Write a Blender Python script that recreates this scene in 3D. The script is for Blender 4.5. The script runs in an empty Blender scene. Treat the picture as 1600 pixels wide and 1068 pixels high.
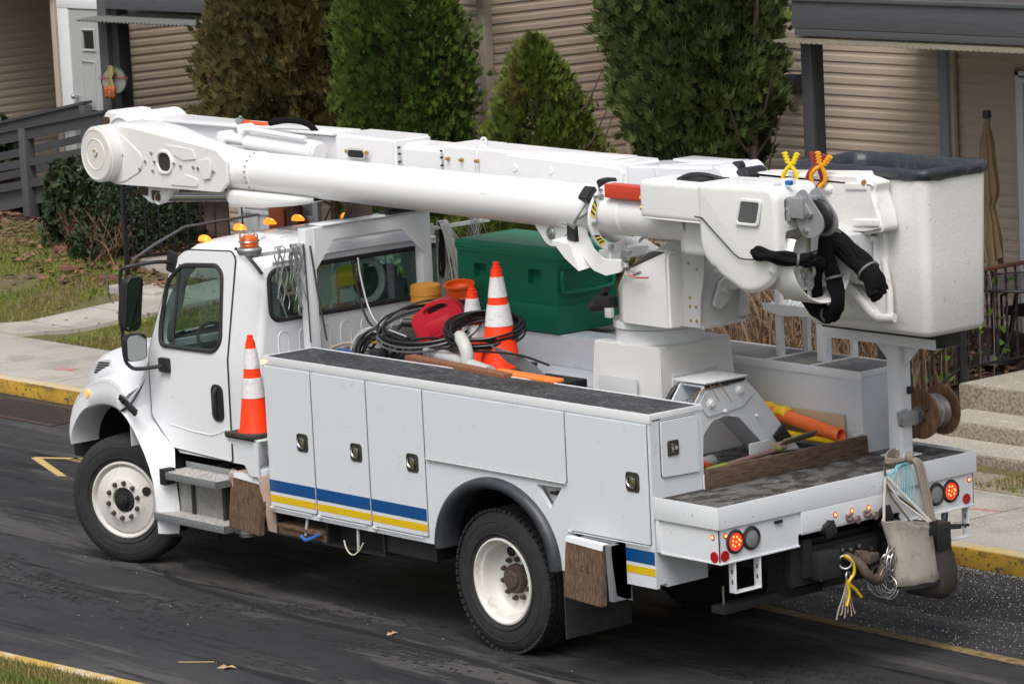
import bpy, bmesh, math, random
from mathutils import Vector, Matrix
import numpy as np
R = math.radians
PI = math.pi
rnd = random.Random(7)
S = bpy.context.scene
COL = S.collection

# ---------------------------------------------------------------- camera, sky, sun, exposure
cd = bpy.data.cameras.new('camera'); cam = bpy.data.objects.new('camera', cd); COL.objects.link(cam)
cd.sensor_width = 36.0; cd.lens = 139.67; cd.clip_start = 0.5; cd.clip_end = 1500
rt = (0.64372611, 0.7637022, -0.04874061); up = (-0.08880404, 0.13781104, 0.98646944); fw = (-0.76008587, 0.63068778, -0.1565324)
cam.matrix_world = Matrix(((rt[0], up[0], -fw[0], 21.18106), (rt[1], up[1], -fw[1], -17.31423), (rt[2], up[2], -fw[2], 6.55832), (0, 0, 0, 1)))
cd.dof.use_dof = True; cd.dof.focus_distance = 27.0; cd.dof.aperture_fstop = 11
S.camera = cam
SUN_EL, SUN_AZ = 58.0, 303.0      # sun direction, degrees; azimuth counter-clockwise from +x
w = bpy.data.worlds.new('World'); S.world = w; w.use_nodes = True
nt = w.node_tree; bg = nt.nodes['Background']
sky = nt.nodes.new('ShaderNodeTexSky'); sky.sky_type = 'NISHITA'; sky.sun_disc = False
sky.sun_elevation = R(SUN_EL); sky.sun_rotation = R(90 - SUN_AZ)
sky.air_density = 1.0; sky.dust_density = 6.0; sky.ozone_density = 1.0
hs = nt.nodes.new('ShaderNodeHueSaturation'); hs.inputs['Saturation'].default_value = 0.42; hs.inputs['Value'].default_value = 1.0
nt.links.new(sky.outputs[0], hs.inputs['Color']); nt.links.new(hs.outputs[0], bg.inputs[0])
bg.inputs[1].default_value = 0.13
sl = bpy.data.lights.new('sun', 'SUN'); sun = bpy.data.objects.new('sun', sl); COL.objects.link(sun)
sl.energy = 1.15; sl.angle = R(32); sl.color = (1.0, 0.97, 0.93)
sd = Vector((math.cos(R(SUN_EL)) * math.cos(R(SUN_AZ)), math.cos(R(SUN_EL)) * math.sin(R(SUN_AZ)), math.sin(R(SUN_EL))))
sun.rotation_euler = sd.to_track_quat('Z', 'Y').to_euler(); sun.location = (0, 0, 30)
S.view_settings.view_transform = 'Standard'; S.view_settings.look = 'None'
S.view_settings.exposure = 0.30; S.view_settings.gamma = 1.0
S.render.engine = 'CYCLES'
S.cycles.max_bounces = 6; S.cycles.transparent_max_bounces = 12

# ---------------------------------------------------------------- materials
MATS = {}
def mat(name, col, rough=0.5, metal=0.0, var=0.0, vscale=6.0, dirt=None, dscale=3.0, damt=0.45, bump=0.0, bscale=60.0, coat=0.0,
        emit=None, estr=0.0, island=0.0, col2=None, c2scale=2.0, c2lo=0.45, c2hi=0.6, spec=0.5, stretch=None, sheen=0.0, dstretch=None, dlo=None, speck=None, sscale=70, slo=.745):
    if name in MATS: return MATS[name]
    m = bpy.data.materials.new(name); m.use_nodes = True; MATS[name] = m
    t = m.node_tree; N = t.nodes; L = t.links; b = N['Principled BSDF']
    b.inputs['Roughness'].default_value = rough; b.inputs['Metallic'].default_value = metal
    b.inputs['Coat Weight'].default_value = coat; b.inputs['Coat Roughness'].default_value = 0.08
    b.inputs['Specular IOR Level'].default_value = spec
    b.inputs['Sheen Weight'].default_value = sheen
    tc = N.new('ShaderNodeTexCoord')
    def coord(st):
        if not st: return tc.outputs['Object']
        mp = N.new('ShaderNodeMapping'); mp.inputs['Scale'].default_value = st; L.new(tc.outputs['Object'], mp.inputs[0]); return mp.outputs[0]
    cur = None
    def mix(fac, a, c):
        x = N.new('ShaderNodeMix'); x.data_type = 'RGBA'
        L.new(fac, x.inputs['Factor'])
        for s, v in ((x.inputs['A'], a), (x.inputs['B'], c)):
            if isinstance(v, tuple): s.default_value = (*v, 1)
            else: L.new(v, s)
        return x.outputs['Result']
    def noise(scale, det=6, st=None, rgh=0.6):
        n = N.new('ShaderNodeTexNoise'); n.inputs['Scale'].default_value = scale; n.inputs['Detail'].default_value = det
        n.inputs['Roughness'].default_value = rgh
        L.new(coord(st), n.inputs['Vector']); return n.outputs['Fac']
    def ramp(f, lo, hi):
        r = N.new('ShaderNodeMapRange'); r.inputs['From Min'].default_value = lo; r.inputs['From Max'].default_value = hi
        L.new(f, r.inputs['Value']); return r.outputs['Result']
    cur = tuple(col)
    if col2 is not None: cur = mix(ramp(noise(c2scale, 5, stretch), c2lo, c2hi), cur, tuple(col2))
    if var > 0:
        d = tuple(c * (1 - var) for c in col) if col2 is None else None
        if d is not None: cur = mix(ramp(noise(vscale, 6, stretch), 0.35, 0.7), cur, d)
        else:
            h = N.new('ShaderNodeHueSaturation'); L.new(cur, h.inputs['Color'])
            mr = N.new('ShaderNodeMapRange'); mr.inputs['To Min'].default_value = 1 - var; mr.inputs['To Max'].default_value = 1 + var
            mr.inputs['From Min'].default_value = .3; mr.inputs['From Max'].default_value = .7
            L.new(noise(vscale, 6, stretch), mr.inputs['Value']); L.new(mr.outputs[0], h.inputs['Value']); cur = h.outputs[0]
    if dirt is not None:
        lo = dlo if dlo is not None else 0.62 - 0.12 * damt
        f = ramp(noise(dscale, 12, dstretch, 0.72), lo, lo + 0.16)
        mm = N.new('ShaderNodeMath'); mm.operation = 'MULTIPLY'; mm.inputs[1].default_value = damt; L.new(f, mm.inputs[0])
        cur = mix(mm.outputs[0], cur, tuple(dirt))
    if speck is not None:
        cur = mix(ramp(noise(sscale, 2, None, .5), slo, slo + .03), cur, tuple(speck))
        cur = mix(ramp(noise(3.2, 9, (1, 6, 6), .8), .655, .68), cur, tuple(min(1, c_ * .55) for c_ in col))
    if island > 0:
        g = N.new('ShaderNodeNewGeometry'); h = N.new('ShaderNodeHueSaturation')
        mr = N.new('ShaderNodeMapRange'); mr.inputs['To Min'].default_value = 1 - island; mr.inputs['To Max'].default_value = 1 + island
        L.new(g.outputs['Random Per Island'], mr.inputs['Value']); L.new(mr.outputs[0], h.inputs['Value'])
        if isinstance(cur, tuple): h.inputs['Color'].default_value = (*cur, 1)
        else: L.new(cur, h.inputs['Color'])
        cur = h.outputs[0]
    if isinstance(cur, tuple): b.inputs['Base Color'].default_value = (*cur, 1)
    else: L.new(cur, b.inputs['Base Color'])
    if bump > 0:
        bp = N.new('ShaderNodeBump'); bp.inputs['Strength'].default_value = min(bump, 1.0); bp.inputs['Distance'].default_value = 0.01
        L.new(noise(bscale, 6, stretch), bp.inputs['Height']); L.new(bp.outputs[0], b.inputs['Normal'])
    if emit is not None:
        b.inputs['Emission Color'].default_value = (*emit, 1); b.inputs['Emission Strength'].default_value = estr
    return m

white = mat('white_paint', (.74, .76, .79), .28, coat=.35, dirt=(.42, .38, .33), dscale=9, damt=.4, dlo=.62, bump=.05, bscale=5, speck=(.25, .2, .16), sscale=38, slo=.79)
wbody = mat('white_body_paint', (.655, .69, .73), .40, coat=.1, dirt=(.33, .31, .29), dscale=7, damt=.5, dlo=.60, bump=.07, bscale=3, speck=(.16, .12, .09), sscale=44, slo=.765)
wshelf = mat('white_worn_paint', (.69, .715, .745), .5, dirt=(.20, .15, .11), dscale=13, damt=.7, dlo=.63, bump=.12, bscale=20, speck=(.10, .06, .04), sscale=40, slo=.735)
wboom = mat('white_fiberglass', (.82, .825, .835), .33, coat=.2, dirt=(.45, .42, .38), dscale=9, damt=.35, dlo=.61, bump=.06, bscale=5, speck=(.25, .20, .15), sscale=42, slo=.785)
wplast = mat('white_plastic_cover', (.77, .77, .765), .45, dirt=(.38, .35, .32), dscale=11, damt=.5, dlo=.59, bump=.12, bscale=25, speck=(.3, .27, .23), sscale=40, slo=.765)
wbucket = mat('white_bucket_fiberglass', (.76, .755, .74), .5, dirt=(.34, .31, .28), dscale=9, damt=.55, dlo=.585, bump=.3, bscale=45, speck=(.2, .15, .11), sscale=40, slo=.745)
wgrey = mat('grey_white_paint', (.55, .56, .57), .5, dirt=(.3, .27, .24), dscale=8, damt=.4, bump=.08, bscale=20)
black = mat('black_plastic', (.018, .018, .02), .5, bump=.1, bscale=80)
rubber = mat('tyre_rubber', (.024, .024, .025), .78, var=.35, vscale=14, dirt=(.09, .08, .07), dscale=18, damt=.5, bump=.2, bscale=90)
chassis = mat('chassis_black', (.012, .012, .013), .7, dirt=(.05, .04, .03), dscale=12, damt=.5)
rimw = mat('rim_white', (.66, .65, .61), .45, dirt=(.22, .15, .09), dscale=9, damt=.6, dlo=.56, bump=.1, bscale=30)
rusty = mat('rusty_iron', (.10, .07, .05), .75, var=.5, vscale=40, bump=.3, bscale=80)
steel = mat('steel', (.55, .55, .56), .3, 1.0, var=.2, vscale=20)
galv = mat('galvanised', (.42, .44, .45), .45, .7, var=.25, vscale=30, bump=.1, bscale=60)
alu = mat('aluminium_tank', (.52, .51, .49), .38, .8, var=.3, vscale=25, dirt=(.25, .20, .15), dscale=14, damt=.5)
chrome = mat('chrome', (.7, .7, .7), .12, 1.0)
brass = mat('brass_bolt', (.5, .33, .1), .4, .7)
orange = mat('cone_orange', (.92, .045, .006), .5, spec=.25, dirt=(.35, .06, .03), dscale=14, damt=.35)
reflw = mat('reflective_collar', (.72, .72, .74), .4, dirt=(.35, .3, .28), dscale=24, damt=.6, dlo=.52)
green = mat('green_steel', (.003, .125, .07), .5, spec=.35, dirt=(.012, .085, .05), dscale=10, damt=.4, bump=.15, bscale=90)
redp = mat('red_plastic', (.50, .012, .03), .35, coat=.1, dirt=(.2, .02, .02), dscale=8, damt=.3)
redj = mat('orange_red_tube', (.62, .06, .03), .45, dirt=(.3, .05, .03), dscale=16, damt=.4)
yel = mat('yellow_plastic', (.85, .62, .015), .4)
org2 = mat('orange_plastic', (.85, .20, .02), .45, dirt=(.4, .12, .03), dscale=8, damt=.4)
org3 = mat('faded_orange_plastic', (.62, .27, .03), .55, dirt=(.35, .14, .03), dscale=6, damt=.5)
blue = mat('stripe_blue', (.004, .07, .24), .35, coat=.1)
yels = mat('stripe_yellow', (.70, .46, .01), .35, coat=.1)
wood = mat('weathered_wood', (.20, .115, .065), .8, col2=(.085, .05, .03), c2scale=5, stretch=(2, 14, 14), c2lo=.4, c2hi=.62, var=.2, vscale=20, bump=.5, bscale=30)
woody = mat('plank_wood_dark', (.14, .085, .055), .85, col2=(.05, .032, .022), c2scale=5, stretch=(14, 2, 14), c2lo=.38, c2hi=.64, var=.2, vscale=20, bump=.5, bscale=30)
woodz = mat('chock_wood', (.17, .10, .058), .85, col2=(.05, .03, .02), c2scale=6, stretch=(14, 14, 1.6), c2lo=.36, c2hi=.64, var=.25, vscale=20, bump=.5, bscale=30)
redwood = mat('reddish_wood', (.27, .11, .055), .8, col2=(.16, .065, .035), c2scale=6, stretch=(3, 16, 16), var=.2, bump=.3, bscale=30)
ply = mat('reel_wood', (.22, .12, .06), .7, col2=(.13, .065, .035), c2scale=4, stretch=(6, 6, 2), var=.15, bump=.2, bscale=30)
topcoat = mat('black_top_coating', (.034, .038, .043), .7, col2=(.016, .018, .021), c2scale=3, var=.25, vscale=12, dirt=(.42, .42, .43), dscale=16, damt=.9, dlo=.545, dstretch=(.8, 5, 3), bump=.4, bscale=60)
deckm = mat('worn_shelf_deck', (.105, .105, .102), .8, col2=(.035, .030, .027), c2scale=7, c2lo=.46, c2hi=.54, dirt=(.36, .34, .30), dscale=11, damt=.85, dlo=.56, dstretch=(1.6, .8, 1), var=.3, vscale=30, bump=.6, bscale=50)
binmat = mat('far_bin_top', (.15, .155, .16), .75, col2=(.2, .185, .16), c2scale=7, dirt=(.34, .31, .26), dscale=16, damt=.6, dlo=.58, bump=.3, bscale=50)
cable = mat('black_cable', (.012, .012, .013), .32)
cableg = mat('grey_white_cable', (.42, .42, .43), .35)
sleeve = mat('black_hose_sleeve', (.005, .005, .006), .95, spec=.2, bump=.3, bscale=200)
canvas = mat('canvas', (.47, .425, .37), .9, dirt=(.14, .115, .09), dscale=6, damt=.75, dlo=.5, bump=.4, bscale=150)
canvasd = mat('dark_canvas', (.045, .038, .033), .9, dirt=(.10, .08, .07), dscale=6, damt=.6, bump=.4, bscale=120)
rope = mat('rope', (.33, .27, .22), .9, bump=.5, bscale=120)
liner = mat('plastic_liner', (.030, .035, .042), .36, dirt=(.6, .62, .65), dscale=24, damt=.5, dlo=.64, bump=.8, bscale=14)
twig = mat('bare_twig', (.20, .13, .08), .9, island=.5)
twigd = mat('dry_stem', (.30, .24, .18), .9, island=.4)
bark = mat('bark', (.095, .06, .045), .9, var=.4, vscale=20, bump=.6, bscale=40)
siding = mat('vinyl_siding', (.50, .415, .33), .55, var=.07, vscale=1.5)
trimb = mat('beige_trim', (.48, .40, .33), .5, var=.05)
gpaint = mat('grey_porch_paint', (.085, .088, .097), .55, var=.2, vscale=5, stretch=(1, 1, 8), bump=.1, bscale=30)
gpaintd = mat('dark_grey_paint', (.045, .045, .052), .6, var=.15, bump=.1, bscale=40)
bgrey = mat('blue_grey_trim', (.27, .30, .32), .5)
iron = mat('black_iron', (.012, .012, .014), .5, bump=.1, bscale=60)
ironr = mat('rusty_rail_cap', (.12, .04, .03), .7, var=.4)
doorm = mat('grey_door_paint', (.40, .42, .41), .45)
wtrim = mat('white_trim', (.68, .70, .72), .5)
asphalt_dark = None
def asphalt():
    m = bpy.data.materials.new('asphalt'); m.use_nodes = True; t = m.node_tree; N = t.nodes; L = t.links; b = N['Principled BSDF']
    tc = N.new('ShaderNodeTexCoord')
    def noise(s, d=6, st=(1, 1, 1), rg=.6, rot=0, dist=0):
        mp = N.new('ShaderNodeMapping'); mp.inputs['Scale'].default_value = st; mp.inputs['Rotation'].default_value = (0, 0, rot)
        n = N.new('ShaderNodeTexNoise'); n.inputs['Scale'].default_value = s; n.inputs['Detail'].default_value = d; n.inputs['Roughness'].default_value = rg
        n.inputs['Distortion'].default_value = dist
        L.new(tc.outputs['Object'], mp.inputs[0]); L.new(mp.outputs[0], n.inputs['Vector']); return n.outputs['Fac']
    def rr(f, lo, hi, a=0., c=1.):
        r = N.new('ShaderNodeMapRange'); r.inputs[1].default_value = lo; r.inputs[2].default_value = hi; r.inputs[3].default_value = a; r.inputs[4].default_value = c
        L.new(f, r.inputs[0]); return r.outputs[0]
    def mix(f, a, c):
        x = N.new('ShaderNodeMix'); x.data_type = 'RGBA'; L.new(f, x.inputs['Factor'])
        for s, v in ((x.inputs['A'], a), (x.inputs['B'], c)):
            if isinstance(v, tuple): s.default_value = (*v, 1)
            else: L.new(v, s)
        return x.outputs['Result']
    c = mix(rr(noise(.30, 5, (.4, 1.5, 1)), .38, .62), (.046, .046, .049), (.022, .022, .025))
    c = mix(rr(noise(1.0, 9, (.22, 1.7, 1), .75, R(3), .4), .51, .56), c, (.075, .073, .071))      # pale dusty film along the lane, broken edges
    c = mix(rr(noise(1.7, 9, (.14, 2.4, 1), .75, R(-3), .3), .55, .60), c, (.009, .009, .011))     # dark tar and tyre streaks
    c = mix(rr(noise(22, 6, (.35, 2.2, 1), .8), .53, .60, 0, .55), c, (.016, .016, .018))          # broken tread prints
    c = mix(rr(noise(9, 8, (.4, 1.8, 1), .8), .63, .68, 0, .7), c, (.11, .108, .10))
    c = mix(rr(noise(160, 3), .66, .72, 0, .8), c, (.30, .31, .33))                            # light stone flecks
    c = mix(rr(noise(240, 2), .3, .45, .5, 0), c, (.010, .010, .012))
    L.new(c, b.inputs['Base Color']); b.inputs['Roughness'].default_value = .82
    r = rr(noise(1.1, 4, (.4, 1.2, 1)), .4, .65, .55, .95); b.inputs['Specular IOR Level'].default_value = .3; L.new(r, b.inputs['Roughness'])
    bp = N.new('ShaderNodeBump'); bp.inputs['Strength'].default_value = .6; bp.inputs['Distance'].default_value = .006
    L.new(noise(140, 4), bp.inputs['Height']); L.new(bp.outputs[0], b.inputs['Normal']); return m
def glassmat(name, tint, transp=0.5, rough=0.02):
    m = bpy.data.materials.new(name); m.use_nodes = True; t = m.node_tree; N = t.nodes; L = t.links
    N.remove(N['Principled BSDF']); out = N['Material Output']
    tr = N.new('ShaderNodeBsdfTransparent'); tr.inputs[0].default_value = (*tint, 1)
    gl = N.new('ShaderNodeBsdfGlossy'); gl.inputs['Roughness'].default_value = rough; gl.inputs[0].default_value = (.9, .95, 1, 1)
    fr = N.new('ShaderNodeLayerWeight'); fr.inputs[0].default_value = .5
    pw = N.new('ShaderNodeMath'); pw.operation = 'POWER'; pw.inputs[1].default_value = 3.5; L.new(fr.outputs['Facing'], pw.inputs[0])
    ma = N.new('ShaderNodeMath'); ma.operation = 'MULTIPLY_ADD'; ma.inputs[1].default_value = .8; ma.inputs[2].default_value = .07
    L.new(pw.outputs[0], ma.inputs[0])
    mx = N.new('ShaderNodeMixShader'); L.new(ma.outputs[0], mx.inputs[0]); L.new(tr.outputs[0], mx.inputs[1]); L.new(gl.outputs[0], mx.inputs[2])
    L.new(mx.outputs[0], out.inputs[0]); return m
cabglass = glassmat('cab_glass', (.80, .88, .86))
darkglass = mat('dark_window', (.01, .012, .014), .08, spec=.8)
amber = mat('amber_lens', (.75, .20, .01), .25, emit=(1, .28, .02), estr=1.1)
amberd = mat('amber_lens_faint_glow', (.70, .13, .01), .2, emit=(1, .2, .02), estr=.12)  # lens of a lamp that is off; faint emission adds a glow
redlit = mat('red_lens_lit', (.6, .01, .01), .3, emit=(1, .03, .01), estr=1.6)
redhot = mat('red_led_spot', (.9, .1, .05), .3, emit=(1, .16, .04), estr=5.)
redrefl = mat('red_reflector', (.40, .008, .012), .25)
clearlens = mat('clear_lens', (.30, .31, .32), .15, .3, bump=.5, bscale=60)

# ---------------------------------------------------------------- geometry helpers
class MB:
    """collects shapes in world coordinates, then links them as one mesh object"""
    def __init__(s): s.bm = bmesh.new()
    def _add(s, b, M=None):
        if M is not None: bmesh.ops.transform(b, matrix=M, verts=b.verts)
        me = bpy.data.meshes.new('t'); b.to_mesh(me); b.free(); s.bm.from_mesh(me); bpy.data.meshes.remove(me); return s
    def box(s, x0, x1, y0, y1, z0, z1, bev=0.0, seg=2, M=None):
        b = bmesh.new(); r = bmesh.ops.create_cube(b, size=1)
        for v in b.verts: v.co = Vector(((x0 + x1) / 2 + v.co.x * (x1 - x0), (y0 + y1) / 2 + v.co.y * (y1 - y0), (z0 + z1) / 2 + v.co.z * (z1 - z0)))
        if bev > 0: bmesh.ops.bevel(b, geom=b.edges[:], offset=bev, segments=seg, affect='EDGES', profile=.6)
        return s._add(b, M)
    def obox(s, c, size, rot=(0, 0, 0), bev=0.0, seg=2):
        from mathutils import Euler
        M = Matrix.Translation(c) @ Euler(rot).to_matrix().to_4x4()
        a, b_, c_ = (d / 2 for d in size); return s.box(-a, a, -b_, b_, -c_, c_, bev, seg, M)
    def cyl(s, p0, p1, r0, r1=None, n=24, bev=0.0, caps=True):
        p0, p1 = Vector(p0), Vector(p1); r1 = r0 if r1 is None else r1; d = p1 - p0
        b = bmesh.new(); bmesh.ops.create_cone(b, cap_ends=caps, segments=n, radius1=r0, radius2=r1, depth=d.length)
        if bev > 0:
            es = [e for e in b.edges if len(e.link_faces) == 2 and any(len(f.verts) > 4 for f in e.link_faces)]
            bmesh.ops.bevel(b, geom=es, offset=bev, segments=3, affect='EDGES')
        return s._add(b, Matrix.Translation((p0 + p1) / 2) @ d.to_track_quat('Z', 'Y').to_matrix().to_4x4())
    def ball(s, c, r, sc=(1, 1, 1), n=16):
        b = bmesh.new(); bmesh.ops.create_uvsphere(b, u_segments=n, v_segments=n // 2 + 2, radius=r)
        return s._add(b, Matrix.Translation(c) @ Matrix.Diagonal((*sc, 1)))
    def lathe(s, prof, c, axis=(0, 0, 1), n=32, a0=0, a1=2 * PI):
        """prof: list of (radius, height) along axis"""
        b = bmesh.new(); full = abs(a1 - a0 - 2 * PI) < 1e-6; k = n if full else n + 1
        rows = []
        for (r, h) in prof:
            rows.append([b.verts.new((r * math.cos(a0 + (a1 - a0) * i / n), r * math.sin(a0 + (a1 - a0) * i / n), h)) for i in range(k)])
        for a, c2 in zip(rows, rows[1:]):
            for i in range(k if full else k - 1):
                j = (i + 1) % k
                try: b.faces.new((a[i], a[j], c2[j], c2[i]))
                except ValueError: pass
        bmesh.ops.remove_doubles(b, verts=b.verts, dist=1e-6)
        bmesh.ops.recalc_face_normals(b, faces=b.faces)
        return s._add(b, Matrix.Translation(c) @ Vector(axis).to_track_quat('Z', 'Y').to_matrix().to_4x4())
    def tube(s, pts, r, n=8, closed=False, rads=None):
        P = [Vector(p) for p in pts]; b = bmesh.new(); m = len(P); rings = []; prev = None
        for i, p in enumerate(P):
            if closed: d = P[(i + 1) % m] - P[i - 1]
            else: d = P[min(i + 1, m - 1)] - P[max(i - 1, 0)]
            if d.length < 1e-9: d = Vector((0, 0, 1))
            d.normalize()
            if prev is None:
                u = d.orthogonal().normalized()
            else:
                u = prev - d * prev.dot(d)
                u = u.normalized() if u.length > 1e-6 else d.orthogonal().normalized()
            prev = u; v = d.cross(u); rr = rads[i] if rads else r
            rings.append([b.verts.new(p + (u * math.cos(2 * PI * k / n) + v * math.sin(2 * PI * k / n)) * rr) for k in range(n)])
        for i in range(m if closed else m - 1):
            a, c2 = rings[i], rings[(i + 1) % m]
            for k in range(n): b.faces.new((a[k], a[(k + 1) % n], c2[(k + 1) % n], c2[k]))
        if not closed:
            b.faces.new(rings[0][::-1]); b.faces.new(rings[-1])
        return s._add(b)
    def plate(s, outer, holes=(), axis='y', at=0.0, th=0.01, bev=0.0):
        """flat polygon with holes. axis y: points are (x,z); axis x: (y,z); axis z: (x,y). thickness th goes along +axis"""
        b = bmesh.new()
        def P(p, d):
            return {'y': (p[0], d, p[1]), 'x': (d, p[0], p[1]), 'z': (p[0], p[1], d)}[axis]
        ed = []
        for loop in [outer] + list(holes):
            vs = [b.verts.new(P(p, at)) for p in loop]
            for i in range(len(vs)): ed.append(b.edges.new((vs[i], vs[(i + 1) % len(vs)])))
        if holes: bmesh.ops.triangle_fill(b, use_beauty=True, use_dissolve=False, edges=ed)
        else: b.faces.new(b.verts[:])
        g = bmesh.ops.extrude_face_region(b, geom=b.faces[:])
        dv = {'y': (0, th, 0), 'x': (th, 0, 0), 'z': (0, 0, th)}[axis]
        bmesh.ops.translate(b, vec=dv, verts=[v for v in g['geom'] if isinstance(v, bmesh.types.BMVert)])
        bmesh.ops.recalc_face_normals(b, faces=b.faces)
        if bev > 0:
            es = [e for e in b.edges if len(e.link_faces) == 2 and e.calc_face_angle(0) > R(50)]
            bmesh.ops.bevel(b, geom=es, offset=bev, segments=2, affect='EDGES')
        return s._add(b)
    def grid(s, rows, closed=False, cyc=False):
        """loft through rows of points"""
        b = bmesh.new(); V = [[b.verts.new(p) for p in r] for r in rows]; n = len(V[0])
        for i in range(len(V) if cyc else len(V) - 1):
            a, c2 = V[i], V[(i + 1) % len(V)]
            for k in range(n if closed else n - 1):
                try: b.faces.new((a[k], a[(k + 1) % n], c2[(k + 1) % n], c2[k]))
                except ValueError: pass
        bmesh.ops.recalc_face_normals(b, faces=b.faces)
        return s._add(b)
    def raw(s, verts, faces):
        b = bmesh.new(); V = [b.verts.new(v) for v in verts]
        for f in faces: b.faces.new([V[i] for i in f])
        return s._add(b)
    def xf(s, M): bmesh.ops.transform(s.bm, matrix=M, verts=s.bm.verts); return s

OFF = {}
def obj(name, mb, m, parent=None, smooth=True, sub=0, solid=0.0, label=None, ang=38):
    me = bpy.data.meshes.new(name); bm = mb.bm
    off = OFF.get(parent.name, Vector()) if parent else Vector()
    if parent: bmesh.ops.translate(bm, vec=-off, verts=bm.verts)
    bm.to_mesh(me); bm.free(); me.materials.append(m)
    o = bpy.data.objects.new(name, me); COL.objects.link(o)
    if parent: o.parent = parent; OFF[o.name] = off
    if smooth:
        for p in me.polygons: p.use_smooth = True
        try: me.set_sharp_from_angle(angle=R(ang))
        except Exception: pass
    if solid:
        sm = o.modifiers.new('solid', 'SOLIDIFY'); sm.thickness = solid; sm.offset = 0
    if sub:
        sb = o.modifiers.new('sub', 'SUBSURF'); sb.levels = sub; sb.render_levels = sub
    if label: o['label'] = label
    return o
def thing(name, label, cat, loc=(0, 0, 0), group=None):
    o = bpy.data.objects.new(name, None); COL.objects.link(o); o.location = loc; o.empty_display_size = .2
    OFF[o.name] = Vector(loc); o['label'] = label; o['category'] = cat
    if group: o['group'] = group
    return o
def tag(o, label, cat, group=None):
    o['label'] = label; o['category'] = cat
    if group: o['group'] = group
    return o
def struct(o, kind='structure'): o['kind'] = kind; return o
def rrect(cx, cz, w_, h, r, n=5):
    pts = []
    for (sx, sz, a0) in ((1, 1, 0), (-1, 1, 90), (-1, -1, 180), (1, -1, 270)):
        for k in range(n + 1):
            a = R(a0 + 90 * k / n); pts.append((cx + sx * (w_ / 2 - r) + r * math.cos(a), cz + sz * (h / 2 - r) + r * math.sin(a)))
    return pts
def rpoly(pts, r, n=4):
    """round the corners of a polygon; r a number or one per corner"""
    out = []; m = len(pts)
    for i in range(m):
        rr = r[i] if isinstance(r, (list, tuple)) else r
        p, a, b = Vector(pts[i]), Vector(pts[i - 1]), Vector(pts[(i + 1) % m])
        if rr <= 0: out.append(tuple(p)); continue
        d0, d1 = (a - p), (b - p); k = min(rr, d0.length * .45, d1.length * .45)
        p0, p1 = p + d0.normalized() * k, p + d1.normalized() * k
        for j in range(n + 1):
            t = j / n; q = p0 * (1 - t) ** 2 + p * 2 * t * (1 - t) + p1 * t * t; out.append((q.x, q.y))
    return out
def arc(cx, cz, a, b, d0, d1, n=20): return [(cx + a * math.cos(R(d0 + (d1 - d0) * i / n)), cz + b * math.sin(R(d0 + (d1 - d0) * i / n))) for i in range(n + 1)]
def spline(pts, n=8):
    P = [Vector(p) for p in pts]; out = []
    for i in range(len(P) - 1):
        p0, p1, p2, p3 = P[max(i - 1, 0)], P[i], P[i + 1], P[min(i + 2, len(P) - 1)]
        for k in range(n):
            t = k / n
            out.append(.5 * ((2 * p1) + (-p0 + p2) * t + (2 * p0 - 5 * p1 + 4 * p2 - p3) * t * t + (-p0 + 3 * p1 - 3 * p2 + p3) * t ** 3))
    out.append(P[-1]); return out

def split_pieces(o, gap=.004, cap=60):
    """a part that holds several separate pieces becomes one object per piece (pieces that touch stay together)"""
    me = o.data; n = len(me.vertices); par = list(range(n))
    def f(i):
        while par[i] != i: par[i] = par[par[i]]; i = par[i]
        return i
    for e in me.edges: a, b = f(e.vertices[0]), f(e.vertices[1]); par[a] = b
    isl = {}
    for i in range(n): isl.setdefault(f(i), []).append(i)
    boxes = []
    for k, vs in isl.items():
        c = [me.vertices[i].co for i in vs]; boxes.append([[min(p[j] for p in c) - gap for j in range(3)], [max(p[j] for p in c) + gap for j in range(3)], vs])
    ch = True
    while ch:
        ch = False
        for i in range(len(boxes)):
            for j in range(i + 1, len(boxes)):
                A, B = boxes[i], boxes[j]
                if all(A[0][k] <= B[1][k] and B[0][k] <= A[1][k] for k in range(3)):
                    boxes[i] = [[min(A[0][k], B[0][k]) for k in range(3)], [max(A[1][k], B[1][k]) for k in range(3)], A[2] + B[2]]; del boxes[j]; ch = True; break
            if ch: break
    if len(boxes) < 2 or len(boxes) > cap: return [o]
    out = []
    for k, (lo, hi, vs) in enumerate(boxes):
        keep = set(vs); nm = me.copy(); bm = bmesh.new(); bm.from_mesh(nm); bmesh.ops.delete(bm, geom=[v for v in bm.verts if v.index not in keep], context='VERTS'); bm.to_mesh(nm); bm.free()
        q = o.copy(); q.data = nm; COL.objects.link(q); q.parent = o.parent; out.append(q)
        if k == 0:
            for c in list(o.children): c.parent = q
        OFF[q.name] = OFF.get(o.name, Vector())
    nm0 = o.name; bpy.data.objects.remove(o); out[0].name = nm0
    return out
# ================================================================ THE TRUCK
def build_boolean(base, cutters):
    for c in cutters:
        m = base.modifiers.new('b', 'BOOLEAN'); m.operation = 'DIFFERENCE'; m.solver = 'EXACT'; m.object = c
    bpy.context.view_layer.update()
    dg = bpy.context.evaluated_depsgraph_get(); me = bpy.data.meshes.new_from_object(base.evaluated_get(dg))
    base.modifiers.clear(); old = base.data; base.data = me; me.name = base.name; bpy.data.meshes.remove(old)
    for c in cutters: bpy.data.objects.remove(c)
    for p in me.polygons: p.use_smooth = True
    me.set_sharp_from_angle(angle=R(32))
T = thing('utility_truck', 'white bucket truck with blue and yellow side stripes and its boom folded over the cab', 'truck', (-1.2, 1.23, 0))

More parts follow.
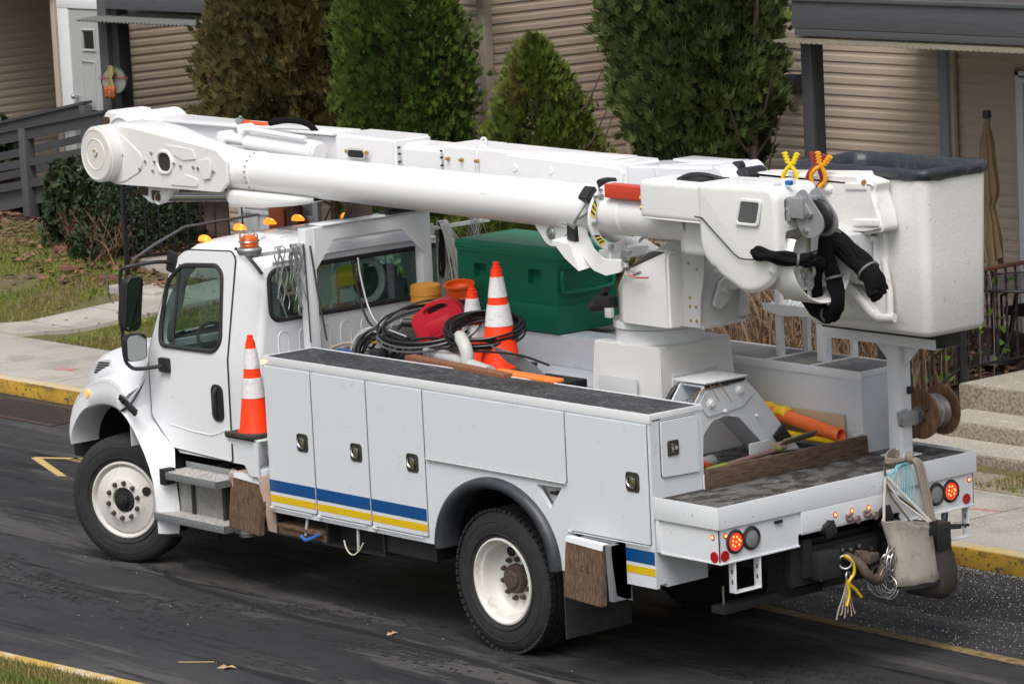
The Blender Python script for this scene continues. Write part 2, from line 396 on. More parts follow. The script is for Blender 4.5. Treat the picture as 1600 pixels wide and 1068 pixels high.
# --- cab shell
CY0, CY1, KZ = .24, 2.22, 1.75
def tum(z): return max(0.0, z - KZ) / .9 * .15
def xfront(z):
    if z < 1.2: return -4.19 - .26 * (z - .95) / .25
    if z < 1.75: return -4.45 - .02 * (z - 1.2) / .55
    return -4.47 + .32 * (z - 1.75) / .78
def ring(z, ins=0.0, rr=.1, grow=0.0):
    x0, x1, y0, y1 = xfront(z) + ins - grow, -3.0 - ins * .8 + grow, CY0 + tum(z) + ins - grow, CY1 - tum(z) - ins + grow
    pts = []
    rq = min(rr, .05) if ins < .01 else rr
    for (cx, cy, a0, r_) in ((x1, y1, 0, rq), (x0, y1, 90, rr * .9), (x0, y0, 180, rr * .9), (x1, y0, 270, rq)):
        sx = -1 if cx == x1 else 1; sy = -1 if cy == y1 else 1
        for k in range(7):
            a = R(a0 + 15 * k); pts.append((cx + sx * r_ + r_ * math.cos(a), cy + sy * r_ + r_ * math.sin(a), z))
    return pts
def shell(levels, g=0.0):
    m = MB(); rows = [ring(z, i, r_, g) for (z, i, r_) in levels]; m.grid(rows, closed=True)
    vs = m.bm.verts[:]
    m.bm.verts.ensure_lookup_table(); n = 28
    m.bm.faces.new([m.bm.verts[i] for i in range(n)][::-1]); m.bm.faces.new([m.bm.verts[i] for i in range(len(vs) - n, len(vs))])
    bmesh.ops.recalc_face_normals(m.bm, faces=m.bm.faces); return m
cab = obj('cab', shell([(.95, .0, .1), (1.2, 0, .1), (1.5, 0, .1), (1.75, 0, .1), (2.0, 0, .11), (2.3, 0, .12), (2.48, .0, .14), (2.53, .012, .16), (2.575, .045, .18), (2.605, .10, .2), (2.63, .2, .22), (2.65, .38, .25), (2.66, .6, .1)]), white, T)
cuts = []
c_in = obj('cut', shell([(1.05, .05, .08), (1.2, .05, .08), (1.75, .05, .08), (2.3, .05, .09), (2.45, .06, .1), (2.55, .12, .15)]), white, T); cuts.append(c_in)
win_side = rpoly([(-4.285, 1.79), (-3.575, 1.80), (-3.49, 1.88), (-3.535, 2.40), (-3.62, 2.455), (-4.08, 2.425), (-4.25, 2.29), (-4.30, 1.95)], [.07, .06, .05, .08, .08, .08, .06, .05])
cuts.append(obj('cut', MB().plate(win_side, axis='y', at=-.2, th=3.0), white, T))
win_rear = rrect(1.23, 2.262, 1.70, .385, .085)
win_rear = [(y, z + (y - 1.23) * 0.0) for y, z in win_rear]
cuts.append(obj('cut', MB().plate(win_rear, axis='x', at=-3.2, th=.5), white, T))
cuts.append(obj('cut', MB().plate([(.42, 1.78), (2.04, 1.78), (1.92, 2.44), (.54, 2.44)], axis='x', at=-4.9, th=.8), white, T))
build_boolean(cab, cuts)
# raised ribs pressed into the back of the cab and the roof
m = MB()
for k in range(9):
    y = .44 + k * .2; m.tube([(-3.0, y, 1.75), (-3.002, y, 1.93), (-3.003, y + .015, 1.965), (-3.003, y + .05, 1.98), (-3.003, y + .085, 1.965), (-3.002, y + .10, 1.93), (-3.0, y + .10, 1.75)], .008, 6)
for k in range(5): m.box(-3.68, -3.30, .74 + k * .21, .80 + k * .21, 2.64, 2.662, .004)
m.tube([(-2.998, .42, 2.515), (-2.996, 1.23, 2.525), (-2.998, 2.04, 2.515)], .010, 6)
obj('pressed_rib', m, white, cab)
m = MB(); m.box(-3.43, -3.0, .375, .42, 2.585, 2.60, .004)
obj('roof_seam', m, black, cab) if False else m.bm.free()
def sheared(mb):
    bm = mb.bm
    bmesh.ops.bisect_plane(bm, geom=bm.verts[:] + bm.edges[:] + bm.faces[:], plane_co=(0, 0, KZ), plane_no=(0, 0, 1))
    for v in bm.verts: v.co.y += tum(v.co.z) * (1 if v.co.y < 1.2 else -1)
    return mb
door_out = rpoly([(-4.19, .985), (-3.405, .955), (-3.395, 1.81), (-3.385, 2.52), (-3.44, 2.575), (-4.06, 2.545), (-4.22, 2.42), (-4.40, 1.87), (-4.45, 1.67), (-4.45, 1.21)], [.02, .03, 0, .05, .05, .08, .05, 0, 0, .03])
for side in (0, 1):
    y = CY0 - .012 if side == 0 else CY1
    d = obj('door', sheared(MB().plate(door_out, [win_side], axis='y', at=y, th=.012)), white, T, ang=20)
    m = MB(); yy = y + (.0 if side == 0 else .012)
    m.tube([(px, yy + (.006 if side == 0 else -.006), pz) for px, pz in door_out], .008, 5, closed=True); obj('door_seal', sheared(m), black, d)
    m = MB(); m.tube([(px, yy, pz) for px, pz in win_side], .019, 6, closed=True)
    m.tube([(-4.13, yy + .004, 1.80), (-4.105, yy + .004, 2.43)], .011, 6); obj('window_seal', sheared(m), rubber, d)
    obj('side_window', sheared(MB().plate(win_side, axis='y', at=y + .004, th=.004)), cabglass, d)
    s_ = -1 if side == 0 else 1; yo = yy
    m = MB(); m.plate(rrect(-3.545, 1.405, .155, .29, .06), axis='y', at=yo - .012 if side == 0 else yo, th=.012, bev=.004)
    m.tube([(-3.545, yo + s_ * .006, 1.52), (-3.545, yo + s_ * .035, 1.48), (-3.545, yo + s_ * .035, 1.33), (-3.545, yo + s_ * .006, 1.29)], .017, 8); obj('handle', m, black, d)
    m = MB(); m.tube([(-4.2, yo, 1.17), (-3.9, yo, 1.145), (-3.66, yo, 1.14), (-3.56, yo, 1.165), (-3.44, yo, 1.21)], .006, 6); obj('pressed_line', m, white, d)
m = MB(); m.tube([(x, y, z) for y, z, x in [(a, b, -3.0) for a, b in win_rear]], .020, 6, closed=True)
rw = obj('rear_window', MB().plate(win_rear, axis='x', at=-3.004, th=.005), cabglass, T); obj('window_seal', m, rubber, rw)
m = MB()
for (y0, y1, z0, z1) in ((.40, 2.06, 2.425, 2.44),): m.box(-3.015, -3.008, y0, y1, z0, z1)
m.bm.free()
paper = mat('pale_green_paper', (.42, .60, .58), .8); papery = mat('yellow_paper', (.50, .52, .02), .8)
m = MB(); m.box(-3.02, -3.012, .86, 1.03, 2.12, 2.40); m.box(-3.02, -3.012, 1.06, 1.2, 2.12, 2.22); m.box(-3.02, -3.012, .66, .76, 2.14, 2.40); obj('taped_paper', m, paper, rw)
m = MB(); m.box(-3.024, -3.016, 1.05, 1.23, 2.245, 2.40); obj('taped_note', m, papery, rw)
obj('windshield', MB().plate([(.44, 1.8), (2.02, 1.8), (1.9, 2.43), (.56, 2.43)], axis='x', at=0, th=.005).xf(Matrix(((1, 0, .41, -5.175), (0, 1, 0, 0), (0, 0, 1, 0), (0, 0, 0, 1)))), cabglass, T)
# interior: seats, wheel, dash, helmet-like headrest
seatm = mat('seat_fabric', (.20, .205, .21), .8)
for y in (.62, 1.75):
    m = MB(); m.box(-3.95, -3.42, y - .24, y + .24, 1.35, 1.52, .06, 3); m.obox((-3.42, y, 1.83), (.14, .46, .72), (0, R(10), 0), .06, 3); m.obox((-3.36, y, 2.22), (.10, .26, .16), (0, R(10), 0), .04, 3)
    obj('seat', m, seatm, T)
m = MB(); m.lathe([(.19 + .014 * math.cos(a), .014 * math.sin(a)) for a in [k * PI / 4 for k in range(9)]], (-4.02, .62, 1.78), (.75, 0, .66)); m.cyl((-4.02, .62, 1.78), (-4.25, .62, 1.5), .03); m.obox((-4.02, .62, 1.78), (.03, .36, .03), (0, R(-40), 0))
obj('steering_wheel', m, black, T)
m = MB(); m.box(-4.42, -4.15, .3, 2.16, 1.15, 1.74, .06, 3); obj('dashboard', m, black, T)
m = MB(); m.lathe([(.165 + .03 * math.cos(a), .03 * math.sin(a)) for a in [k * PI / 4 for k in range(9)]], (-3.12, 1.40, 2.24), (1, 0, 0)); obj('white_ring_tool', m, wplast, T)

# --- black weather strip over the rear corner and the cab hood
m = MB(); m.box(-3.40, -3.36, .355, .41, 2.56, 2.59); m.bm.free()
strip = []
for k in range(9):
    t = k / 8; strip.append((-3.385 + .37 * t, .372 - .035 * math.sin(t * PI * .5) + .0 * t, 2.600 - .16 * t ** 1.9))
m = MB(); m.tube([(x, y - .006, z) for x, y, z in strip], .013, 6); obj('weather_strip', m, rubber, cab)

# --- hood and fenders
FO = [(-5.305, .98), (-5.30, 1.06), (-5.285, 1.13), (-5.235, 1.235), (-5.16, 1.325), (-5.05, 1.405), (-4.936, 1.462), (-4.80, 1.505), (-4.678, 1.515), (-4.55, 1.47), (-4.472, 1.40)]
HD = [(-5.62, .62, .95), (-5.68, .56, 1.14), (-5.68, .50, 1.30), (-5.63, .46, 1.42), (-5.54, .43, 1.51), (-5.38, .41, 1.60), (-5.18, .39, 1.665), (-4.98, .38, 1.72), (-4.80, .37, 1.76), (-4.62, .37, 1.79), (-4.472, .36, 1.81)]
def hood_rows():
    rows = []
    for k, ((fx, fz), (hx, hy, hz)) in enumerate(zip(FO, HD)):
        half = [(fx, .0, fz - .015), (fx, .012, fz + .005), (fx - .01, .06, fz + .022)]
        for t, lf in ((.22, .06), (.42, .20), (.58, .50), (.74, .80), (.90, .96)):
            half.append((fx + (hx - fx) * t, .06 + (hy - .06) * t, fz + .02 + (hz - fz - .02) * lf))
        half += [(hx, hy + .02, hz - .02), (hx - .01, hy + .09, hz), (hx - .02, hy + .25, hz + .018), (hx - .03, 1.23, hz + .035)]
        rows.append(half + [(x, 2.46 - y, z) for x, y, z in half[-2::-1]])
    return rows
hood = obj('hood', MB().grid(hood_rows()), white, T, ang=60, sub=1)
m = MB(); m.plate(rpoly([(-5.21, 1.475), (-4.99, 1.48), (-4.985, 1.61), (-5.10, 1.595), (-5.23, 1.55), (-5.27, 1.505)], .03), axis='y', at=.225, th=.12, bev=.006)
va = obj('air_vent', m, wgrey, T); va.location = (0, 0, 0)
m = MB()
for k in range(5): m.obox((-5.11 + k * .008, .224, 1.492 + k * .021), (.23 - .02 * k, .008, .011), (0, R(-3), 0))
obj('vent_slot', m, black, va)
AR = [(-5.262, .93), (-5.257, .978), (-5.225, 1.06), (-5.165, 1.134), (-5.10, 1.19), (-5.027, 1.232), (-4.93, 1.268), (-4.839, 1.287), (-4.75, 1.295), (-4.669, 1.29), (-4.60, 1.277), (-4.54, 1.252), (-4.45, 1.195), (-4.361, 1.117), (-4.29, 1.04), (-4.231, .947), (-4.19, .85), (-4.159, .726), (-4.14, .55), (-4.132, .345)]
OU = [(-5.30, .93), (-5.305, .98), (-5.30, 1.06), (-5.285, 1.13), (-5.235, 1.235), (-5.16, 1.325), (-5.05, 1.405), (-4.936, 1.462), (-4.80, 1.505), (-4.678, 1.515), (-4.60, 1.49), (-4.53, 1.455), (-4.475, 1.40), (-4.462, 1.32), (-4.455, 1.20), (-4.33, 1.09), (-4.17, .975), (-4.03, .82), (-4.0, .55), (-4.02, .335)]
for side in (0, 1):
    rows = [[], [], [], [], []]
    for k, ((ax, az), (ox, oz)) in enumerate(zip(AR, OU)):
        s_ = 0 if k < 12 else .225 if k < 17 else .12
        for r_, (t, y) in enumerate(((-.02, .16), (0, .012), (.12, -.012), (.6, .0 + s_ * .35), (1, .004 + s_))):
            y = y if side == 0 else 2.46 - y
            rows[r_].append((ax + (ox - ax) * t, y, az + (oz - az) * t))
    rows[0] = [(x, (d_ if side == 0 else 2.46 - d_), z) for k, (x, _, z) in enumerate(rows[0]) for d_ in [.25 if k < 12 else .03]]
    f = obj('fender', MB().grid(rows), white, T, ang=60)
    ly = .05 if side == 0 else 2.41
    rows = [[(ax, (.245 if side == 0 else 2.215), az) for ax, az in AR], [(ax, (.75 if side == 0 else 1.7), az) for ax, az in AR]]
    obj('inner_liner', MB().grid(rows), chassis, f)
    yy = -.003 if side == 0 else 2.463
    m = MB(); m.cyl((-5.0, yy + .01, 1.37), (-5.0, yy - .012, 1.37), .034, n=20, bev=.006); obj('side_marker_lamp', m, amberd if False else mat('pale_amber_lens', (.8, .45, .12), .25, emit=(1, .5, .15), estr=.35), f)
    m = MB(); m.obox((-4.42, yy - .012, 1.338), (.05, .02, .25), (0, R(-65), 0), .008); m.obox((-4.36, yy - .022, 1.31), (.058, .02, .13), (0, R(-65), 0), .008); m.cyl((-4.47, yy - .03, 1.345), (-4.46, yy - .03, 1.385), .008); obj('hood_latch', m, black, f)
    m = MB(); q_ = lambda v: v if side == 0 else 2.46 - v
    m.tube([(-4.575, q_(.004), 1.258), (-4.50, q_(-.008), 1.29), (-4.445, q_(.02), 1.325), (-4.44, q_(.06), 1.37), (-4.462, q_(.13), 1.43), (-4.468, q_(.22), 1.55), (-4.47, q_(.32), 1.70), (-4.47, q_(.38), 1.80), (-4.47, q_(.6), 1.835)], .010, 6); obj('panel_gap', m, black, f)
# cowl panel between hood and cab
m = MB()
for q_ in (lambda v: v, lambda v: 2.46 - v): m.plate([(q_(a), b) for a, b in [(.02, 1.0), (.02, 1.37), (.12, 1.45), (.19, 1.58), (.27, 1.72), (.33, 1.79), (.36, 1.0)]], axis='x', at=-4.463, th=.006)
m.box(-4.465, -4.40, .255, 2.205, .98, 1.79, .02); obj('cowl', m, white, T)
m = MB(); m.box(-5.60, -5.45, .60, 1.86, .45, .75, .05, 3); obj('front_bumper', m, chassis, T)
m = MB(); m.plate([(.8, .72), (1.66, .72), (1.66, 1.42), (.8, 1.42)], axis='x', at=-5.70, th=.06); obj('grille', m, chassis, T)
for y in (.42, 2.04):
    m = MB(); m.ball((-5.42, y, 1.05), .16, (.6, 1, 1)); obj('headlamp', m, clearlens, T)
for y_ in (.10, 1.76):
    m = MB(); m.box(-5.42, -5.28, y_, y_ + .6, .80, 1.0, .03); obj('bumper_end', m, chassis, T)

# --- mirrors
for side in (0, 1):
    q = lambda y: y if side == 0 else 2.46 - y
    mr = obj('mirror', MB().tube(spline([(-4.20, q(.33), 2.44), (-4.23, q(.20), 2.455), (-4.33, q(.0), 2.435), (-4.385, q(-.03), 2.38), (-4.40, q(-.03), 2.2), (-4.41, q(-.03), 1.9), (-4.40, q(-.03), 1.72), (-4.37, q(-.01), 1.65), (-4.32, q(.04), 1.625), (-4.22, q(.22), 1.635)], 5), .016, 8), black, T)
    m = MB(); m.obox((-4.205, q(.34), 2.44), (.12, .03, .17), (0, R(14), 0), .012); m.obox((-4.215, q(.215), 1.64), (.13, .05, .12), (0, 0, 0), .02); obj('mirror_bracket', m, black, mr)
    for (nm, cz, hh, ww, x0) in (('upper', 2.145, .44, .165, -4.345), ('lower', 1.80, .215, .185, -4.335)):
        m = MB(); rows = []
        for (dx, k) in ((-.085, .45), (-.07, .75), (-.03, .96), (.03, 1.0), (.045, .97)):
            rows.append([(x0 + dx, q(.02) + a * k, cz + b * k) for a, b in rrect(0, 0, ww, hh, .05)])
        m.grid(rows, closed=True); m.plate([(q(.02) + a * .45, cz + b * .45) for a, b in rrect(0, 0, ww, hh, .05)], axis='x', at=x0 - .087, th=.004)
        ang = R(12 if side == 0 else -12)
        pv = Matrix.Translation((x0, q(.02), cz)); rot = pv @ Matrix.Rotation(-ang * (-.6 if nm == 'upper' else .5), 4, 'Z') @ Matrix.Rotation(R(9 if nm == 'upper' else 3), 4, 'Y') @ pv.inverted(); m.xf(rot)
        h = obj('mirror_housing', m, black, mr)
        m = MB().plate([(q(.02) + a, cz + b) for a, b in rrect(0, 0, ww * .9, hh * .94, .045)], axis='x', at=x0 + .036, th=.008).xf(rot)
        obj('mirror_glass', m, mat('mirror_glass', (.42, .46, .46), .03, 1.0), mr)
    m = MB(); m.cyl((-4.43, q(-.13), 2.26), (-4.43, q(-.13), 2.30), .014); m.cyl((-4.43, q(-.13), 2.30), (-4.43, q(-.13), 2.385), .008); m.tube([(-4.43, q(-.13), 2.26), (-4.43, q(-.12), 2.2), (-4.40, q(-.1), 2.15)], .006, 6)
    if side == 0: obj('antenna_mount', m, steel, mr)
    else: m.bm.free()

# --- roof lamps and beacon
for (x, y, z) in ((-3.97, .50, 2.605), (-4.01, .87, 2.645), (-4.045, 1.19, 2.65), (-4.03, 1.46, 2.647), (-4.0, 1.93, 2.61)):
    m = MB(); rows = []
    for k in range(8):
        t = k / 7; a = t * PI / 2; rows.append([(x + .066 * math.cos(a) * math.cos(b) - .02 * t, y + .046 * math.cos(a) * math.sin(b), z + .046 * math.sin(a)) for b in [2 * PI * j / 18 for j in range(18)]])
    m.grid(rows, closed=True); l = obj('roof_marker_lamp', m, amber, T)
    m = MB(); m.ball((x + .02, y, z + .022), .018); obj('bulb', m, mat('amber_hot', (1, .5, .1), .3, emit=(1, .55, .12), estr=4), l)
BX, BY, BZ = -2.81, .08, 2.635
m = MB(); m.cyl((BX, BY, BZ), (BX, BY, BZ + .055), .088, .082, 28, .004); m.lathe([(.088, 0), (.094, .01), (.094, .03), (.086, .04)], (BX, BY, BZ + .01)); m.cyl((BX, BY, BZ - .04), (BX, BY, BZ), .02)
bc = obj('beacon', m, galv, T)
m = MB(); m.cyl((BX, BY, BZ + .055), (BX, BY, BZ + .145), .066, .060, 28, .012)
for k in range(5): m.lathe([(.0665, 0), (.070, .005), (.0665, .01)], (BX, BY, BZ + .065 + k * .014))
obj('beacon_lens', m, amberd, bc)
m = MB()
for a in (20, 110): 
    c_, s_ = math.cos(R(a)), math.sin(R(a)); m.tube(spline([(BX - .078 * c_, BY - .078 * s_, BZ + .05), (BX - .078 * c_, BY - .078 * s_, BZ + .14), (BX - .055 * c_, BY - .055 * s_, BZ + .165), (BX + .055 * c_, BY + .055 * s_, BZ + .165), (BX + .078 * c_, BY + .078 * s_, BZ + .14), (BX + .078 * c_, BY + .078 * s_, BZ + .05)], 4), .005, 6)
m.lathe([(.078 + .004 * math.cos(a), .004 * math.sin(a)) for a in [k * PI / 3 for k in range(7)]], (BX, BY, BZ + .10)); obj('beacon_guard', m, steel, bc)

# --- headache rack
m = MB(); 
for y0 in (.575, 1.70): m.box(-2.86, -2.77, y0, y0 + .095, 1.34, 2.765, .006)
m.box(-2.86, -2.77, .67, 1.70, 2.64, 2.765, .006); m.plate([(.655, 2.765), (1.72, 2.765), (1.72, 2.44), (1.50, 2.66), (.84, 2.66), (.655, 2.44)], axis='x', at=-2.769, th=.006)
m.box(-2.93, -2.75, .74, 1.795, 2.77, 2.782, .003)
rack = obj('headache_rack', m, white, T)
m = MB(); m.box(-2.83, -2.80, .06, .58, 2.605, 2.632); m.box(-2.85, -2.78, .54, .582, 2.57, 2.66, .004); m.box(-2.83, -2.80, 1.797, 2.42, 2.605, 2.632); m.box(-2.85, -2.78, 1.796, 1.84, 2.57, 2.66, .004); obj('side_bar', m, wgrey, rack)
m = MB(); m.box(-2.90, -2.74, 1.38, 1.66, 2.782, 2.80, .004); m.box(-2.87, -2.77, 1.42, 1.62, 2.80, 2.97, .02); m.cyl((-2.76, 1.36, 2.79), (-2.76, 1.36, 2.82), .02); m.cyl((-2.76, 1.68, 2.79), (-2.76, 1.68, 2.82), .02); obj('boom_rest_pad', m, black, rack)
m = MB(); m.plate(rpoly([(-.0, .0), (.30, .0), (.30, .26), (.05, .27), (.09, .19), (.02, .17), (.06, .1)], .01), axis='x', at=-2.9, th=.02).xf(Matrix.Translation((0, 1.02, 2.75))); obj('rusty_bracket', m, rusty, rack)

# --- wheels (local: axle along y, outer face at -y)
def wheel(loc, rotz, kind, flip=False):
    root = bpy.data.objects.new('wheel', None); COL.objects.link(root); root.parent = T; OFF[root.name] = Vector()
    root.location = Vector(loc) - Vector(T.location); root.rotation_euler = (0, 0, rotz + (PI if flip else 0))
    # tyre
    Ro, W_ = .515, .275; m = MB()
    prof = [(.300, .030), (.325, .012), (.40, .0), (.45, .008), (.485, .022), (.505, .040), (Ro, .062)]
    grooves = []
    for g in (.095, .1375, .18): grooves += [(Ro, g - .008), (Ro - .012, g - .006), (Ro - .012, g + .006), (Ro, g + .008)]
    prof2 = prof + grooves + [(r, W_ - h) for r, h in prof[::-1]]
    m.lathe([(r, h) for r, h in prof2], (0, 0, 0), (0, 1, 0), 96)
    if kind != 'front':                                  # lugged shoulders of the drive tyres
        for k in range(60):
            a = 2 * PI * k / 60
            for h0 in (.045, .230): m.box(-.018, .018, h0 - .026, h0 + .026, Ro - .012, Ro + .006, M=Matrix.Rotation(a, 4, 'Y'))
    for rr in (.345, .43): m.lathe([(rr - .004, .006 if rr < .4 else .004), (rr, -.001 if rr < .4 else .001), (rr + .004, .006 if rr < .4 else .004)], (0, 0, 0), (0, 1, 0), 96)
    ty = obj('tyre', m, rubber, root)
    # rim
    m = MB()
    if kind == 'front':
        pr = [(.312, .022), (.308, .012), (.296, .010), (.286, .022), (.280, .05), (.272, .052), (.262, .030), (.245, .022), (.19, .016), (.175, .004), (.165, .0), (.105, .0), (.10, .02), (.09, .03)]
    else:
        pr = [(.314, .022), (.310, .010), (.298, .008), (.288, .020), (.280, .045), (.262, .055), (.252, .085), (.246, .12), (.235, .135), (.225, .15), (.21, .155), (.17, .16), (.13, .165), (.105, .16)]
    m.lathe(pr, (0, 0, 0), (0, 1, 0), 72); m.lathe([(.30, .25), (.285, .22), (.28, .05)], (0, 0, 0), (0, 1, 0), 48)
    rm = obj('rim', m, rimw, root)
    hy = .017 if kind == 'front' else .156
    m = MB()
    if kind == 'front':
        for a in (-15,): m.cyl((.222 * math.cos(R(a)), hy - .004, -.222 * math.sin(R(a)) * -1), (.222 * math.cos(R(a)), hy + .02, .222 * math.sin(R(a)) ), .030, n=24)
        m.bm.free(); m = MB(); m.cyl((.21, .0125, .08), (.21, .03, .08), .037, n=28)
    else: m.cyl((-.05, .144, .19), (-.05, .17, .19), .038, n=28)
    obj('hand_hole', m, chassis, rm)
    m = MB(); n_ = 10; rb = .142
    for k in range(n_):
        a = 2 * PI * k / n_ + .2; x, z = rb * math.cos(a), rb * math.sin(a); b0 = .0 if kind == 'front' else .15
        m.cyl((x, b0 + .005, z), (x, b0 - .018, z), .021, .019, 6, .002); m.cyl((x, b0 - .018, z), (x, b0 - .030, z), .013, .012, 10)
    obj('lug_nut', m, rusty, rm)
    m = MB(); b0 = .0 if kind == 'front' else .13
    if kind == 'front': m.cyl((0, b0 + .05, 0), (0, b0 + .004, 0), .096, .092, 32, .004); m.cyl((0, b0 + .01, 0), (0, b0 - .035, 0), .056, .050, 28, .008); m.cyl((0, b0 - .03, 0), (0, b0 - .045, 0), .03, .028, 20, .004)
    else: m.cyl((0, b0 + .04, 0), (0, b0 - .02, 0), .11, .10, 32, .004); m.cyl((0, b0 - .02, 0), (0, b0 - .045, 0), .07, .06, 28, .006)
    obj('hub', m, chassis if kind == 'front' else rusty, rm)
    return root
wheel((-4.741, .10, .515), R(22), 'front')
wheel((-4.741, 2.36, .515), R(22), 'front', True)
wheel((0, .048, .513), 0, 'rear'); wheel((0, .35, .513), 0, 'rear'); wheel((0, 2.40, .513), 0, 'rear', True); wheel((0, 2.10, .513), 0, 'rear', True)

# --- chassis
m = MB()
for y in (.80, 1.58): m.box(-5.5, 2.30, y, y + .08, .72, .98)
for x in (-3.4, -2.2, -.9, .9, 2.1): m.box(x, x + .1, .80, 1.66, .75, .95)
m.cyl((0, .4, .52), (0, 2.06, .52), .10); m.ball((0, 1.23, .52), .24, (1, .9, 1)); m.cyl((-4.741, .3, .50), (-4.741, 2.16, .50), .07)
m.cyl((-2.6, 1.23, .65), (0, 1.23, .55), .05); m.box(-2.55, -1.4, .15, .6, .70, .52); m.box(-3.3, -2.2, 1.5, 2.2, .45, .9, .05); m.box(-5.2, -4.2, .75, 1.7, .75, 1.3, .05)
m.box(-.7, .75, .9, 1.56, 1.0, 1.28)
obj('chassis', m, chassis, T)
# open tool trays under the front cabinets
m = MB(); m.box(-2.62, -1.30, .04, .5, .520, .532); m.box(-2.62, -2.60, .04, .5, .532, .70); m.box(-2.0, -1.98, .04, .5, .532, .70); m.box(-1.32, -1.30, .04, .5, .532, .70); m.box(-2.62, -1.3, .48, .5, .532, .70); m.box(-1.29, -.72, .06, .5, .56, .70); obj('under_tray', m, black, T)
m = MB(); m.obox((-2.22, .03, .655), (.022, .012, .19), (0, R(14), 0), .002); m.obox((-1.60, .03, .625), (.022, .012, .19), (0, R(2), 0), .002); obj('tray_prop', m, wgrey, T)
# --- fuel tank, steps
m = MB(); m.box(-4.03, -3.38, .13, .62, .42, .83, .05, 4); tk = obj('fuel_tank', m, alu, T)
m = MB()
for x in (-3.83, -3.42): m.box(x, x + .045, .118, .63, .41, .84, .01)
obj('tank_strap', m, black, tk)
m = MB(); m.cyl((-3.24, .22, .40), (-3.24, .22, .86), .10, n=32, bev=.03); m.cyl((-3.26, .19, .86), (-3.28, .12, .90), .04); m.obox((-3.27, .14, .84), (.08, .04, .03), (0, 0, .4), .01); obj('air_tank', m, alu, tk)
grate = mat('step_grating', (.50, .50, .49), .5, .5, dirt=(.26, .15, .07), dscale=16, damt=.65, dlo=.50, bump=.8, bscale=60)
for (x0, x1, z, y0, y1) in ((-4.03, -3.32, .845, .0, .23), (-4.14, -3.20, .515, -.03, .20)):
    m = MB(); m.box(x0, x1, y0, y0 + .006, z - .055, z + .004, .002); m.box(x0, x1, y1, y1 + .006, z - .01, z + .05, .002); m.box(x0, x0 + .005, y0, y1, z - .055, z); m.box(x1 - .005, x1, y0, y1, z - .055, z)
    st = obj('step', m, galv, T)
    m = MB(); m.box(x0 + .006, x1 - .006, y0 + .007, y1, z - .008, z)
    for i in range(int((x1 - x0) / .035)):
        for j in range(int((y1 - y0) / .035)):
            m.cyl((x0 + .025 + i * .035, y0 + .025 + j * .035, z), (x0 + .025 + i * .035, y0 + .025 + j * .035, z + .006), .009, .006, 8)
    obj('step_tread', m, grate, st)
m = MB(); m.box(-4.06, -3.99, -.01, .1, .74, .87, .01); obj('step_bracket', m, black, T)
m = MB(); m.plate([(-4.13, .36), (-3.95, .36), (-3.85, .42), (-3.5, .42), (-3.5, .36), (-4.13, .30)], axis='y', at=.12, th=.03); obj('step_frame', m, chassis, T)

# --- service body: near-side cabinet run
BX0, BX1, BZ0, BZ1 = -2.61, 1.705, .706, 1.883
archo = arc(.055, .706, .655, .555, 180, 0, 30)
side_out = [(BX0, BZ0)] + archo + [(.88, .706), (.88, .985), (1.40, .985), (1.40, .706), (BX1, BZ0), (BX1, BZ1), (BX0, BZ1)]
tri = rpoly([(.50, 1.282), (.775, 1.29), (.64, 1.125)], .012)
def cabinet(y0, y1, near):
    m = MB(); inn = y1 - y0
    if near: m.plate(side_out, [tri], axis='y', at=y0, th=.03); m.plate(side_out, axis='y', at=y0 + .10, th=inn - .10)
    else: m.plate(side_out, axis='y', at=y0, th=inn)
    if near: m.box(BX0, BX1, y0 + .03, y0 + .10, BZ1 - .03, BZ1 - .001); m.box(BX1 - .02, BX1 - .001, y0 + .03, y0 + .10, .73, BZ1 - .04); m.box(BX0 + .001, BX0 + .02, y0 + .03, y0 + .10, .73, BZ1 - .04)
    return m
sb = obj('side_cabinet', cabinet(0, .47, True), wbody, T, ang=25)
fb = obj('side_cabinet', cabinet(1.99, 2.456, False), wbody, T, ang=25)
m = MB(); m.box(BX0 + .012, BX1 - .02, .012, .46, BZ1 + .0005, BZ1 + .006); obj('cabinet_top', m, topcoat, sb)
m = MB(); m.box(BX0 + .012, BX1 - .02, 2.0, 2.446, BZ1 + .0005, BZ1 + .006); obj('cabinet_top', m, binmat, fb)
for (o_, y0, y1) in ((sb, 0, .47), (fb, 1.99, 2.456)):
    m = MB(); m.box(BX0 - .004, BX1 + .006, y0 - .006, y0 + .010, BZ1 - .05, BZ1 + .012, .003); m.box(BX0 - .004, BX1 + .006, y1 - .010, y1 + .004, BZ1 - .03, BZ1 + .012, .003)
    m.box(BX1 - .018, BX1 + .005, y0 + .01, y1 - .01, BZ1 - .028, BZ1 + .011, .002); m.box(BX0 - .005, BX0 + .012, y0 + .01, y1 - .01, BZ1 - .028, BZ1 + .011, .002)
    obj('top_rim', m, white, o_)
for x in (.74, 1.19): 
    m = MB(); m.box(x, x + .03, 2.0, 2.446, BZ1 + .006, BZ1 + .016, .002); obj('bin_lid_edge', m, wgrey, fb)
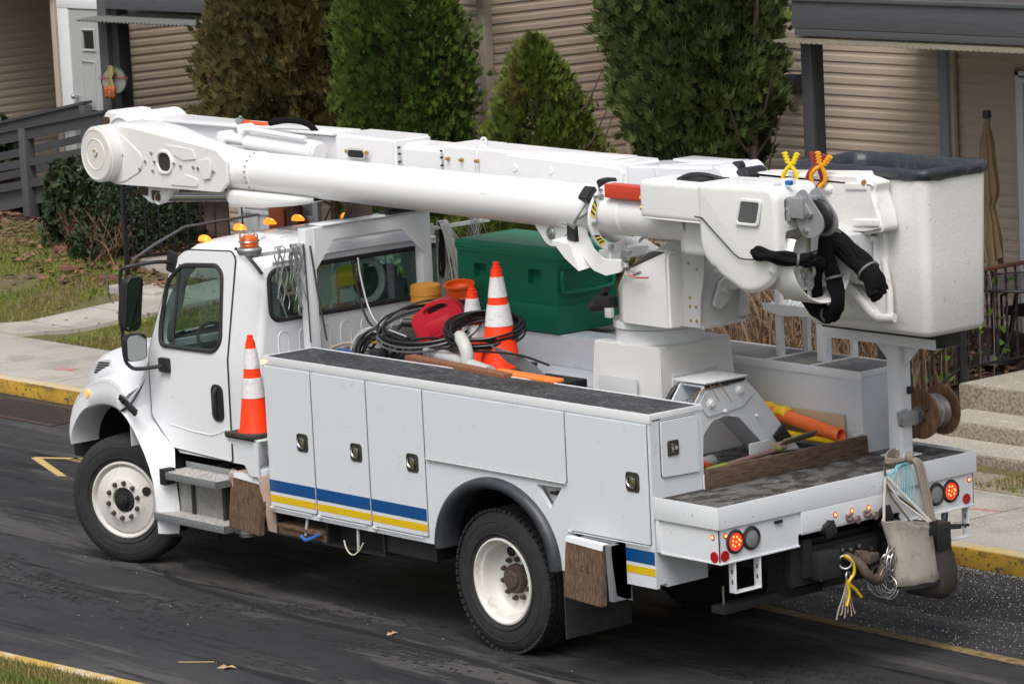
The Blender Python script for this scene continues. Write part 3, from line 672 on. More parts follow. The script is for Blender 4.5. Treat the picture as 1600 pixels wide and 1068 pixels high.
# wheel arch flare
fl = MB(); rows = []
for (a, b, y) in ((.585, .495, .12), (.585, .495, -.025), (.60, .51, -.055), (.64, .545, -.06), (.672, .572, -.04), (.680, .578, .0)):
    rows.append([(x, y, z) for x, z in [(.055 + .684 / .684 * a * math.cos(R(d)), .70 + b * math.sin(R(d))) for d in [180 - 180 * k / 40 for k in range(41)]]])
fl.grid(rows); obj('wheel_arch_flare', fl, mat('flare_rubber', (.035, .04, .048), .42, dirt=(.10, .11, .12), dscale=9, damt=.5), sb, ang=60)
m = MB(); m.grid([[(x, .02, z) for x, z in arc(.055, .706, .60, .51, 180, 0, 30)], [(x, 2.44, z) for x, z in arc(.055, .706, .60, .51, 180, 0, 30)]]); obj('wheel_well', m, chassis, T)
m = MB(); m.plate(tri, axis='y', at=.06, th=.01); m.box(.5, .52, .03, .1, 1.1, 1.3); obj('filler_recess', m, wgrey, sb)
m = MB(); m.box(.60, .66, .035, .05, 1.22, 1.24); m.cyl((.68, .03, 1.25), (.69, .055, 1.2), .012); obj('filler_cap', m, black, sb)
m = MB(); m.box(.885, 1.395, .05, .096, .71, .98); obj('chock_recess', m, chassis, sb)
# doors, with their seams, latches and stripes
doors = [('v', -2.600, -2.040, .755, 1.822, (-2.158, 1.283)), ('v', -2.012, -1.380, .755, 1.822, (-1.508, 1.283)), ('v', -1.352, -.722, .755, 1.822, (-.851, 1.281)), ('h', -.695, .832, 1.335, 1.822, None), ('r', .848, 1.672, 1.004, 1.822, (1.525, 1.421))]
def latch(parent, c, axis='y', at=-.012):
    m = MB(); x, z = c
    if axis == 'y':
        m.plate(rrect(x, z, .135, .135, .028), [rrect(x, z, .108, .108, .02)], axis='y', at=at - .008, th=.010, bev=.003); m.box(x - .055, x + .055, at - .001, at + .006, z - .055, z + .055)
        l = obj('latch', m, mat('latch_plate', (.16, .155, .14), .35, .8, var=.3, vscale=30), parent)
        m = MB(); m.obox((x + .012, at - .010, z), (.052, .02, .062), (0, 0, .1), .008); m.tube([(x - .045, at - .008, z + .03), (x - .05, at - .012, z - .005), (x - .025, at - .014, z - .035), (x + .02, at - .012, z - .042)], .006, 6); m.obox((x, at - .014, z + .036), (.05, .012, .012), (0, 0, 0), .004)
        obj('latch_handle', m, chrome, l)
    else:
        m.plate(rrect(x, z, .10, .105, .012), [rrect(x, z, .078, .084, .01)], axis='x', at=at - .002, th=.010, bev=.003); m.box(at - .006, at + .001, x - .04, x + .04, z - .045, z + .045)
        l = obj('latch', m, mat('latch_plate', (0, 0, 0)), parent)
        m = MB(); m.obox((at + .006, x - .012, z), (.014, .028, .06), (0, 0, 0), .005); m.cyl((at + .002, x + .02, z), (at + .014, x + .02, z), .014, n=16); obj('latch_handle', m, chrome, l)
for (k, x0, x1, z0, z1, lt) in doors:
    d = obj('compartment_door', MB().plate(rpoly([(x0, z0), (x1, z0), (x1, z1), (x0, z1)], .012), axis='y', at=-.012, th=.0115, bev=.003), wbody, T)
    m = MB(); g = .006
    m.box(x1 + .001, x1 + g, -.0015, -.0005, z0, z1); m.box(x0 - .004, x0 - .0005, -.0015, -.0005, z0, z1); m.box(x0, x1, -.0015, -.0005, z0 - .004, z0 - .0005); obj('door_seal', m, black, d)
    if lt: latch(d, lt)
    m = MB()
    if k == 'v': m.cyl((x0 + .02, -.016, z0 - .012), (x1 - .05, -.016, z0 - .012), .0045, n=8); m.cyl((x0 + .006, -.018, z0 - .012), (x0 + .04, -.018, z0 - .012), .013, n=10)
    elif k == 'h': m.cyl((x0, -.016, z0 - .006), (x1, -.016, z0 - .006), .007, n=8)
    else: m.cyl((x0 + .05, -.016, z0 - .010), (x1, -.016, z0 - .010), .0045, n=8); m.cyl((x0 + .006, -.02, z0 - .006), (x0 + .035, -.02, z0 - .006), .015, n=10)
    obj('hinge', m, wgrey, d)
    if k == 'v':
        xe = {-2.040: -2.012, -1.380: -1.352, -.722: -.722}[x1] - .008
        m = MB(); m.box(x0, x1, -.0135, -.0122, .868, .958); obj('blue_stripe', m, blue, d)
        m = MB(); m.box(x0, x1, -.0135, -.0122, .790, .843); obj('yellow_stripe', m, yels, d)
m = MB()
for (a, b) in ((-2.036, -2.016), (-1.376, -1.356), (1.404, 1.700)): m.box(a, b, -.002, -.0008, .868, .958)
obj('blue_stripe', m, blue, sb)
m = MB()
for (a, b) in ((-2.036, -2.016), (-1.376, -1.356), (1.404, 1.700)): m.box(a, b, -.002, -.0008, .790, .843)
obj('yellow_stripe', m, yels, sb)
m = MB(); m.cyl((-2.607, -.012, 1.845), (-2.597, -.012, 1.845), .012)
l = obj('marker_lamp', MB().ball((-2.60, -.012, 1.848), .014), mat('amber_hot', (0, 0, 0)), T); m.bm.free()
# rear face door of the cabinet
d = obj('rear_cabinet_door', MB().plate(rpoly([(.085, 1.455), (.425, 1.445), (.425, 1.835), (.085, 1.835)], .02), axis='x', at=1.706, th=.014, bev=.003), wbody, T)
m = MB(); m.tube([(1.7075, y, z) for y, z in rpoly([(.085, 1.455), (.425, 1.445), (.425, 1.835), (.085, 1.835)], .02)], .004, 5, closed=True); obj('door_seal', m, black, d)
latch(d, (.185, 1.645), 'x', 1.722)
# --- cargo floor, front deck box, far inner box
m = MB(); m.box(-2.6, 1.72, .471, 1.989, 1.28, 1.325); m.box(-2.6, -2.58, .471, 1.989, 1.325, 1.80); obj('cargo_floor', m, deckm, T)
m = MB(); m.box(-2.578, -.35, .473, 1.987, 1.327, 1.70, .01); obj('cargo_box', m, wbody, T)
m = MB(); m.box(-1.95, -.10, 1.72, 1.985, 1.70, 1.936, .006); m.box(-.095, .35, 1.75, 1.985, 1.327, 1.935, .006); obj('far_box', m, wbody, T)
# --- tail shelf
m = MB(); m.box(1.71, 2.33, .012, 2.444, 1.27, 1.318); obj('shelf_deck', m, deckm, T)
m = MB()
m.box(1.706, 2.34, 0, .010, 1.188, 1.3375, .002); m.box(2.328, 2.34, .010, 2.446, 1.188, 1.3375, .002); m.box(2.329, 2.3385, .755, 1.70, 1.04, 1.187, .001); m.box(1.706, 2.34, 2.446, 2.456, 1.188, 1.3375, .002)
sh = obj('tail_shelf', m, wshelf, T)
m = MB()
pan = [(.02, .962), (.735, .962), (.735, 1.03), (.76, 1.04), (1.70, 1.04), (1.70, .985), (1.72, .962), (2.436, .962), (2.436, 1.19), (.02, 1.19)]
m.plate(pan, axis='x', at=2.312, th=.012); m.box(1.74, 2.324, .020, .030, .962, 1.19); m.box(1.74, 2.324, 2.426, 2.436, .962, 1.19); m.box(1.712, 1.745, .008, .03, .96, 1.19, .003)
m.box(1.74, 2.334, .016, .74, .950, .962, .002); m.box(1.74, 2.334, 1.72, 2.44, .950, .962, .002); m.box(2.29, 2.334, .76, 1.70, 1.028, 1.04, .002)
tp = obj('tail_panel', m, wshelf, T)
m = MB(); m.plate([(.30, .99), (.68, .99), (.69, 1.165), (.33, 1.165)], axis='x', at=2.3245, th=.006, bev=.002); tp2 = obj('license_hatch', m, wshelf, tp) if False else m.bm.free()
m = MB(); m.plate(rpoly([(.36, .985), (.72, .985), (.72, 1.175), (.36, 1.175)], .01), axis='x', at=2.3245, th=.004, bev=.0015); m.bm.free()
m = MB(); m.obox((2.333, .55, 1.155), (.02, .07, .022), (0, 0, 0), .008); obj('hatch_handle', m, black, tp)
FX = 2.325
def roundlamp(y, z, lit, r_=.062):
    m = MB(); m.lathe([(r_ - .004, .0), (r_ - .002, .012), (r_ + .004, .016), (r_ + .014, .012), (r_ + .020, .0)], (FX, y, z), (1, 0, 0), 36)
    l = obj('tail_lamp', m, rubber, T)
    m = MB(); m.lathe([(.001, .013), (r_ * .6, .011), (r_ - .002, .006), (r_ - .002, 0)], (FX, y, z), (1, 0, 0), 36); obj('lens', m, redlit if lit else clearlens, l)
    if lit:
        m = MB(); rr2 = random.Random(3)
        for (a, b) in ((0, 0), (.026, .012), (-.026, .01), (.008, .032), (-.01, -.03), (.026, -.022), (-.03, -.016), (-.02, .036), (.038, .0)): m.lathe([(.0, .004), (.006, .002), (.008, 0)], (FX + .011, y + a, z + b), (1, 0, 0), 8)
        obj('led', m, redhot, l)
for (y, z, lit) in ((.157, 1.087, 1), (.303, 1.087, 0), (2.061, 1.091, 0), (2.205, 1.090, 1)): roundlamp(y, z, lit)
def smalllamp(p, ax):
    m = MB(); q0 = Vector(p); q1 = q0 + Vector(ax) * .008; m.cyl(q0, q1, .013, .009, 16); l = obj('marker_lamp', m, redhot, T)
    m = MB(); m.cyl(q0 - Vector(ax) * .003, q0 + Vector(ax) * .003, .019, n=18); obj('grommet', m, redrefl, l)
for y, z in ((.073, 1.140), (2.39, 1.14), (1.071, 1.116), (1.229, 1.117), (1.388, 1.113)): smalllamp((FX if y < .5 or y > 2 else 2.3388, y, z), (1, 0, 0))
smalllamp((2.26, .019, 1.13), (0, -1, 0))
for (p, q_) in (((FX, .060, 1.005), (1, 0, 0)), ((FX, 2.36, 1.01), (1, 0, 0)), ((2.27, .019, .998), (0, -1, 0))):
    m = MB(); m.cyl(p, Vector(p) + Vector(q_) * .006, .038, .036, 24); obj('reflector', m, redrefl, T)
for y, z in ((.983, 1.035), (1.52, 1.05)):
    m = MB(); m.cyl((FX - .02, y, z), (FX + .05, y, z), .045, .042, 8, .004); m.obox((FX + .055, y, z), (.02, .10, .10), (R(20), 0, 0), .01); m.cyl((FX + .03, y, z + .05), (FX + .06, y, z + .05), .012); obj('trailer_socket', m, black, T)
for y in (1.19, 1.36):
    m = MB(); m.cyl((FX, y, 1.075), (FX + .06, y, 1.065), .024, .02, 12, .004); m.cyl((FX + .05, y + .04, 1.06), (FX + .075, y + .045, 1.06), .03, n=14, bev=.004); m.obox((FX + .03, y, 1.095), (.03, .06, .012), (0, 0, .3), .003); obj('air_coupler', m, mat('dull_metal_pink', (.35, .25, .25), .4, .6, var=.4, vscale=60), T)
# hitch, hooks and rear steps
m = MB(); m.box(2.18, 2.26, .72, 1.80, .66, .915, .005); m.box(2.0, 2.17, .74, .84, .60, .96); m.box(2.26, 2.30, 1.0, 1.50, .62, .89, .005)
for (y, z) in ((1.06, .84), (1.14, .86), (1.22, .85), (1.08, .78), (1.3, .86), (1.42, .82)): m.cyl((2.30, y, z), (2.315, y, z), .018, n=6)
m.box(2.02, 2.14, .20, 1.12, .555, .605, .004); m.box(2.08, 2.14, .20, 1.12, .605, .615)
hb = obj('hitch_beam', m, chassis, T)
m = MB()
for (y, z) in ((1.06, .84), (1.14, .86), (1.22, .85), (1.08, .78), (1.3, .86), (1.42, .82)): m.cyl((2.316, y, z), (2.328, y, z), .014, n=6)
m.cyl((2.1, .24, .61), (2.1, .24, .74), .008); obj('bolt', m, steel, hb)
for y0, z0 in ((.86, .70), (1.88, .74)):
    m = MB(); m.box(2.30, 2.40 if y0 < 1 else 2.50, y0, y0 + (.19 if y0 < 1 else .14), z0, z0 + .19, .012); o_ = obj('bumper_block', m, black, T)
    m = MB()
    xq = 2.40 if y0 < 1 else 2.50
    for dz in (.055, .135): m.cyl((xq - .002, y0 + .10, z0 + dz), (xq + .003, y0 + .10, z0 + dz), .022, n=14)
    obj('bolt_hole', m, chassis, o_)
m = MB(); m.tube(spline([(2.30, 1.20, .80), (2.42, 1.20, .77), (2.47, 1.22, .70), (2.47, 1.30, .64), (2.45, 1.38, .66), (2.43, 1.40, .72)], 6), .034, 12, rads=None); m.tube([(2.30, 1.30, .80), (2.40, 1.32, .80)], .03, 10); m.obox((2.42, 1.30, .79), (.09, .14, .06), (0, 0, .3), .015); obj('pintle_hook', m, rusty, T)
for (y0, y1, z0) in ((.150, .385, .735), (2.17, 2.385, .735)):
    m = MB(); m.box(2.26, 2.325, y0, y0 + .008, z0, .95, .001); m.box(2.26, 2.325, y1 - .008, y1, z0, .95, .001); m.box(2.26, 2.325, y0 + .008, y1 - .008, z0, z0 + .008, .001); st = obj('rear_step', m, wshelf, T)
    m = MB()
    for y in (y0 - .001, y1 - .009):
        for z in (z0 + .06, z0 + .13): m.box(2.285, 2.30, y, y + .010, z, z + .03)
    obj('step_slot', m, rusty, st)
m = MB(); m.tube([(2.28, 1.98, .91), (2.36, 2.05, .90), (2.36, 2.12, .90), (2.36, 2.13, .95)], .009, 8); m.tube([(2.3, 1.97, .88), (2.42, 2.28, .85)], .010, 8); m.tube([(2.3, 1.95, .86), (2.40, 2.22, .84)], .010, 8); obj('hydraulic_rod', m, black, T)
for y0 in (-.05, 1.9):
    m = MB(); m.box(.80, .812, y0, y0 + .60, .24, .72); obj('mudflap', m, mat('mudflap_rubber', (.03, .03, .032), .7, dirt=(.08, .08, .08), dscale=4, damt=.7), T)
m = MB(); m.tube([(2.11, .21, .61), (2.11, .21, .76)], .008, 6); m.bm.free()
# ================================================================ pedestal, turret, booms, bucket (parts of the truck)
m = MB(); bt = [(.06, .88), (.84, .88), (.84, 1.65), (.06, 1.65)]; tp_ = [(.11, .925), (.80, .925), (.80, 1.61), (.11, 1.61)]
m.raw([(x, y, 1.326) for x, y in bt] + [(x, y, 2.13) for x, y in tp_], [(0, 1, 2, 3), (7, 6, 5, 4), (0, 4, 5, 1), (1, 5, 6, 2), (2, 6, 7, 3), (3, 7, 4, 0)])
bmesh.ops.recalc_face_normals(m.bm, faces=m.bm.faces); bmesh.ops.bevel(m.bm, geom=m.bm.edges[:], offset=.008, segments=2, affect='EDGES')
ped = obj('pedestal', m, mat('pedestal_paint', (.66, .66, .65), .45, dirt=(.42, .33, .16), dscale=4, damt=.5, dlo=.6, dstretch=(3, 3, .6), bump=.06, bscale=20), T)
m = MB(); m.box(.812, .826, 1.02, 1.45, 1.62, 1.93, .003); m.box(.2, .6, .872, .885, 1.5, 1.9, .003)
for (x, y, z) in ((.83, 1.06, 1.88), (.83, 1.41, 1.88), (.83, 1.06, 1.66)): m.cyl((x - .006, y, z), (x + .004, y, z), .012, n=10)
obj('access_plate', m, wgrey, ped)
CX, CYY = .46, 1.25
m = MB(); m.lathe([(0, 2.13), (.318, 2.13), (.318, 2.225), (.30, 2.232), (.335, 2.236), (.335, 2.285), (0, 2.285)], (CX, CYY, 0), (0, 0, 1), 64)
tur = obj('turret', m, white, T, ang=30)
bplate = mat('turret_plate', (.50, .505, .515), .45, dirt=(.3, .26, .2), dscale=9, damt=.4, bump=.05, bscale=20)
m = MB()
for y in (1.0, 1.40): m.plate([(.35, 2.285), (1.15, 2.29), (1.165, 2.50), (1.21, 2.66), (1.24, 2.95), (1.30, 3.10), (1.28, 3.25), (1.12, 3.27), (1.02, 3.16), (.92, 2.9), (.6, 2.75), (.35, 2.45)], axis='y', at=y, th=.018, bev=.003)
m.box(1.13, 1.15, 1.018, 1.40, 2.31, 2.66); m.box(.5, 1.17, 1.018, 1.42, 2.285, 2.31); m.box(1.0, 1.04, 1.018, 1.40, 2.3, 2.9); m.box(1.02, 1.30, 1.418, 1.62, 2.90, 3.10); m.box(1.15, 1.18, 1.36, 1.45, 2.33, 2.55, .003)
obj('turret_frame', m, bplate, tur)
m = MB()
for x, z in ((1.06, 2.74), (1.14, 2.70), (1.06, 2.50), (1.06, 2.44), (1.06, 2.34), (1.12, 2.34), (1.12, 2.44), (1.03, 2.85)): m.cyl((x, 1.002, z), (x, .993, z), .010, n=8)
obj('bolt', m, brass, tur)
m = MB(); m.plate(rpoly([(1.10, 2.44), (1.17, 2.60), (1.32, 2.66), (1.36, 2.58), (1.30, 2.50), (1.16, 2.40)], .02), axis='x', at=1.165, th=.03, bev=.004); m.box(1.19, 1.27, 1.24, 1.36, 2.54, 2.64, .008); m.cyl((1.195, 1.20, 2.53), (1.215, 1.20, 2.53), .022, n=8); b_ = obj('lug_bracket', m, wgrey, tur)
m = MB(); m.cyl((1.52, .985, 2.585), (1.52, .955, 2.585), .02, n=6); m.bm.free()
# white moulded cover with sloping top and chamfered front corner
m = MB()
lo = [(.33, 1.16), (.33, .98), (.52, .865), (.985, .865), (.985, 1.02), (.9, 1.16)]
zt_ = lambda x: 2.56 + (min(max(x, .33), .80) - .33) / .47 * .262
rows = [[(x, y, 2.295) for x, y in lo], [(x, y, 2.50) for x, y in lo], [(x, y, zt_(x) - .02) for x, y in lo], [(x + (.02 if x < .6 else -.012), y + (.02 if y < 1 else -.01), zt_(x)) for x, y in lo]]
m.grid(rows, closed=True); m.bm.verts.ensure_lookup_table()
top = [m.bm.verts[i] for i in range(18, 24)]
vx = [m.bm.verts.new((.80, v.co.y, zt_(.80))) for v in (top[3], top[4])]
m.bm.faces.new([top[0], top[1], top[2], vx[0], vx[1]]); m.bm.faces.new([vx[0], top[3], top[4], top[5], vx[1]])
bmesh.ops.remove_doubles(m.bm, verts=m.bm.verts, dist=.0001); bmesh.ops.recalc_face_normals(m.bm, faces=m.bm.faces)
es = [e for e in m.bm.edges if len(e.link_faces) == 2 and e.calc_face_angle(0) > R(20)]
bmesh.ops.bevel(m.bm, geom=es, offset=.018, segments=3, affect='EDGES')
obj('turret_cover', m, wplast, tur, ang=60)
m = MB(); m.cyl((.30, .93, 2.40), (.12, .93, 2.37), .045, n=18, bev=.008); m.box(.17, .33, .88, .98, 2.37, 2.46, .02); m.cyl((.22, .93, 2.46), (.27, .93, 2.50), .025); m.cyl((.12, .93, 2.37), (.10, .93, 2.367), .036); obj('hydraulic_motor', m, black, tur)
m = MB(); m.box(.29, .35, .88, .92, 2.31, 2.38, .006); obj('motor_bracket', m, wgrey, tur)
# lift cylinders under the lower boom
m = MB(); m.cyl((-.35, 1.27, 2.98), (.95, 1.24, 2.52), .075, n=28, bev=.01); m.cyl((-.9, 1.30, 3.12), (-.35, 1.27, 2.98), .04); m.cyl((.95, 1.24, 2.52), (1.05, 1.24, 2.48), .10, n=28, bev=.01); obj('lift_cylinder', m, wgrey, T)
m = MB(); m.box(.35, 1.05, 1.25, 1.50, 2.60, 2.66, .01); m.tube([(.45, 1.10, 2.84), (.55, 1.08, 2.90), (.9, 1.08, 2.92)], .012, 8); obj('turret_crossplate', m, bplate, tur)
# ---- lower boom (far)
LY0, LY1 = 1.34, 1.66
def boomsec(m, x0, x1, z0a, z0b, z1a, z1b, y0=LY0, y1=LY1, bev=.02):
    V = [(x0, y0, z0a), (x0, y1, z0a), (x0, y1, z1a), (x0, y0, z1a), (x1, y0, z0b), (x1, y1, z0b), (x1, y1, z1b), (x1, y0, z1b)]
    q = MB(); q.raw(V, [(0, 1, 2, 3), (7, 6, 5, 4), (0, 4, 5, 1), (1, 5, 6, 2), (2, 6, 7, 3), (3, 7, 4, 0)]); bmesh.ops.recalc_face_normals(q.bm, faces=q.bm.faces)
    bmesh.ops.bevel(q.bm, geom=q.bm.edges[:], offset=bev, segments=3, affect='EDGES'); m._add(q.bm)
m = MB(); boomsec(m, -6.0, -3.30, 3.02, 3.02, 3.40, 3.375); m.box(-5.8, -3.4, LY0 - .02, LY0 + .01, 3.05, 3.08); m.box(-5.6, -3.3, LY0 - .05, LY1 - .08, 3.375, 3.40, .01)
boomsec(m, -3.30, -2.55, 3.00, 3.0, 3.392, 3.385, LY0 - .03, LY1 + .02)
lb = obj('lower_boom', m, wboom, T, ang=30)
m = MB(); boomsec(m, -2.55, -2.0, 3.03, 3.03, 3.35, 3.345, LY0 + .01, LY1 - .01, .04); obj('insulator_section', m, wboom, lb, ang=30)
m = MB(); boomsec(m, -2.0, -1.60, 3.0, 3.0, 3.375, 3.37, LY0 - .01, LY1 + .01); boomsec(m, -1.60, .10, 3.0, 2.98, 3.37, 3.345); m.plate([(-1.62, 3.01), (-1.25, 3.33), (.0, 3.30), (.05, 3.27), (.0, 2.99)], axis='y', at=LY0 - .012, th=.014, bev=.003)
m.box(-1.6, -.1, LY0 + .06, LY1 - .06, 3.35, 3.362, .004)
for x in (-1.05, -.62): m.cyl((x, LY0 - .03, 3.10), (x, LY0, 3.10), .055, n=24, bev=.006)
for x in (-1.15, -.75): m.cyl((x, LY0 - .018, 3.24), (x, LY0, 3.24), .03, n=20, bev=.004)
obj('boom_section', m, wboom, lb, ang=30)
m = MB(); boomsec(m, .10, .42, 2.97, 2.97, 3.33, 3.35, LY0 - .03, LY1 + .02); boomsec(m, .42, 1.02, 2.97, 2.95, 3.36, 3.385, LY0 - .05, LY1 + .05, .03)
m.plate(rpoly([(1.0, 2.95), (1.0, 3.385), (1.08, 3.385), (1.30, 3.20), (1.32, 3.05), (1.2, 2.95)], .05), axis='y', at=LY0 - .05, th=LY1 - LY0 + .10, bev=.02); m.box(.5, 1.0, 1.4, 1.6, 3.37, 3.392, .006)
obj('knuckle_casting', m, white, lb, ang=30)
m = MB(); m.cyl((1.20, 1.40, 3.29), (1.20, 1.60, 3.29), .075, n=28, bev=.01); m.cyl((1.10, 1.44, 3.36), (1.10, 1.50, 3.36), .04, n=20); obj('sheave', m, black, lb)
m = MB()
for x in (-2.53, -2.02):
    for z in (3.09, 3.15, 3.21, 3.27, 3.32): m.obox((x, LY0 - .003, z), (.02, .016, .014))
obj('bolt_row', m, black, lb)
m = MB()
for x in (-1.92, -1.76, -1.58, -2.85, -3.1): m.cyl((x, LY0 - (.06 if x < -2.6 else .01), 3.27), (x, LY0 - (.08 if x < -2.6 else .03), 3.268), .016, n=6); 
for x in (-1.92, -1.76, -1.58): m.cyl((x, LY0 - .03, 3.27), (x, LY0 - .045, 3.27), .010, n=8)
obj('hose_fitting', m, brass, lb)
m = MB(); m.plate(rrect(-2.98, 3.255, .24, .085, .04), axis='y', at=LY0 - .075, th=.014, bev=.004); oh = obj('slot_frame', m, wgrey, lb)
m = MB(); m.plate(rrect(-2.98, 3.255, .20, .055, .026), axis='y', at=LY0 - .077, th=.004); obj('slot_opening', m, chassis, oh)
m = MB(); m.lathe([(.022, -.006), (.038, -.006), (.038, .006), (.022, .006), (.022, -.006)], (-1.66, 1.46, 3.395), (0, 1, 0), 20); m.box(-1.70, -1.62, 1.455, 1.465, 3.35, 3.375); obj('lifting_eye', m, white, lb)
# far elbow of the lower boom
m = MB(); m.cyl((-6.06, 1.20, 3.19), (-6.06, 1.78, 3.19), .245, n=56, bev=.02); m.lathe([(.20, 0), (.205, -.012), (.215, -.012), (.22, 0)], (-6.06, 1.20, 3.19), (0, 1, 0), 56)
m.plate(rpoly([(-6.42, 3.10), (-6.48, 3.38), (-6.40, 3.44), (-6.25, 3.43), (-6.1, 3.2), (-6.2, 3.0)], [.04, .04, .05, .02, 0, .05]), axis='y', at=1.30, th=.36, bev=.02)
obj('elbow_housing', m, wboom, lb, ang=30)
brown = mat('brown_reflector', (.10, .06, .035), .3, var=.5, vscale=30)
m = MB(); m.box(-6.455, -6.36, 1.285, 1.30, 3.24, 3.38, .012); obj('reflector', m, brown, lb)
m = MB(); m.plate(rpoly([(-4.05, 3.31), (-2.95, 3.33), (-2.95, 3.42), (-4.0, 3.42)], .02), axis='y', at=1.28, th=.3, bev=.01); m.bm.free()
# compensating cylinder lying between the booms
m = MB(); m.cyl((-4.25, 1.18, 3.30), (-3.32, 1.18, 3.26), .085, n=32, bev=.02); m.cyl((-4.52, 1.18, 3.31), (-4.25, 1.18, 3.30), .045, n=20); m.cyl((-4.55, 1.12, 3.31), (-4.55, 1.24, 3.31), .06, n=24, bev=.01); m.tube([(-4.22, 1.12, 3.40), (-4.15, 1.10, 3.41), (-3.4, 1.10, 3.37)], .022, 10); m.cyl((-4.22, 1.08, 3.40), (-4.22, 1.2, 3.40), .045, n=20, bev=.008)
obj('boom_cylinder', m, wboom, T)
hs_ = spline([(-4.34, 1.20, 3.45), (-4.22, 1.22, 3.44), (-4.10, 1.24, 3.435), (-4.02, 1.25, 3.45), (-3.85, 1.27, 3.475), (-3.70, 1.29, 3.47), (-3.6, 1.31, 3.44), (-3.55, 1.33, 3.38)], 5)
m = MB(); m.tube(hs_[14:], .026, 10); hz_ = obj('hose_bundle', m, sleeve, T)
m = MB()
for dy in (-.015, 0, .015): m.tube([(p[0], p[1] + dy, p[2] + dy * .4) for p in hs_[:16]], .007, 6)
obj('orange_hose', m, mat('orange_hose_rubber', (.75, .10, .02), .4), hz_)
m = MB(); m.obox((-4.36, 1.19, 3.455), (.06, .06, .04), (0, .3, .4), .01); m.cyl((-4.38, 1.18, 3.43), (-4.34, 1.18, 3.49), .014); obj('hose_coupling', m, galv, hz_)
# ---- upper boom (near)
UY = .90
def ubz(x): return 3.115 + (x + 3.8) / 5 * (-.045)
m = MB(); m.cyl((-5.56, .60, 3.185), (-5.56, .79, 3.185), .228, .232, 64, .016); m.lathe([(.12, 0), (.125, -.005), (.13, 0)], (-5.56, .60, 3.185), (0, 1, 0), 48); m.lathe([(.195, 0), (.20, -.004), (.205, 0)], (-5.56, .60, 3.185), (0, 1, 0), 48)
cap = obj('elbow_cap', m, mat('cap_plastic', (.70, .69, .66), .42, dirt=(.5, .45, .36), dscale=6, damt=.35), T, ang=30)
m = MB(); m.tube([(-5.60, .598, 3.215), (-5.56, .594, 3.225), (-5.535, .594, 3.20), (-5.55, .594, 3.175), (-5.58, .596, 3.172)], .006, 6); obj('dried_glue_mark', m, mat('glue', (.5, .4, .22), .6), cap)
# elbow casting: loft of sections
rows = []
for (x, y0, y1, z0, z1, r_) in ((-5.70, .80, 1.16, 3.02, 3.38, .14), (-5.58, .76, 1.20, 2.95, 3.42, .12), (-5.35, .75, 1.20, 2.94, 3.415, .10), (-5.0, .745, 1.15, 2.945, 3.395, .09), (-4.6, .74, 1.08, 2.955, 3.345, .10), (-4.25, .74, 1.06, 2.96, 3.30, .13), (-4.0, .745, 1.055, 2.958, 3.275, .152), (-3.76, .746, 1.054, 2.96, 3.268, .1535)):
    rows.append([(x, a, b) for a, b in rrect((y0 + y1) / 2, (z0 + z1) / 2, y1 - y0, z1 - z0, min(r_, (y1 - y0) / 2 - .001, (z1 - z0) / 2 - .001), 7)])
m = MB(); m.grid(rows, closed=True); m.bm.faces.new(m.bm.verts[:0] or [v for v in m.bm.verts][:32])
ub = obj('upper_boom', m, wboom, T, ang=50)
oval = rrect(-4.755, 3.155, .20, .17, .075)
platep = rpoly([(-5.56, 3.41), (-5.2, 3.405), (-4.05, 3.285), (-3.93, 3.20), (-4.15, 3.185), (-4.22, 3.10), (-4.10, 3.03), (-3.92, 3.035), (-4.03, 2.955), (-5.48, 2.935), (-5.70, 3.0)], [.02, .1, .03, .01, .06, .06, .06, .01, .01, .05, .05])
platep = rpoly([(-5.56, 3.41), (-5.2, 3.405), (-4.05, 3.285), (-3.93, 3.205), (-3.93, 3.035), (-4.03, 2.955), (-5.48, 2.935), (-5.70, 3.0)], [.02, .1, .03, .01, .01, .01, .05, .05])
m = MB(); m.plate(platep, [oval], axis='y', at=.712, th=.03, bev=.003)
m.plate(rpoly([(-4.74, 3.30), (-4.35, 3.28), (-4.31, 3.20), (-4.50, 3.18), (-4.62, 3.22)], .03), axis='y', at=.703, th=.01, bev=.004); m.plate(rpoly([(-4.70, 2.975), (-4.31, 2.98), (-4.31, 3.05), (-4.48, 3.075), (-4.60, 3.02)], .03), axis='y', at=.703, th=.01, bev=.004)
m.plate(rpoly([(-5.58, 3.40), (-5.35, 3.36), (-5.07, 3.20), (-5.05, 3.13), (-5.10, 3.06), (-5.36, 2.95), (-5.55, 2.96)], [.02, .1, .05, .05, .05, .1, .02]), axis='y', at=.704, th=.009, bev=.004)
obj('side_plate', m, wplast, ub)
m = MB(); m.plate(rrect(-4.755, 3.155, .225, .195, .085), [rrect(-4.755, 3.155, .175, .145, .065)], axis='y', at=.698, th=.02, bev=.005); fr_ = obj('oval_frame', m, wboom, ub)
m = MB(); m.plate(oval, axis='y', at=.715, th=.01); obj('mesh_panel', m, mat('dark_mesh', (.03, .027, .022), .7, bump=.6, bscale=180), fr_)
m = MB(); m.plate([(-4.28, 3.20), (-4.12, 3.215), (-4.10, 3.13), (-4.13, 3.06), (-4.22, 3.045), (-4.26, 3.13)], axis='y', at=.692, th=.014, bev=.003); obj('cover_tab', m, wplast, ub)
m = MB()
for (x, z) in ((-4.93, 3.22), (-4.92, 3.075), (-5.02, 3.145), (-5.10, 3.08), (-5.33, 3.18), (-4.53, 3.135), (-4.36, 3.135), (-4.30, 3.13), (-4.09, 3.115), (-4.62, 3.15), (-4.89, 3.15)): m.cyl((x, .712, z), (x, .698, z), .012, n=8)
obj('bolt', m, galv, ub)
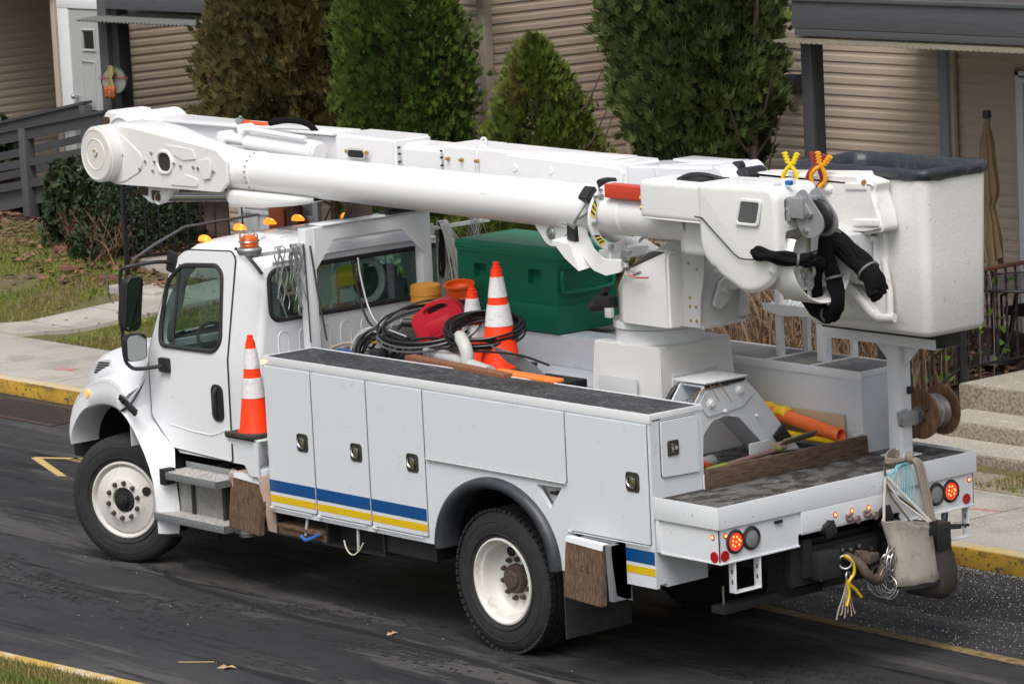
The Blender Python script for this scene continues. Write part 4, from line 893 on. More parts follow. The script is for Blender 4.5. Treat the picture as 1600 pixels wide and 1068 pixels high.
m = MB(); m.plate(rpoly([(-5.32, 2.95), (-4.82, 2.95), (-4.85, 2.86), (-4.95, 2.80), (-5.12, 2.79), (-5.28, 2.86)], .03), axis='y', at=.80, th=.10, bev=.012); m.lathe([(.05, 0), (.05, .03)], (-4.98, .78, 2.84), (0, 1, 0)); lk = obj('link_bracket', m, wboom, ub)
m = MB(); m.box(-5.26, -5.14, .788, .80, 2.855, 2.93, .012); m.box(-5.08, -4.97, .788, .80, 2.82, 2.90, .012); obj('reflector', m, brown, lk)
m = MB(); m.cyl((-4.97, .86, 2.845), (-4.02, .88, 2.905), .038, n=24); rod = obj('cylinder_rod', m, chrome, ub)
m = MB(); rows = []
for (x, w_, z0, z1) in ((-4.08, .05, 2.93, 2.97), (-4.06, .10, 2.86, 2.97), (-3.98, .13, 2.835, 2.97), (-3.6, .13, 2.85, 2.97), (-3.2, .12, 2.89, 2.97), (-2.95, .08, 2.94, 2.965)): rows.append([(x, a, b) for a, b in rrect(.89, (z0 + z1) / 2, 2 * w_, z1 - z0, min(.04, (z1 - z0) * .45), 4)])
m.grid(rows, closed=True); obj('cylinder_fairing', m, wplast, ub, ang=60)
# fibreglass tube
m = MB()
segs = [(-3.76, .158), (-3.70, .158), (-3.695, .1535), (-2.0, .160), (-.42, .166), (-.40, .1675), (-.1, .1675), (-.09, .166), (.44, .168), (.62, .168), (.63, .160), (1.30, .158)]
rows = []
for x, r_ in segs: rows.append([(x, UY + r_ * math.cos(2 * PI * k / 56), ubz(x) + r_ * math.sin(2 * PI * k / 56)) for k in range(56)])
m.grid(rows, closed=True); obj('fibreglass_tube', m, wboom, ub, ang=30)
m = MB()
for k in range(14):
    a = R(110 + k * 16); m.obox((-3.73, UY + .158 * math.cos(a), ubz(-3.73) + .158 * math.sin(a)), (.02, .012, .012), (a, 0, 0))
obj('rivet', m, galv, ub)
m = MB(); m.plate(rpoly([(-.40, 2.96), (.04, 2.975), (-.10, 2.81), (-.17, 2.785), (-.25, 2.80)], [0, 0, .06, .06, .06]), axis='y', at=.83, th=.02, bev=.003); m.plate(rpoly([(-.40, 2.96), (.04, 2.975), (-.10, 2.81), (-.17, 2.785), (-.25, 2.80)], [0, 0, .06, .06, .06]), axis='y', at=.96, th=.02, bev=.003); lg = obj('boom_lug', m, wboom, ub)
m = MB(); m.lathe([(.012, -.02), (.036, -.02), (.044, -.012), (.044, .0)], (-.185, .83, 2.885), (0, 1, 0), 24); m.cyl((-.185, .80, 2.885), (-.185, .98, 2.885), .02); obj('pin', m, galv, lg)
# boom rest clamp with hazard stripes
m = MB(); ri, ro = .185, .245; CZ = 3.035
ring_o = [(UY + ro * math.cos(R(a)), CZ + ro * math.sin(R(a))) for a in range(78, 300, 6)]; ring_i = [(UY + ri * math.cos(R(a)), CZ + ri * math.sin(R(a))) for a in range(294, 72, -6)]
m.plate(ring_o + ring_i, axis='x', at=.41, th=.025, bev=.003); m.box(.30, .43, UY - .06, UY + .3, 2.73, 2.80, .01)
cl = obj('boom_clamp', m, wboom, T)
ylw = mat('hazard_yellow', (.80, .66, .02), .5); hk = mat('hazard_black', (.012, .012, .012), .5)
def arcpatch(a0, a1, r0, r1, x, sk=0):
    pts = [(UY + r1 * math.cos(R(a0 + (a1 - a0) * k / 4 + sk)), CZ + r1 * math.sin(R(a0 + (a1 - a0) * k / 4 + sk))) for k in range(5)] + [(UY + r0 * math.cos(R(a1 + (a0 - a1) * k / 4)), CZ + r0 * math.sin(R(a1 + (a0 - a1) * k / 4))) for k in range(5)]
    return pts, x
my, mk = MB(), MB()
for (s0, s1) in ((98, 118), (150, 178), (214, 238)):
    n_ = 6; st_ = (s1 - s0) / n_
    for k in range(n_):
        p_, x_ = arcpatch(s0 + k * st_, s0 + (k + 1) * st_, ri + .012, ro - .008, .4358, -7)
        (my if k % 2 else mk).plate(p_, axis='x', at=x_, th=.0015)
obj('yellow_stripe', my, ylw, cl); obj('black_stripe', mk, hk, cl)
m = MB()
for a in (92, 132, 186, 250): m.cyl((.436, UY + .215 * math.cos(R(a)), CZ + .215 * math.sin(R(a))), (.47, UY + .215 * math.cos(R(a)), CZ + .215 * math.sin(R(a))), .017, n=6)
for a in (125, 140): m.cyl((.436, UY + .25 * math.cos(R(a)), CZ + .25 * math.sin(R(a))), (.46, UY + .25 * math.cos(R(a)), CZ + .25 * math.sin(R(a))), .012, n=6)
obj('bolt', m, galv, cl)
m = MB(); pr_ = [(UY + .19 * math.cos(R(a)), CZ + .19 * math.sin(R(a))) for a in range(80, 200, 10)] + [(UY + .25 * math.cos(R(a)), CZ + .25 * math.sin(R(a))) for a in range(190, 70, -10)]
m.plate([(UY + .19 * math.cos(R(a)), CZ + .19 * math.sin(R(a))) for a in range(78, 112, 6)] + [(UY + .27 * math.cos(R(a)), CZ + .27 * math.sin(R(a))) for a in range(108, 72, -6)], axis='x', at=.33, th=.08, bev=.008)
m.plate([(UY + .19 * math.cos(R(a)), CZ + .19 * math.sin(R(a))) for a in range(124, 152, 6)] + [(UY + .28 * math.cos(R(a)), CZ + .28 * math.sin(R(a))) for a in range(148, 118, -6)], axis='x', at=.30, th=.11, bev=.008)
m.box(.06, .15, .76, .86, 2.86, 2.965, .008); obj('rubber_pad', m, black, cl)
m = MB(); m.plate(rpoly([(.15, 3.05), (.24, 3.05), (.25, 2.90), (.31, 2.81), (.42, 2.75), (.60, 2.76), (.60, 2.67), (.44, 2.63), (.30, 2.66), (.17, 2.78)], .02), axis='y', at=.78, th=.02, bev=.003)
m.raw([(-.04, .70, 2.86), (.16, .70, 2.84), (.24, .70, 2.66), (.10, .70, 2.74), (-.04, .90, 2.88), (.16, .90, 2.86), (.24, .90, 2.68), (.10, .90, 2.76)], [(0, 1, 2, 3), (7, 6, 5, 4), (0, 4, 5, 1), (1, 5, 6, 2), (2, 6, 7, 3), (3, 7, 4, 0)])
obj('clamp_arm', m, wboom, cl)
m = MB(); m.tube([(.40, .72, 3.10), (.24, .70, 3.02), (.20, .70, 2.96)], .010, 6); m.tube([(.38, .71, 3.18), (.22, .69, 3.0)], .006, 6); m.obox((.20, .69, 2.99), (.06, .04, .03), (0, .5, .3), .006); m.cyl((.10, .68, 2.99), (.20, .69, 2.985), .006)
m.tube(spline([(.60, .80, 2.74), (.66, .78, 2.70), (.70, .8, 2.66), (.78, .8, 2.68)], 4), .012, 6); m.cyl((.62, .80, 2.76), (.68, .76, 2.70), .022, n=10); m.obox((.66, .78, 2.80), (.06, .05, .08), (0, .4, 0), .008); obj('latch_linkage', m, galv, cl)
m = MB(); m.tube(spline([(.64, .80, 2.75), (.68, .78, 2.67), (.74, .8, 2.64), (.84, .82, 2.645)], 5), .006, 6); obj('red_wire', m, redp, cl)
# jib tube, boom tip covers
m = MB(); m.box(.53, 2.42, .72, .82, 3.195, 3.290, .006); jib = obj('jib_tube', m, redj, T)
m = MB(); m.box(1.02, 1.66, .60, .96, 3.10, 3.365, .045, 5); m.box(1.05, 1.62, .605, .9, 3.098, 3.11, .004)
tcv = obj('tip_cover', m, wplast, T, ang=60)
m = MB()
for z in (3.235, 3.17): m.cyl((1.035, .62, z), (1.02, .61, z), .016, n=8)
obj('bolt', m, brass, tcv)
m = MB(); m.box(1.25, 1.66, .76, 1.10, 2.84, 3.12, .05, 4); m.box(1.20, 1.30, .80, 1.05, 2.85, 3.1, .02); obj('tip_casting', m, wboom, T, ang=60)
# big moulded housing: prism with rounded belly, opening on the top right, recess shade plate
hp = rpoly([(1.64, 3.385), (2.36, 3.40), (2.41, 3.32), (2.41, 2.95), (2.36, 2.78), (2.20, 2.68), (2.05, 2.66), (1.80, 2.77), (1.68, 2.89), (1.65, 2.98)], [.04, .05, .03, .05, .10, .08, .06, .10, .08, .02])
q = MB()
def inset(P, d):
    out = []; n_ = len(P)
    for i_ in range(n_):
        a, b = Vector(P[i_ - 1]), Vector(P[(i_ + 1) % n_]); t_ = (b - a).normalized(); out.append((P[i_][0] - t_.y * d * SGN, P[i_][1] + t_.x * d * SGN))
    return out
area = sum(hp[i_][0] * hp[(i_ + 1) % len(hp)][1] - hp[(i_ + 1) % len(hp)][0] * hp[i_][1] for i_ in range(len(hp))); SGN = 1 if area > 0 else -1
for (dd_, y_) in ():
    pass
ys = [(.050, .560), (.030, .563), (.014, .572), (.004, .588), (0, .610), (0, .93), (.012, .965), (.04, .985)]
def sh_(x, z, d): return d * (1.9 if z < 2.92 else 1.0)     # rounder belly
rows = []
for d_, y_ in ys:
    I1 = inset(hp, d_); rows.append([(x, y_ + (.02 if (z0_ < 2.80 and y_ < .6) else 0), z) for (x, z), (x0_, z0_) in zip(I1, hp)])
q.grid(rows, closed=True); q.bm.verts.ensure_lookup_table(); n_ = len(hp)
q.bm.faces.new([q.bm.verts[i_] for i_ in range(n_)]); q.bm.faces.new([q.bm.verts[len(q.bm.verts) - n_ + i_] for i_ in range(n_)][::-1]); bmesh.ops.recalc_face_normals(q.bm, faces=q.bm.faces)
hsg = obj('tip_housing', q, wplast, T, ang=40)
c2 = obj('cut', MB().box(2.30, 2.6, .64, .86, 3.16, 3.31, .02), white, T)
c3 = obj('cut', MB().box(2.30, 2.6, .64, .84, 2.86, 3.10, .03), white, T)
build_boolean(hsg, [c2, c3])
rec = rpoly([(2.09, 3.285), (2.265, 3.285), (2.225, 3.145), (2.045, 3.145)], .022)
m = MB(); m.plate(rpoly([(2.075, 3.305), (2.29, 3.305), (2.245, 3.125), (2.02, 3.125)], .03), [rec], axis='y', at=.548, th=.014, bev=.004); rf_ = obj('window_frame', m, wplast, hsg)
m = MB(); m.plate(rec, axis='y', at=.5555, th=.004); m.box(2.15, 2.20, .552, .556, 3.15, 3.28); obj('pocket_shade_plate', m, mat('pocket_shade_grey', (.10, .105, .11), .5), rf_)  # flat dark plate, the shade of a recess put into its colour
m = MB(); m.tube([(1.625, .557, 3.155), (1.70, .553, 3.15), (1.78, .552, 3.09), (2.0, .552, 2.93), (2.05, .553, 2.905), (2.1, .553, 2.90), (2.38, .556, 2.915), (2.402, .60, 2.925), (2.404, .95, 2.93)], .005, 5); obj('cover_seam', m, black, hsg)
m = MB(); m.box(2.0, 2.35, .60, .68, 3.385, 3.415, .008); m.cyl((2.03, .595, 3.40), (2.03, .61, 3.40), .016, n=10); m.box(2.30, 2.36, .72, .80, 3.39, 3.43, .006); obj('top_bracket', m, wboom, hsg)
m = MB(); m.obox((2.40, .70, 3.41), (.05, .03, .03), (0, 0, 0), .004); obj('blue_tag', m, mat('blue_plastic', (.01, .13, .40), .4), hsg)
m = MB()
for (y, z) in ((.66, 2.84), (.84, 2.86), (.84, 2.80), (.93, 2.84)): m.cyl((2.40, y, z), (2.415, y, z), .016, n=8)
obj('bolt', m, brass, hsg)
m = MB(); m.cyl((1.64, .78, 3.40), (2.05, .78, 3.40), .03); m.bm.free()
m = MB(); rows = []
for t in range(9):
    a = R(20 + t * 17.5); rows.append([(1.62 + .10 * math.cos(a) * k, .80 + .0 * k, 3.375 + .05 * math.sin(a) * k) for k in (.75, 1.0)])
m.grid(rows); m.bm.free()
m = MB(); m.box(1.35, 1.62, .70, .90, 3.36, 3.38, .005); m.tube(spline([(1.30, .72, 3.365), (1.42, .72, 3.405), (1.55, .74, 3.41), (1.66, .78, 3.385)], 5), .016, 8); obj('cover_lip', m, black, tcv)
# rotating collar behind the housing
m = MB(); rows = []
for (x, r_) in ((2.36, .30), (2.40, .325), (2.62, .325), (2.64, .315), (2.62, .295), (2.38, .285)):
    rows.append([(x - .16 + .04 * math.sin(R(a)) * -1, r_ * .85 * math.cos(R(a)) + .90, 2.865 + r_ * .85 * math.sin(R(a))) for a in range(140, 425, 9)])
m.grid(rows, cyc=True); m.cyl((2.05, .92, 2.86), (2.22, .92, 2.86), .18, n=32, bev=.01); m.box(2.22, 2.40, .80, 1.05, 2.68, 2.78, .01); col_ = obj('rotator_collar', m, wplast, T, ang=50)
m = MB(); m.cyl((2.20, 1.10, 2.9), (2.20, 1.45, 2.9), .15, n=36, bev=.01); m.box(2.0, 2.4, 1.2, 1.46, 2.75, 3.0, .03); obj('bucket_mount', m, wgrey, T, ang=50)
m = MB()
for (y, z) in ((.66, 2.90), (1.13, 2.93), (1.12, 2.86)): m.cyl((2.46, y, z), (2.48, y, z), .016, n=8)
obj('bolt', m, brass, col_)
# jib head with sheave, rope and hook
greyal = mat('cast_grey', (.30, .31, .325), .5, .3, dirt=(.25, .03, .20), dscale=7, damt=.75, dlo=.55, bump=.1, bscale=60)
m = MB(); m.box(2.36, 2.56, .66, .88, 3.185, 3.32, .008); m.box(2.35, 2.44, .655, .885, 3.16, 3.25, .006); pl = rpoly([(2.455, 3.34), (2.53, 3.385), (2.70, 3.20), (2.71, 3.12), (2.64, 3.06), (2.52, 3.05), (2.455, 3.15)], [.02, .04, .06, .06, .06, .05, .02])
m.plate(pl, axis='y', at=.70, th=.016, bev=.003); m.plate(pl, axis='y', at=.83, th=.016, bev=.003); m.obox((2.55, .69, 3.26), (.05, .02, .16), (0, R(-42), 0), .004)
jh = obj('jib_head', m, greyal, jib)
m = MB(); m.lathe([(.11, -.03), (.115, -.028), (.10, -.01), (.10, .01), (.115, .028), (.11, .03), (.02, .03), (.02, -.03), (.11, -.03)], (2.58, .772, 3.19), (0, 1, 0), 36); obj('sheave', m, black, jh)
m = MB()
for (x, z) in ((2.40, 3.24), (2.60, 3.21), (2.55, 3.10)): m.cyl((x, .70 if x > 2.5 else .66, z), (x, .672 if x > 2.5 else .64, z), .016, n=12)
obj('bolt', m, steel, jh)
m = MB(); m.cyl((2.50, .90, 3.23), (2.56, .91, 3.22), .034, n=14, bev=.01); obj('blue_knob', m, mat('blue_plastic', (0, 0, 0)), jh)
m = MB(); m.tube([(2.50, .77, 3.10), (2.49, .77, 3.0), (2.482, .77, 2.93)], .015, 10); m.tube(spline([(2.20, .74, 3.0), (2.36, .76, 3.03), (2.46, .77, 3.08)], 4), .012, 8); wr = obj('winch_rope', m, mat('worn_rope', (.24, .215, .18), .9, bump=.6, bscale=140, var=.4, vscale=60), jib)
m = MB(); HX = -.372; HZ = .155
hk_ = [p + Vector((HX, 0, HZ)) for p in spline([(2.855, .77, 2.775), (2.83, .77, 2.74), (2.795, .77, 2.66), (2.81, .77, 2.62), (2.84, .77, 2.60), (2.875, .77, 2.62), (2.905, .77, 2.66), (2.89, .77, 2.73), (2.862, .77, 2.775)], 4)]
m.tube(hk_, .013, 8); m.box(2.83 + HX, 2.88 + HX, .745, .795, 2.56 + HZ, 2.66 + HZ, .008); m.cyl((2.855 + HX, .77, 2.56 + HZ), (2.855 + HX, .77, 2.50 + HZ), .010); m.cyl((2.855 + HX, .77, 2.54 + HZ), (2.855 + HX, .77, 2.49 + HZ), .015, n=10); m.cyl((2.855 + HX, .735, 2.60 + HZ), (2.855 + HX, .745, 2.60 + HZ), .012, n=8); obj('hook', m, galv, wr)
# hoses in black sleeves
def bundle(name, pts, r, n=4, par=T, straps=()):
    m = MB(); sp = spline(pts, 7); k = 0
    for i in range(n):
        a = 2 * PI * i / n; off = Vector((0, math.cos(a), math.sin(a))) * r * .5
        m.tube([p + off + Vector((.008 * math.sin(j * .5 + i), 0, .008 * math.cos(j * .6 + i * 2))) for j, p in enumerate(sp)], r * .58, 8)
    h = obj(name, m, sleeve, par)
    m = MB()
    for s_ in straps:
        j = int(s_ * (len(sp) - 1)); d = (sp[min(j + 1, len(sp) - 1)] - sp[j - 1]).normalized(); m.cyl(sp[j] - d * .008, sp[j] + d * .008, r * 1.12, n=16)
    obj('strap', m, mat('strap_grey', (.12, .12, .125), .6), h); return h
bundle('hose_bundle', [(2.20, .56, 2.955), (2.26, .545, 2.95), (2.40, .56, 2.935), (2.52, .64, 2.915), (2.55, .72, 2.905), (2.56, .82, 2.885)], .042, 4, straps=(.62,))
bundle('hose_bundle', [(2.20, 1.10, 2.96), (2.28, 1.10, 3.01), (2.38, 1.10, 2.985), (2.52, 1.10, 2.92), (2.66, 1.10, 2.83), (2.755, 1.10, 2.75), (2.785, 1.10, 2.665)], .075, 7, straps=(.35, .75))
bundle('hose_bundle', [(2.40, 1.0, 3.0), (2.44, .99, 2.90), (2.50, .98, 2.75), (2.535, .98, 2.62), (2.50, .98, 2.535), (2.42, .98, 2.50), (2.33, .98, 2.53), (2.255, .97, 2.60), (2.22, .95, 2.69)], .055, 6, straps=(.25, .62))
bundle('hose_bundle', [(2.42, .94, 2.90), (2.40, .93, 2.80), (2.38, .93, 2.66), (2.36, .95, 2.56)], .045, 4)
# ---- bucket
m = MB(); rows = []
B0 = dict(x0=1.62, x1=2.79, y0=1.56, y1=2.14)
for (z, g, r_) in ((2.285, -.045, .05), (2.295, -.02, .06), (2.33, 0, .07), (2.8, .010, .07), (3.30, .022, .07), (3.40, .024, .07), (3.40, .004, .06), (2.8, -.0, .05), (2.33, -.03, .05)):
    x0, x1, y0, y1 = B0['x0'] - g, B0['x1'] + g, B0['y0'] - g, B0['y1'] + g; rows.append([(a, b, z) for a, b in rrect((x0 + x1) / 2, (y0 + y1) / 2, x1 - x0, y1 - y0, r_, 5)])
m.grid(rows, closed=True); m.bm.verts.ensure_lookup_table(); n_ = 24
m.bm.faces.new([m.bm.verts[i] for i in range(n_)][::-1]); m.bm.faces.new([m.bm.verts[i] for i in range(len(m.bm.verts) - n_, len(m.bm.verts))])
bk = obj('bucket', m, wbucket, T, ang=50)
def rough(o, amp, sc, seed=0):
    from mathutils import noise as mn
    for v in o.data.vertices: v.co += Vector((mn.noise(v.co * sc + Vector((seed, 0, 0))), mn.noise(v.co * sc + Vector((0, seed + 5, 0))), mn.noise(v.co * sc + Vector((0, 0, seed + 9))))) * amp
m = MB(); rows = []
for (z, g) in ((3.345, .030), (3.355, .042), (3.385, .052), (3.415, .045), (3.425, .025), (3.41, .0), (3.36, -.012), (3.26, -.02), (3.12, -.02)):
    x0, x1, y0, y1 = B0['x0'] - g, B0['x1'] + g, B0['y0'] - g, B0['y1'] + g
    pts = rrect((x0 + x1) / 2, (y0 + y1) / 2, x1 - x0, y1 - y0, .09, 5); dense = []
    for i in range(len(pts)):
        a, b = Vector(pts[i]), Vector(pts[(i + 1) % len(pts)]); kk = max(1, int((b - a).length / .03))
        for j in range(kk): dense.append(a + (b - a) * j / kk)
    N_ = 150; tot = len(dense); rows.append([(dense[int(i * tot / N_)].x, dense[int(i * tot / N_)].y, z) for i in range(N_)])
m.grid(rows, closed=True); ln = obj('bucket_liner', m, liner, bk, ang=80); rough(ln, .008, 11); rough(ln, .007, 30)
m = MB(); rows = []     # moulded console cover on the side of the bucket
cp = rpoly([(1.52, 3.35), (2.52, 3.40), (2.54, 3.37), (2.68, 3.34), (2.66, 3.28), (2.72, 3.12), (2.74, 3.02), (2.58, 2.985), (1.95, 2.965), (1.75, 3.02)], [.03, .02, .02, .02, .02, .05, .04, .08, .1, .1])
q = MB(); q.plate([(x - .15, z + .0) for x, z in cp], axis='y', at=1.36, th=.18); es = [e for e in q.bm.edges if len(e.link_faces) == 2 and e.calc_face_angle(0) > R(60)]; bmesh.ops.bevel(q.bm, geom=es, offset=.025, segments=3, affect='EDGES')
q.obox((2.36, 1.358, 3.31), (.20, .02, .05), (0, R(-3), 0), .01, 3); q.obox((2.44, 1.358, 3.07), (.24, .02, .05), (0, R(-3), 0), .01, 3); q.ball((2.09, 1.36, 3.28), .05, (1, .6, .7)); q.obox((1.66, 1.35, 3.22), (.2, .05, .09), (0, .1, 0), .02, 3)
con = obj('console_cover', q, wbucket, bk, ang=60)
m = MB()
for (x, z) in ((2.44, 3.34), (1.98, 3.16), (2.10, 2.86), (2.30, 2.86), (2.36, 2.865)): m.cyl((x, 1.36 if z > 3 else 1.48, z), (x, 1.345 if z > 3 else 1.465, z), .02, n=8)
obj('bolt', m, brass, con)
m = MB(); m.box(1.80, 2.40, 1.47, 1.56, 2.62, 2.96, .02); m.box(2.18, 2.36, 1.45, 1.50, 2.78, 2.94, .008); m.box(2.22, 2.40, 1.43, 1.48, 2.93, 2.965, .006); m.box(2.36, 2.46, 1.50, 1.56, 2.42, 3.0, .01); obj('bucket_bracket', m, wboom, bk)
m = MB()   # moulded pocket with the sloping arm
m.plate(rpoly([(1.78, 2.66), (2.12, 2.66), (2.36, 2.34), (2.50, 2.34), (2.50, 2.40), (2.42, 2.42), (2.40, 2.30), (1.70, 2.30), (1.66, 2.5)], .02), axis='y', at=1.44, th=.0); m.bm.free()
m = MB(); m.tube([(1.80, 1.46, 2.65), (2.10, 1.45, 2.65), (2.20, 1.44, 2.58), (2.40, 1.43, 2.44), (2.46, 1.43, 2.415), (2.58, 1.46, 2.425)], .032, 10); m.tube([(2.46, 1.50, 2.80), (2.50, 1.50, 2.60), (2.50, 1.5, 2.44)], .025, 8); m.plate([(1.78, 2.65), (2.10, 2.65), (2.40, 2.44), (2.44, 2.40), (1.70, 2.36)], axis='y', at=1.46, th=.10, bev=.02); obj('bucket_step', m, wbucket, bk, ang=50)
# support stand for the bucket, rising from the tail shelf
m = MB(); m.box(1.975, 2.085, 1.975, 2.095, 1.3375, 2.13, .006); m.plate([(1.80, 2.13), (2.26, 2.13), (2.10, 1.97), (1.96, 1.97)], axis='y', at=2.03, th=.012); m.box(2.08, 2.094, 1.98, 2.0, 1.34, 2.1); m.box(1.93, 2.13, 1.93, 2.14, 1.3375, 1.345, .002)
m.box(1.42, 2.52, 1.90, 1.91, 2.14, 2.205, .003); m.box(1.42, 2.52, 1.90, 2.12, 2.135, 2.142, .002); stn = obj('bucket_stand', m, white, T)
m = MB(); m.box(1.40, 2.58, 1.915, 2.11, 2.145, 2.27, .03, 4); obj('rubber_pad', m, black, stn)
m = MB(); m.obox((2.095, 2.05, 1.60), (.05, .16, .10), (0, 0, 0), .01); m.cyl((2.04, 2.10, 1.60), (2.04, 2.20, 1.60), .014); m.lathe([(0, 0), (.055, 0), (.055, .015), (0, .015)], (2.04, 2.19, 1.60), (0, 1, 0), 24); m.obox((2.10, 1.99, 1.62), (.012, .10, .09), (R(10), 0, 0), .004); obj('reel_clamp', m, galv, stn)
m = MB(); m.obox((2.09, 2.08, 1.795), (.03, .06, .05), (0, 0, 0), .008); obj('padlock', m, black, stn)
# climbing step frame on the far cabinets
m = MB()
Zt = 1.892
m.box(.68, .735, 2.16, 2.20, Zt, 2.62, .004); m.box(1.10, 1.19, 2.16, 2.22, Zt, 2.30, .004); m.box(.70, .75, 2.41, 2.45, Zt, 2.4, .004); m.box(1.19, 1.235, 2.40, 2.44, Zt, 2.35, .004)
m.plate([(.56, 2.27), (1.25, 2.27), (1.25, 2.215), (.72, 2.19), (.56, 2.22)], axis='y', at=2.155, th=.008)
m.box(.58, 1.25, 2.163, 2.43, 2.255, 2.265, .002)
for i in range(12):
    for j in range(4): m.cyl((.62 + i * .05, 2.2 + j * .06, 2.265), (.62 + i * .05, 2.2 + j * .06, 2.273), .014, .010, 8)
obj('step_frame', m, white, T)
# arched outrigger frame standing in the well
m = MB()
oa = rpoly([(.72, 1.34), (.72, 1.72), (.875, 1.915), (1.26, 1.925), (1.38, 1.805), (1.765, 1.345), (1.50, 1.35), (1.195, 1.655), (1.07, 1.68), (.95, 1.665), (.86, 1.58), (.84, 1.34)], .01)
m.plate(oa, axis='x', at=1.28, th=.014, bev=.002); m.plate(oa, axis='x', at=1.05, th=.014, bev=.002)
for (a, b) in zip(oa[4:], oa[5:]):
    pass
m.raw([(1.05, .875, 1.915), (1.294, .875, 1.915), (1.294, 1.26, 1.925), (1.05, 1.26, 1.925)], [(0, 1, 2, 3)])
m.box(1.064, 1.28, .88, 1.255, 1.905, 1.918)
m.raw([(1.05, 1.26, 1.924), (1.293, 1.26, 1.924), (1.293, 1.764, 1.346), (1.05, 1.764, 1.346)], [(0, 1, 2, 3)]); m.raw([(1.05, 1.195, 1.655), (1.28, 1.195, 1.655), (1.28, 1.5, 1.35), (1.05, 1.5, 1.35)], [(0, 1, 2, 3)]); m.raw([(1.05, .95, 1.67), (1.28, .95, 1.67), (1.28, 1.195, 1.655), (1.05, 1.195, 1.655)], [(0, 1, 2, 3)])
m.plate(rpoly([(.90, 1.70), (1.10, 1.715), (1.22, 1.72), (1.335, 1.80), (1.25, 1.895), (.90, 1.885), (.82, 1.80)], .01), axis='x', at=1.295, th=.008, bev=.002)
og = obj('outrigger_arch', m, wbody, T, ang=25)
m = MB(); m.box(.99, 1.318, .87, 1.27, 1.932, 1.944, .003); obj('arch_cap', m, white, og)
m = MB(); m.plate([(.885, 1.895), (1.25, 1.905), (1.262, 1.925), (.88, 1.918)], axis='x', at=1.3035, th=.003); obj('arch_slot', m, black, og)
m = MB()
for (y, z, r_) in ((.93, 1.79, .034), (1.20, 1.845, .034), (1.06, 1.72, .014), (1.36, 1.64, .014)): m.lathe([(r_, 0), (r_, .006), (r_ * .6, .008), (r_ * .55, .02), (0, .02)], (1.303 if z > 1.7 else 1.294, y, z), (1, 0, 0), 20)
obj('bolt', m, wboom, og)
m = MB(); m.box(1.0, 1.04, .95, 1.24, 1.86, 1.90, .006); m.obox((1.32, 1.58, 1.46), (.02, .12, .14), (R(38), 0, 0), .01); m.tube(arc_pts := [(1.02, .80 + .0 * k, 1.70 + .02 * k) for k in range(3)], .02); obj('rubber_bumper', m, black, og)
m = MB(); m.obox((1.32, 1.36, 1.40), (.02, .2, .12), (0, 0, 0), .006); obj('foot_plate', m, wgrey, og)
m = MB(); m.tube([(1.02, .76, 1.68), (1.02, .80, 1.82), (1.02, .88, 1.89)], .02, 8); m.tube([(1.0, .76, 1.64), (1.0, .79, 1.80), (1.0, .86, 1.88)], .012, 8); obj('hydraulic_hose', m, black, og)
m = MB(); m.box(1.716, 1.728, .45, .475, 1.28, 1.42); m.box(1.70, 1.73, 1.93, 1.99, 1.33, 1.42, .004); m.box(1.69, 1.73, 1.90, 1.99, 1.455, 1.47, .003); m.box(1.75, 1.756, .471, .60, 1.325, 1.34); obj('tailboard_bracket', m, wbody, T)
# ================================================================ loose things carried on the truck
def cone(loc, h, base, label, collars, g=None, base_ang=0, nbase=1, dirty=1):
    t = thing('traffic_cone', label, 'traffic cone', loc, g); x, y, z = loc
    rb = base * .36; rt_ = .028
    def rad(zz): return rb + (rt_ - rb) * (zz / h)
    m = MB()
    for k in range(nbase): m.obox((x, y, z + .02 + k * .035), (base, base, .032), (0, 0, base_ang), .010, 2)
    for sx in (-1, 1):
        for sy in (-1, 1): m.obox((x + sx * base * .4, y + sy * base * .4, z + .005), (base * .15, base * .15, .01), (0, 0, base_ang))
    obj('base', m, mat('cone_base', (.035, .032, .03), .8, dirt=(.12, .09, .07), dscale=10, damt=.6, bump=.3, bscale=40), t)
    z0 = z + .03 + (nbase - 1) * .035; m = MB()
    m.lathe([(rad(0) + .012, 0), (rad(0) + .008, .015), (rad(.03), .03), (rad(h - .11), h - .11), (rad(h - .11) + .004, h - .108), (rad(h - .10), h - .10), (rad(h - .07), h - .055), (rt_ + .003, h - .05), (rt_ + .003, h - .035), (rt_ - .004, h - .03), (rt_ - .006, h), (rt_ - .012, h), (rt_ - .014, h - .1)], (x, y, z0), (0, 0, 1), 36)
    obj('body', m, orange, t)
    for (a, b) in collars:
        m = MB(); m.lathe([(rad(a * h) + .001, a * h), (rad(a * h) + .004, a * h), (rad(b * h) + .004, b * h), (rad(b * h) + .001, b * h)], (x, y, z0), (0, 0, 1), 36); obj('reflective_collar', m, reflw, t)
    return t
cone((-2.81, .035, 1.262), .735, .34, 'orange cone on its own shelf in the gap between cab and side cabinets', [(.36, .565), (.66, .865)])
cone((-1.03, 1.0, 1.715), .78, .42, 'tallest orange cone upright in the cargo load with a black cable coil around it', [(.40, .60), (.67, .86)], base_ang=.5, nbase=3)
cone((-1.50, 1.14, 1.702), .64, .36, 'shorter orange cone just behind and left of the tallest cone in the cargo load', [(.36, .54), (.62, .84)], base_ang=.2)
m = MB(); m.plate([(-3.02, 1.262), (-2.62, 1.262), (-2.62, .98), (-2.72, .98), (-2.92, 1.20), (-3.02, 1.23)], axis='y', at=-.10, th=.012); m.box(-3.02, -2.615, -.10, .20, 1.245, 1.26, .003); m.plate([(-3.02, 1.25), (-2.62, 1.25), (-2.66, .96), (-2.74, .98)], axis='y', at=.16, th=.012); obj('cone_shelf', m, wshelf, T)
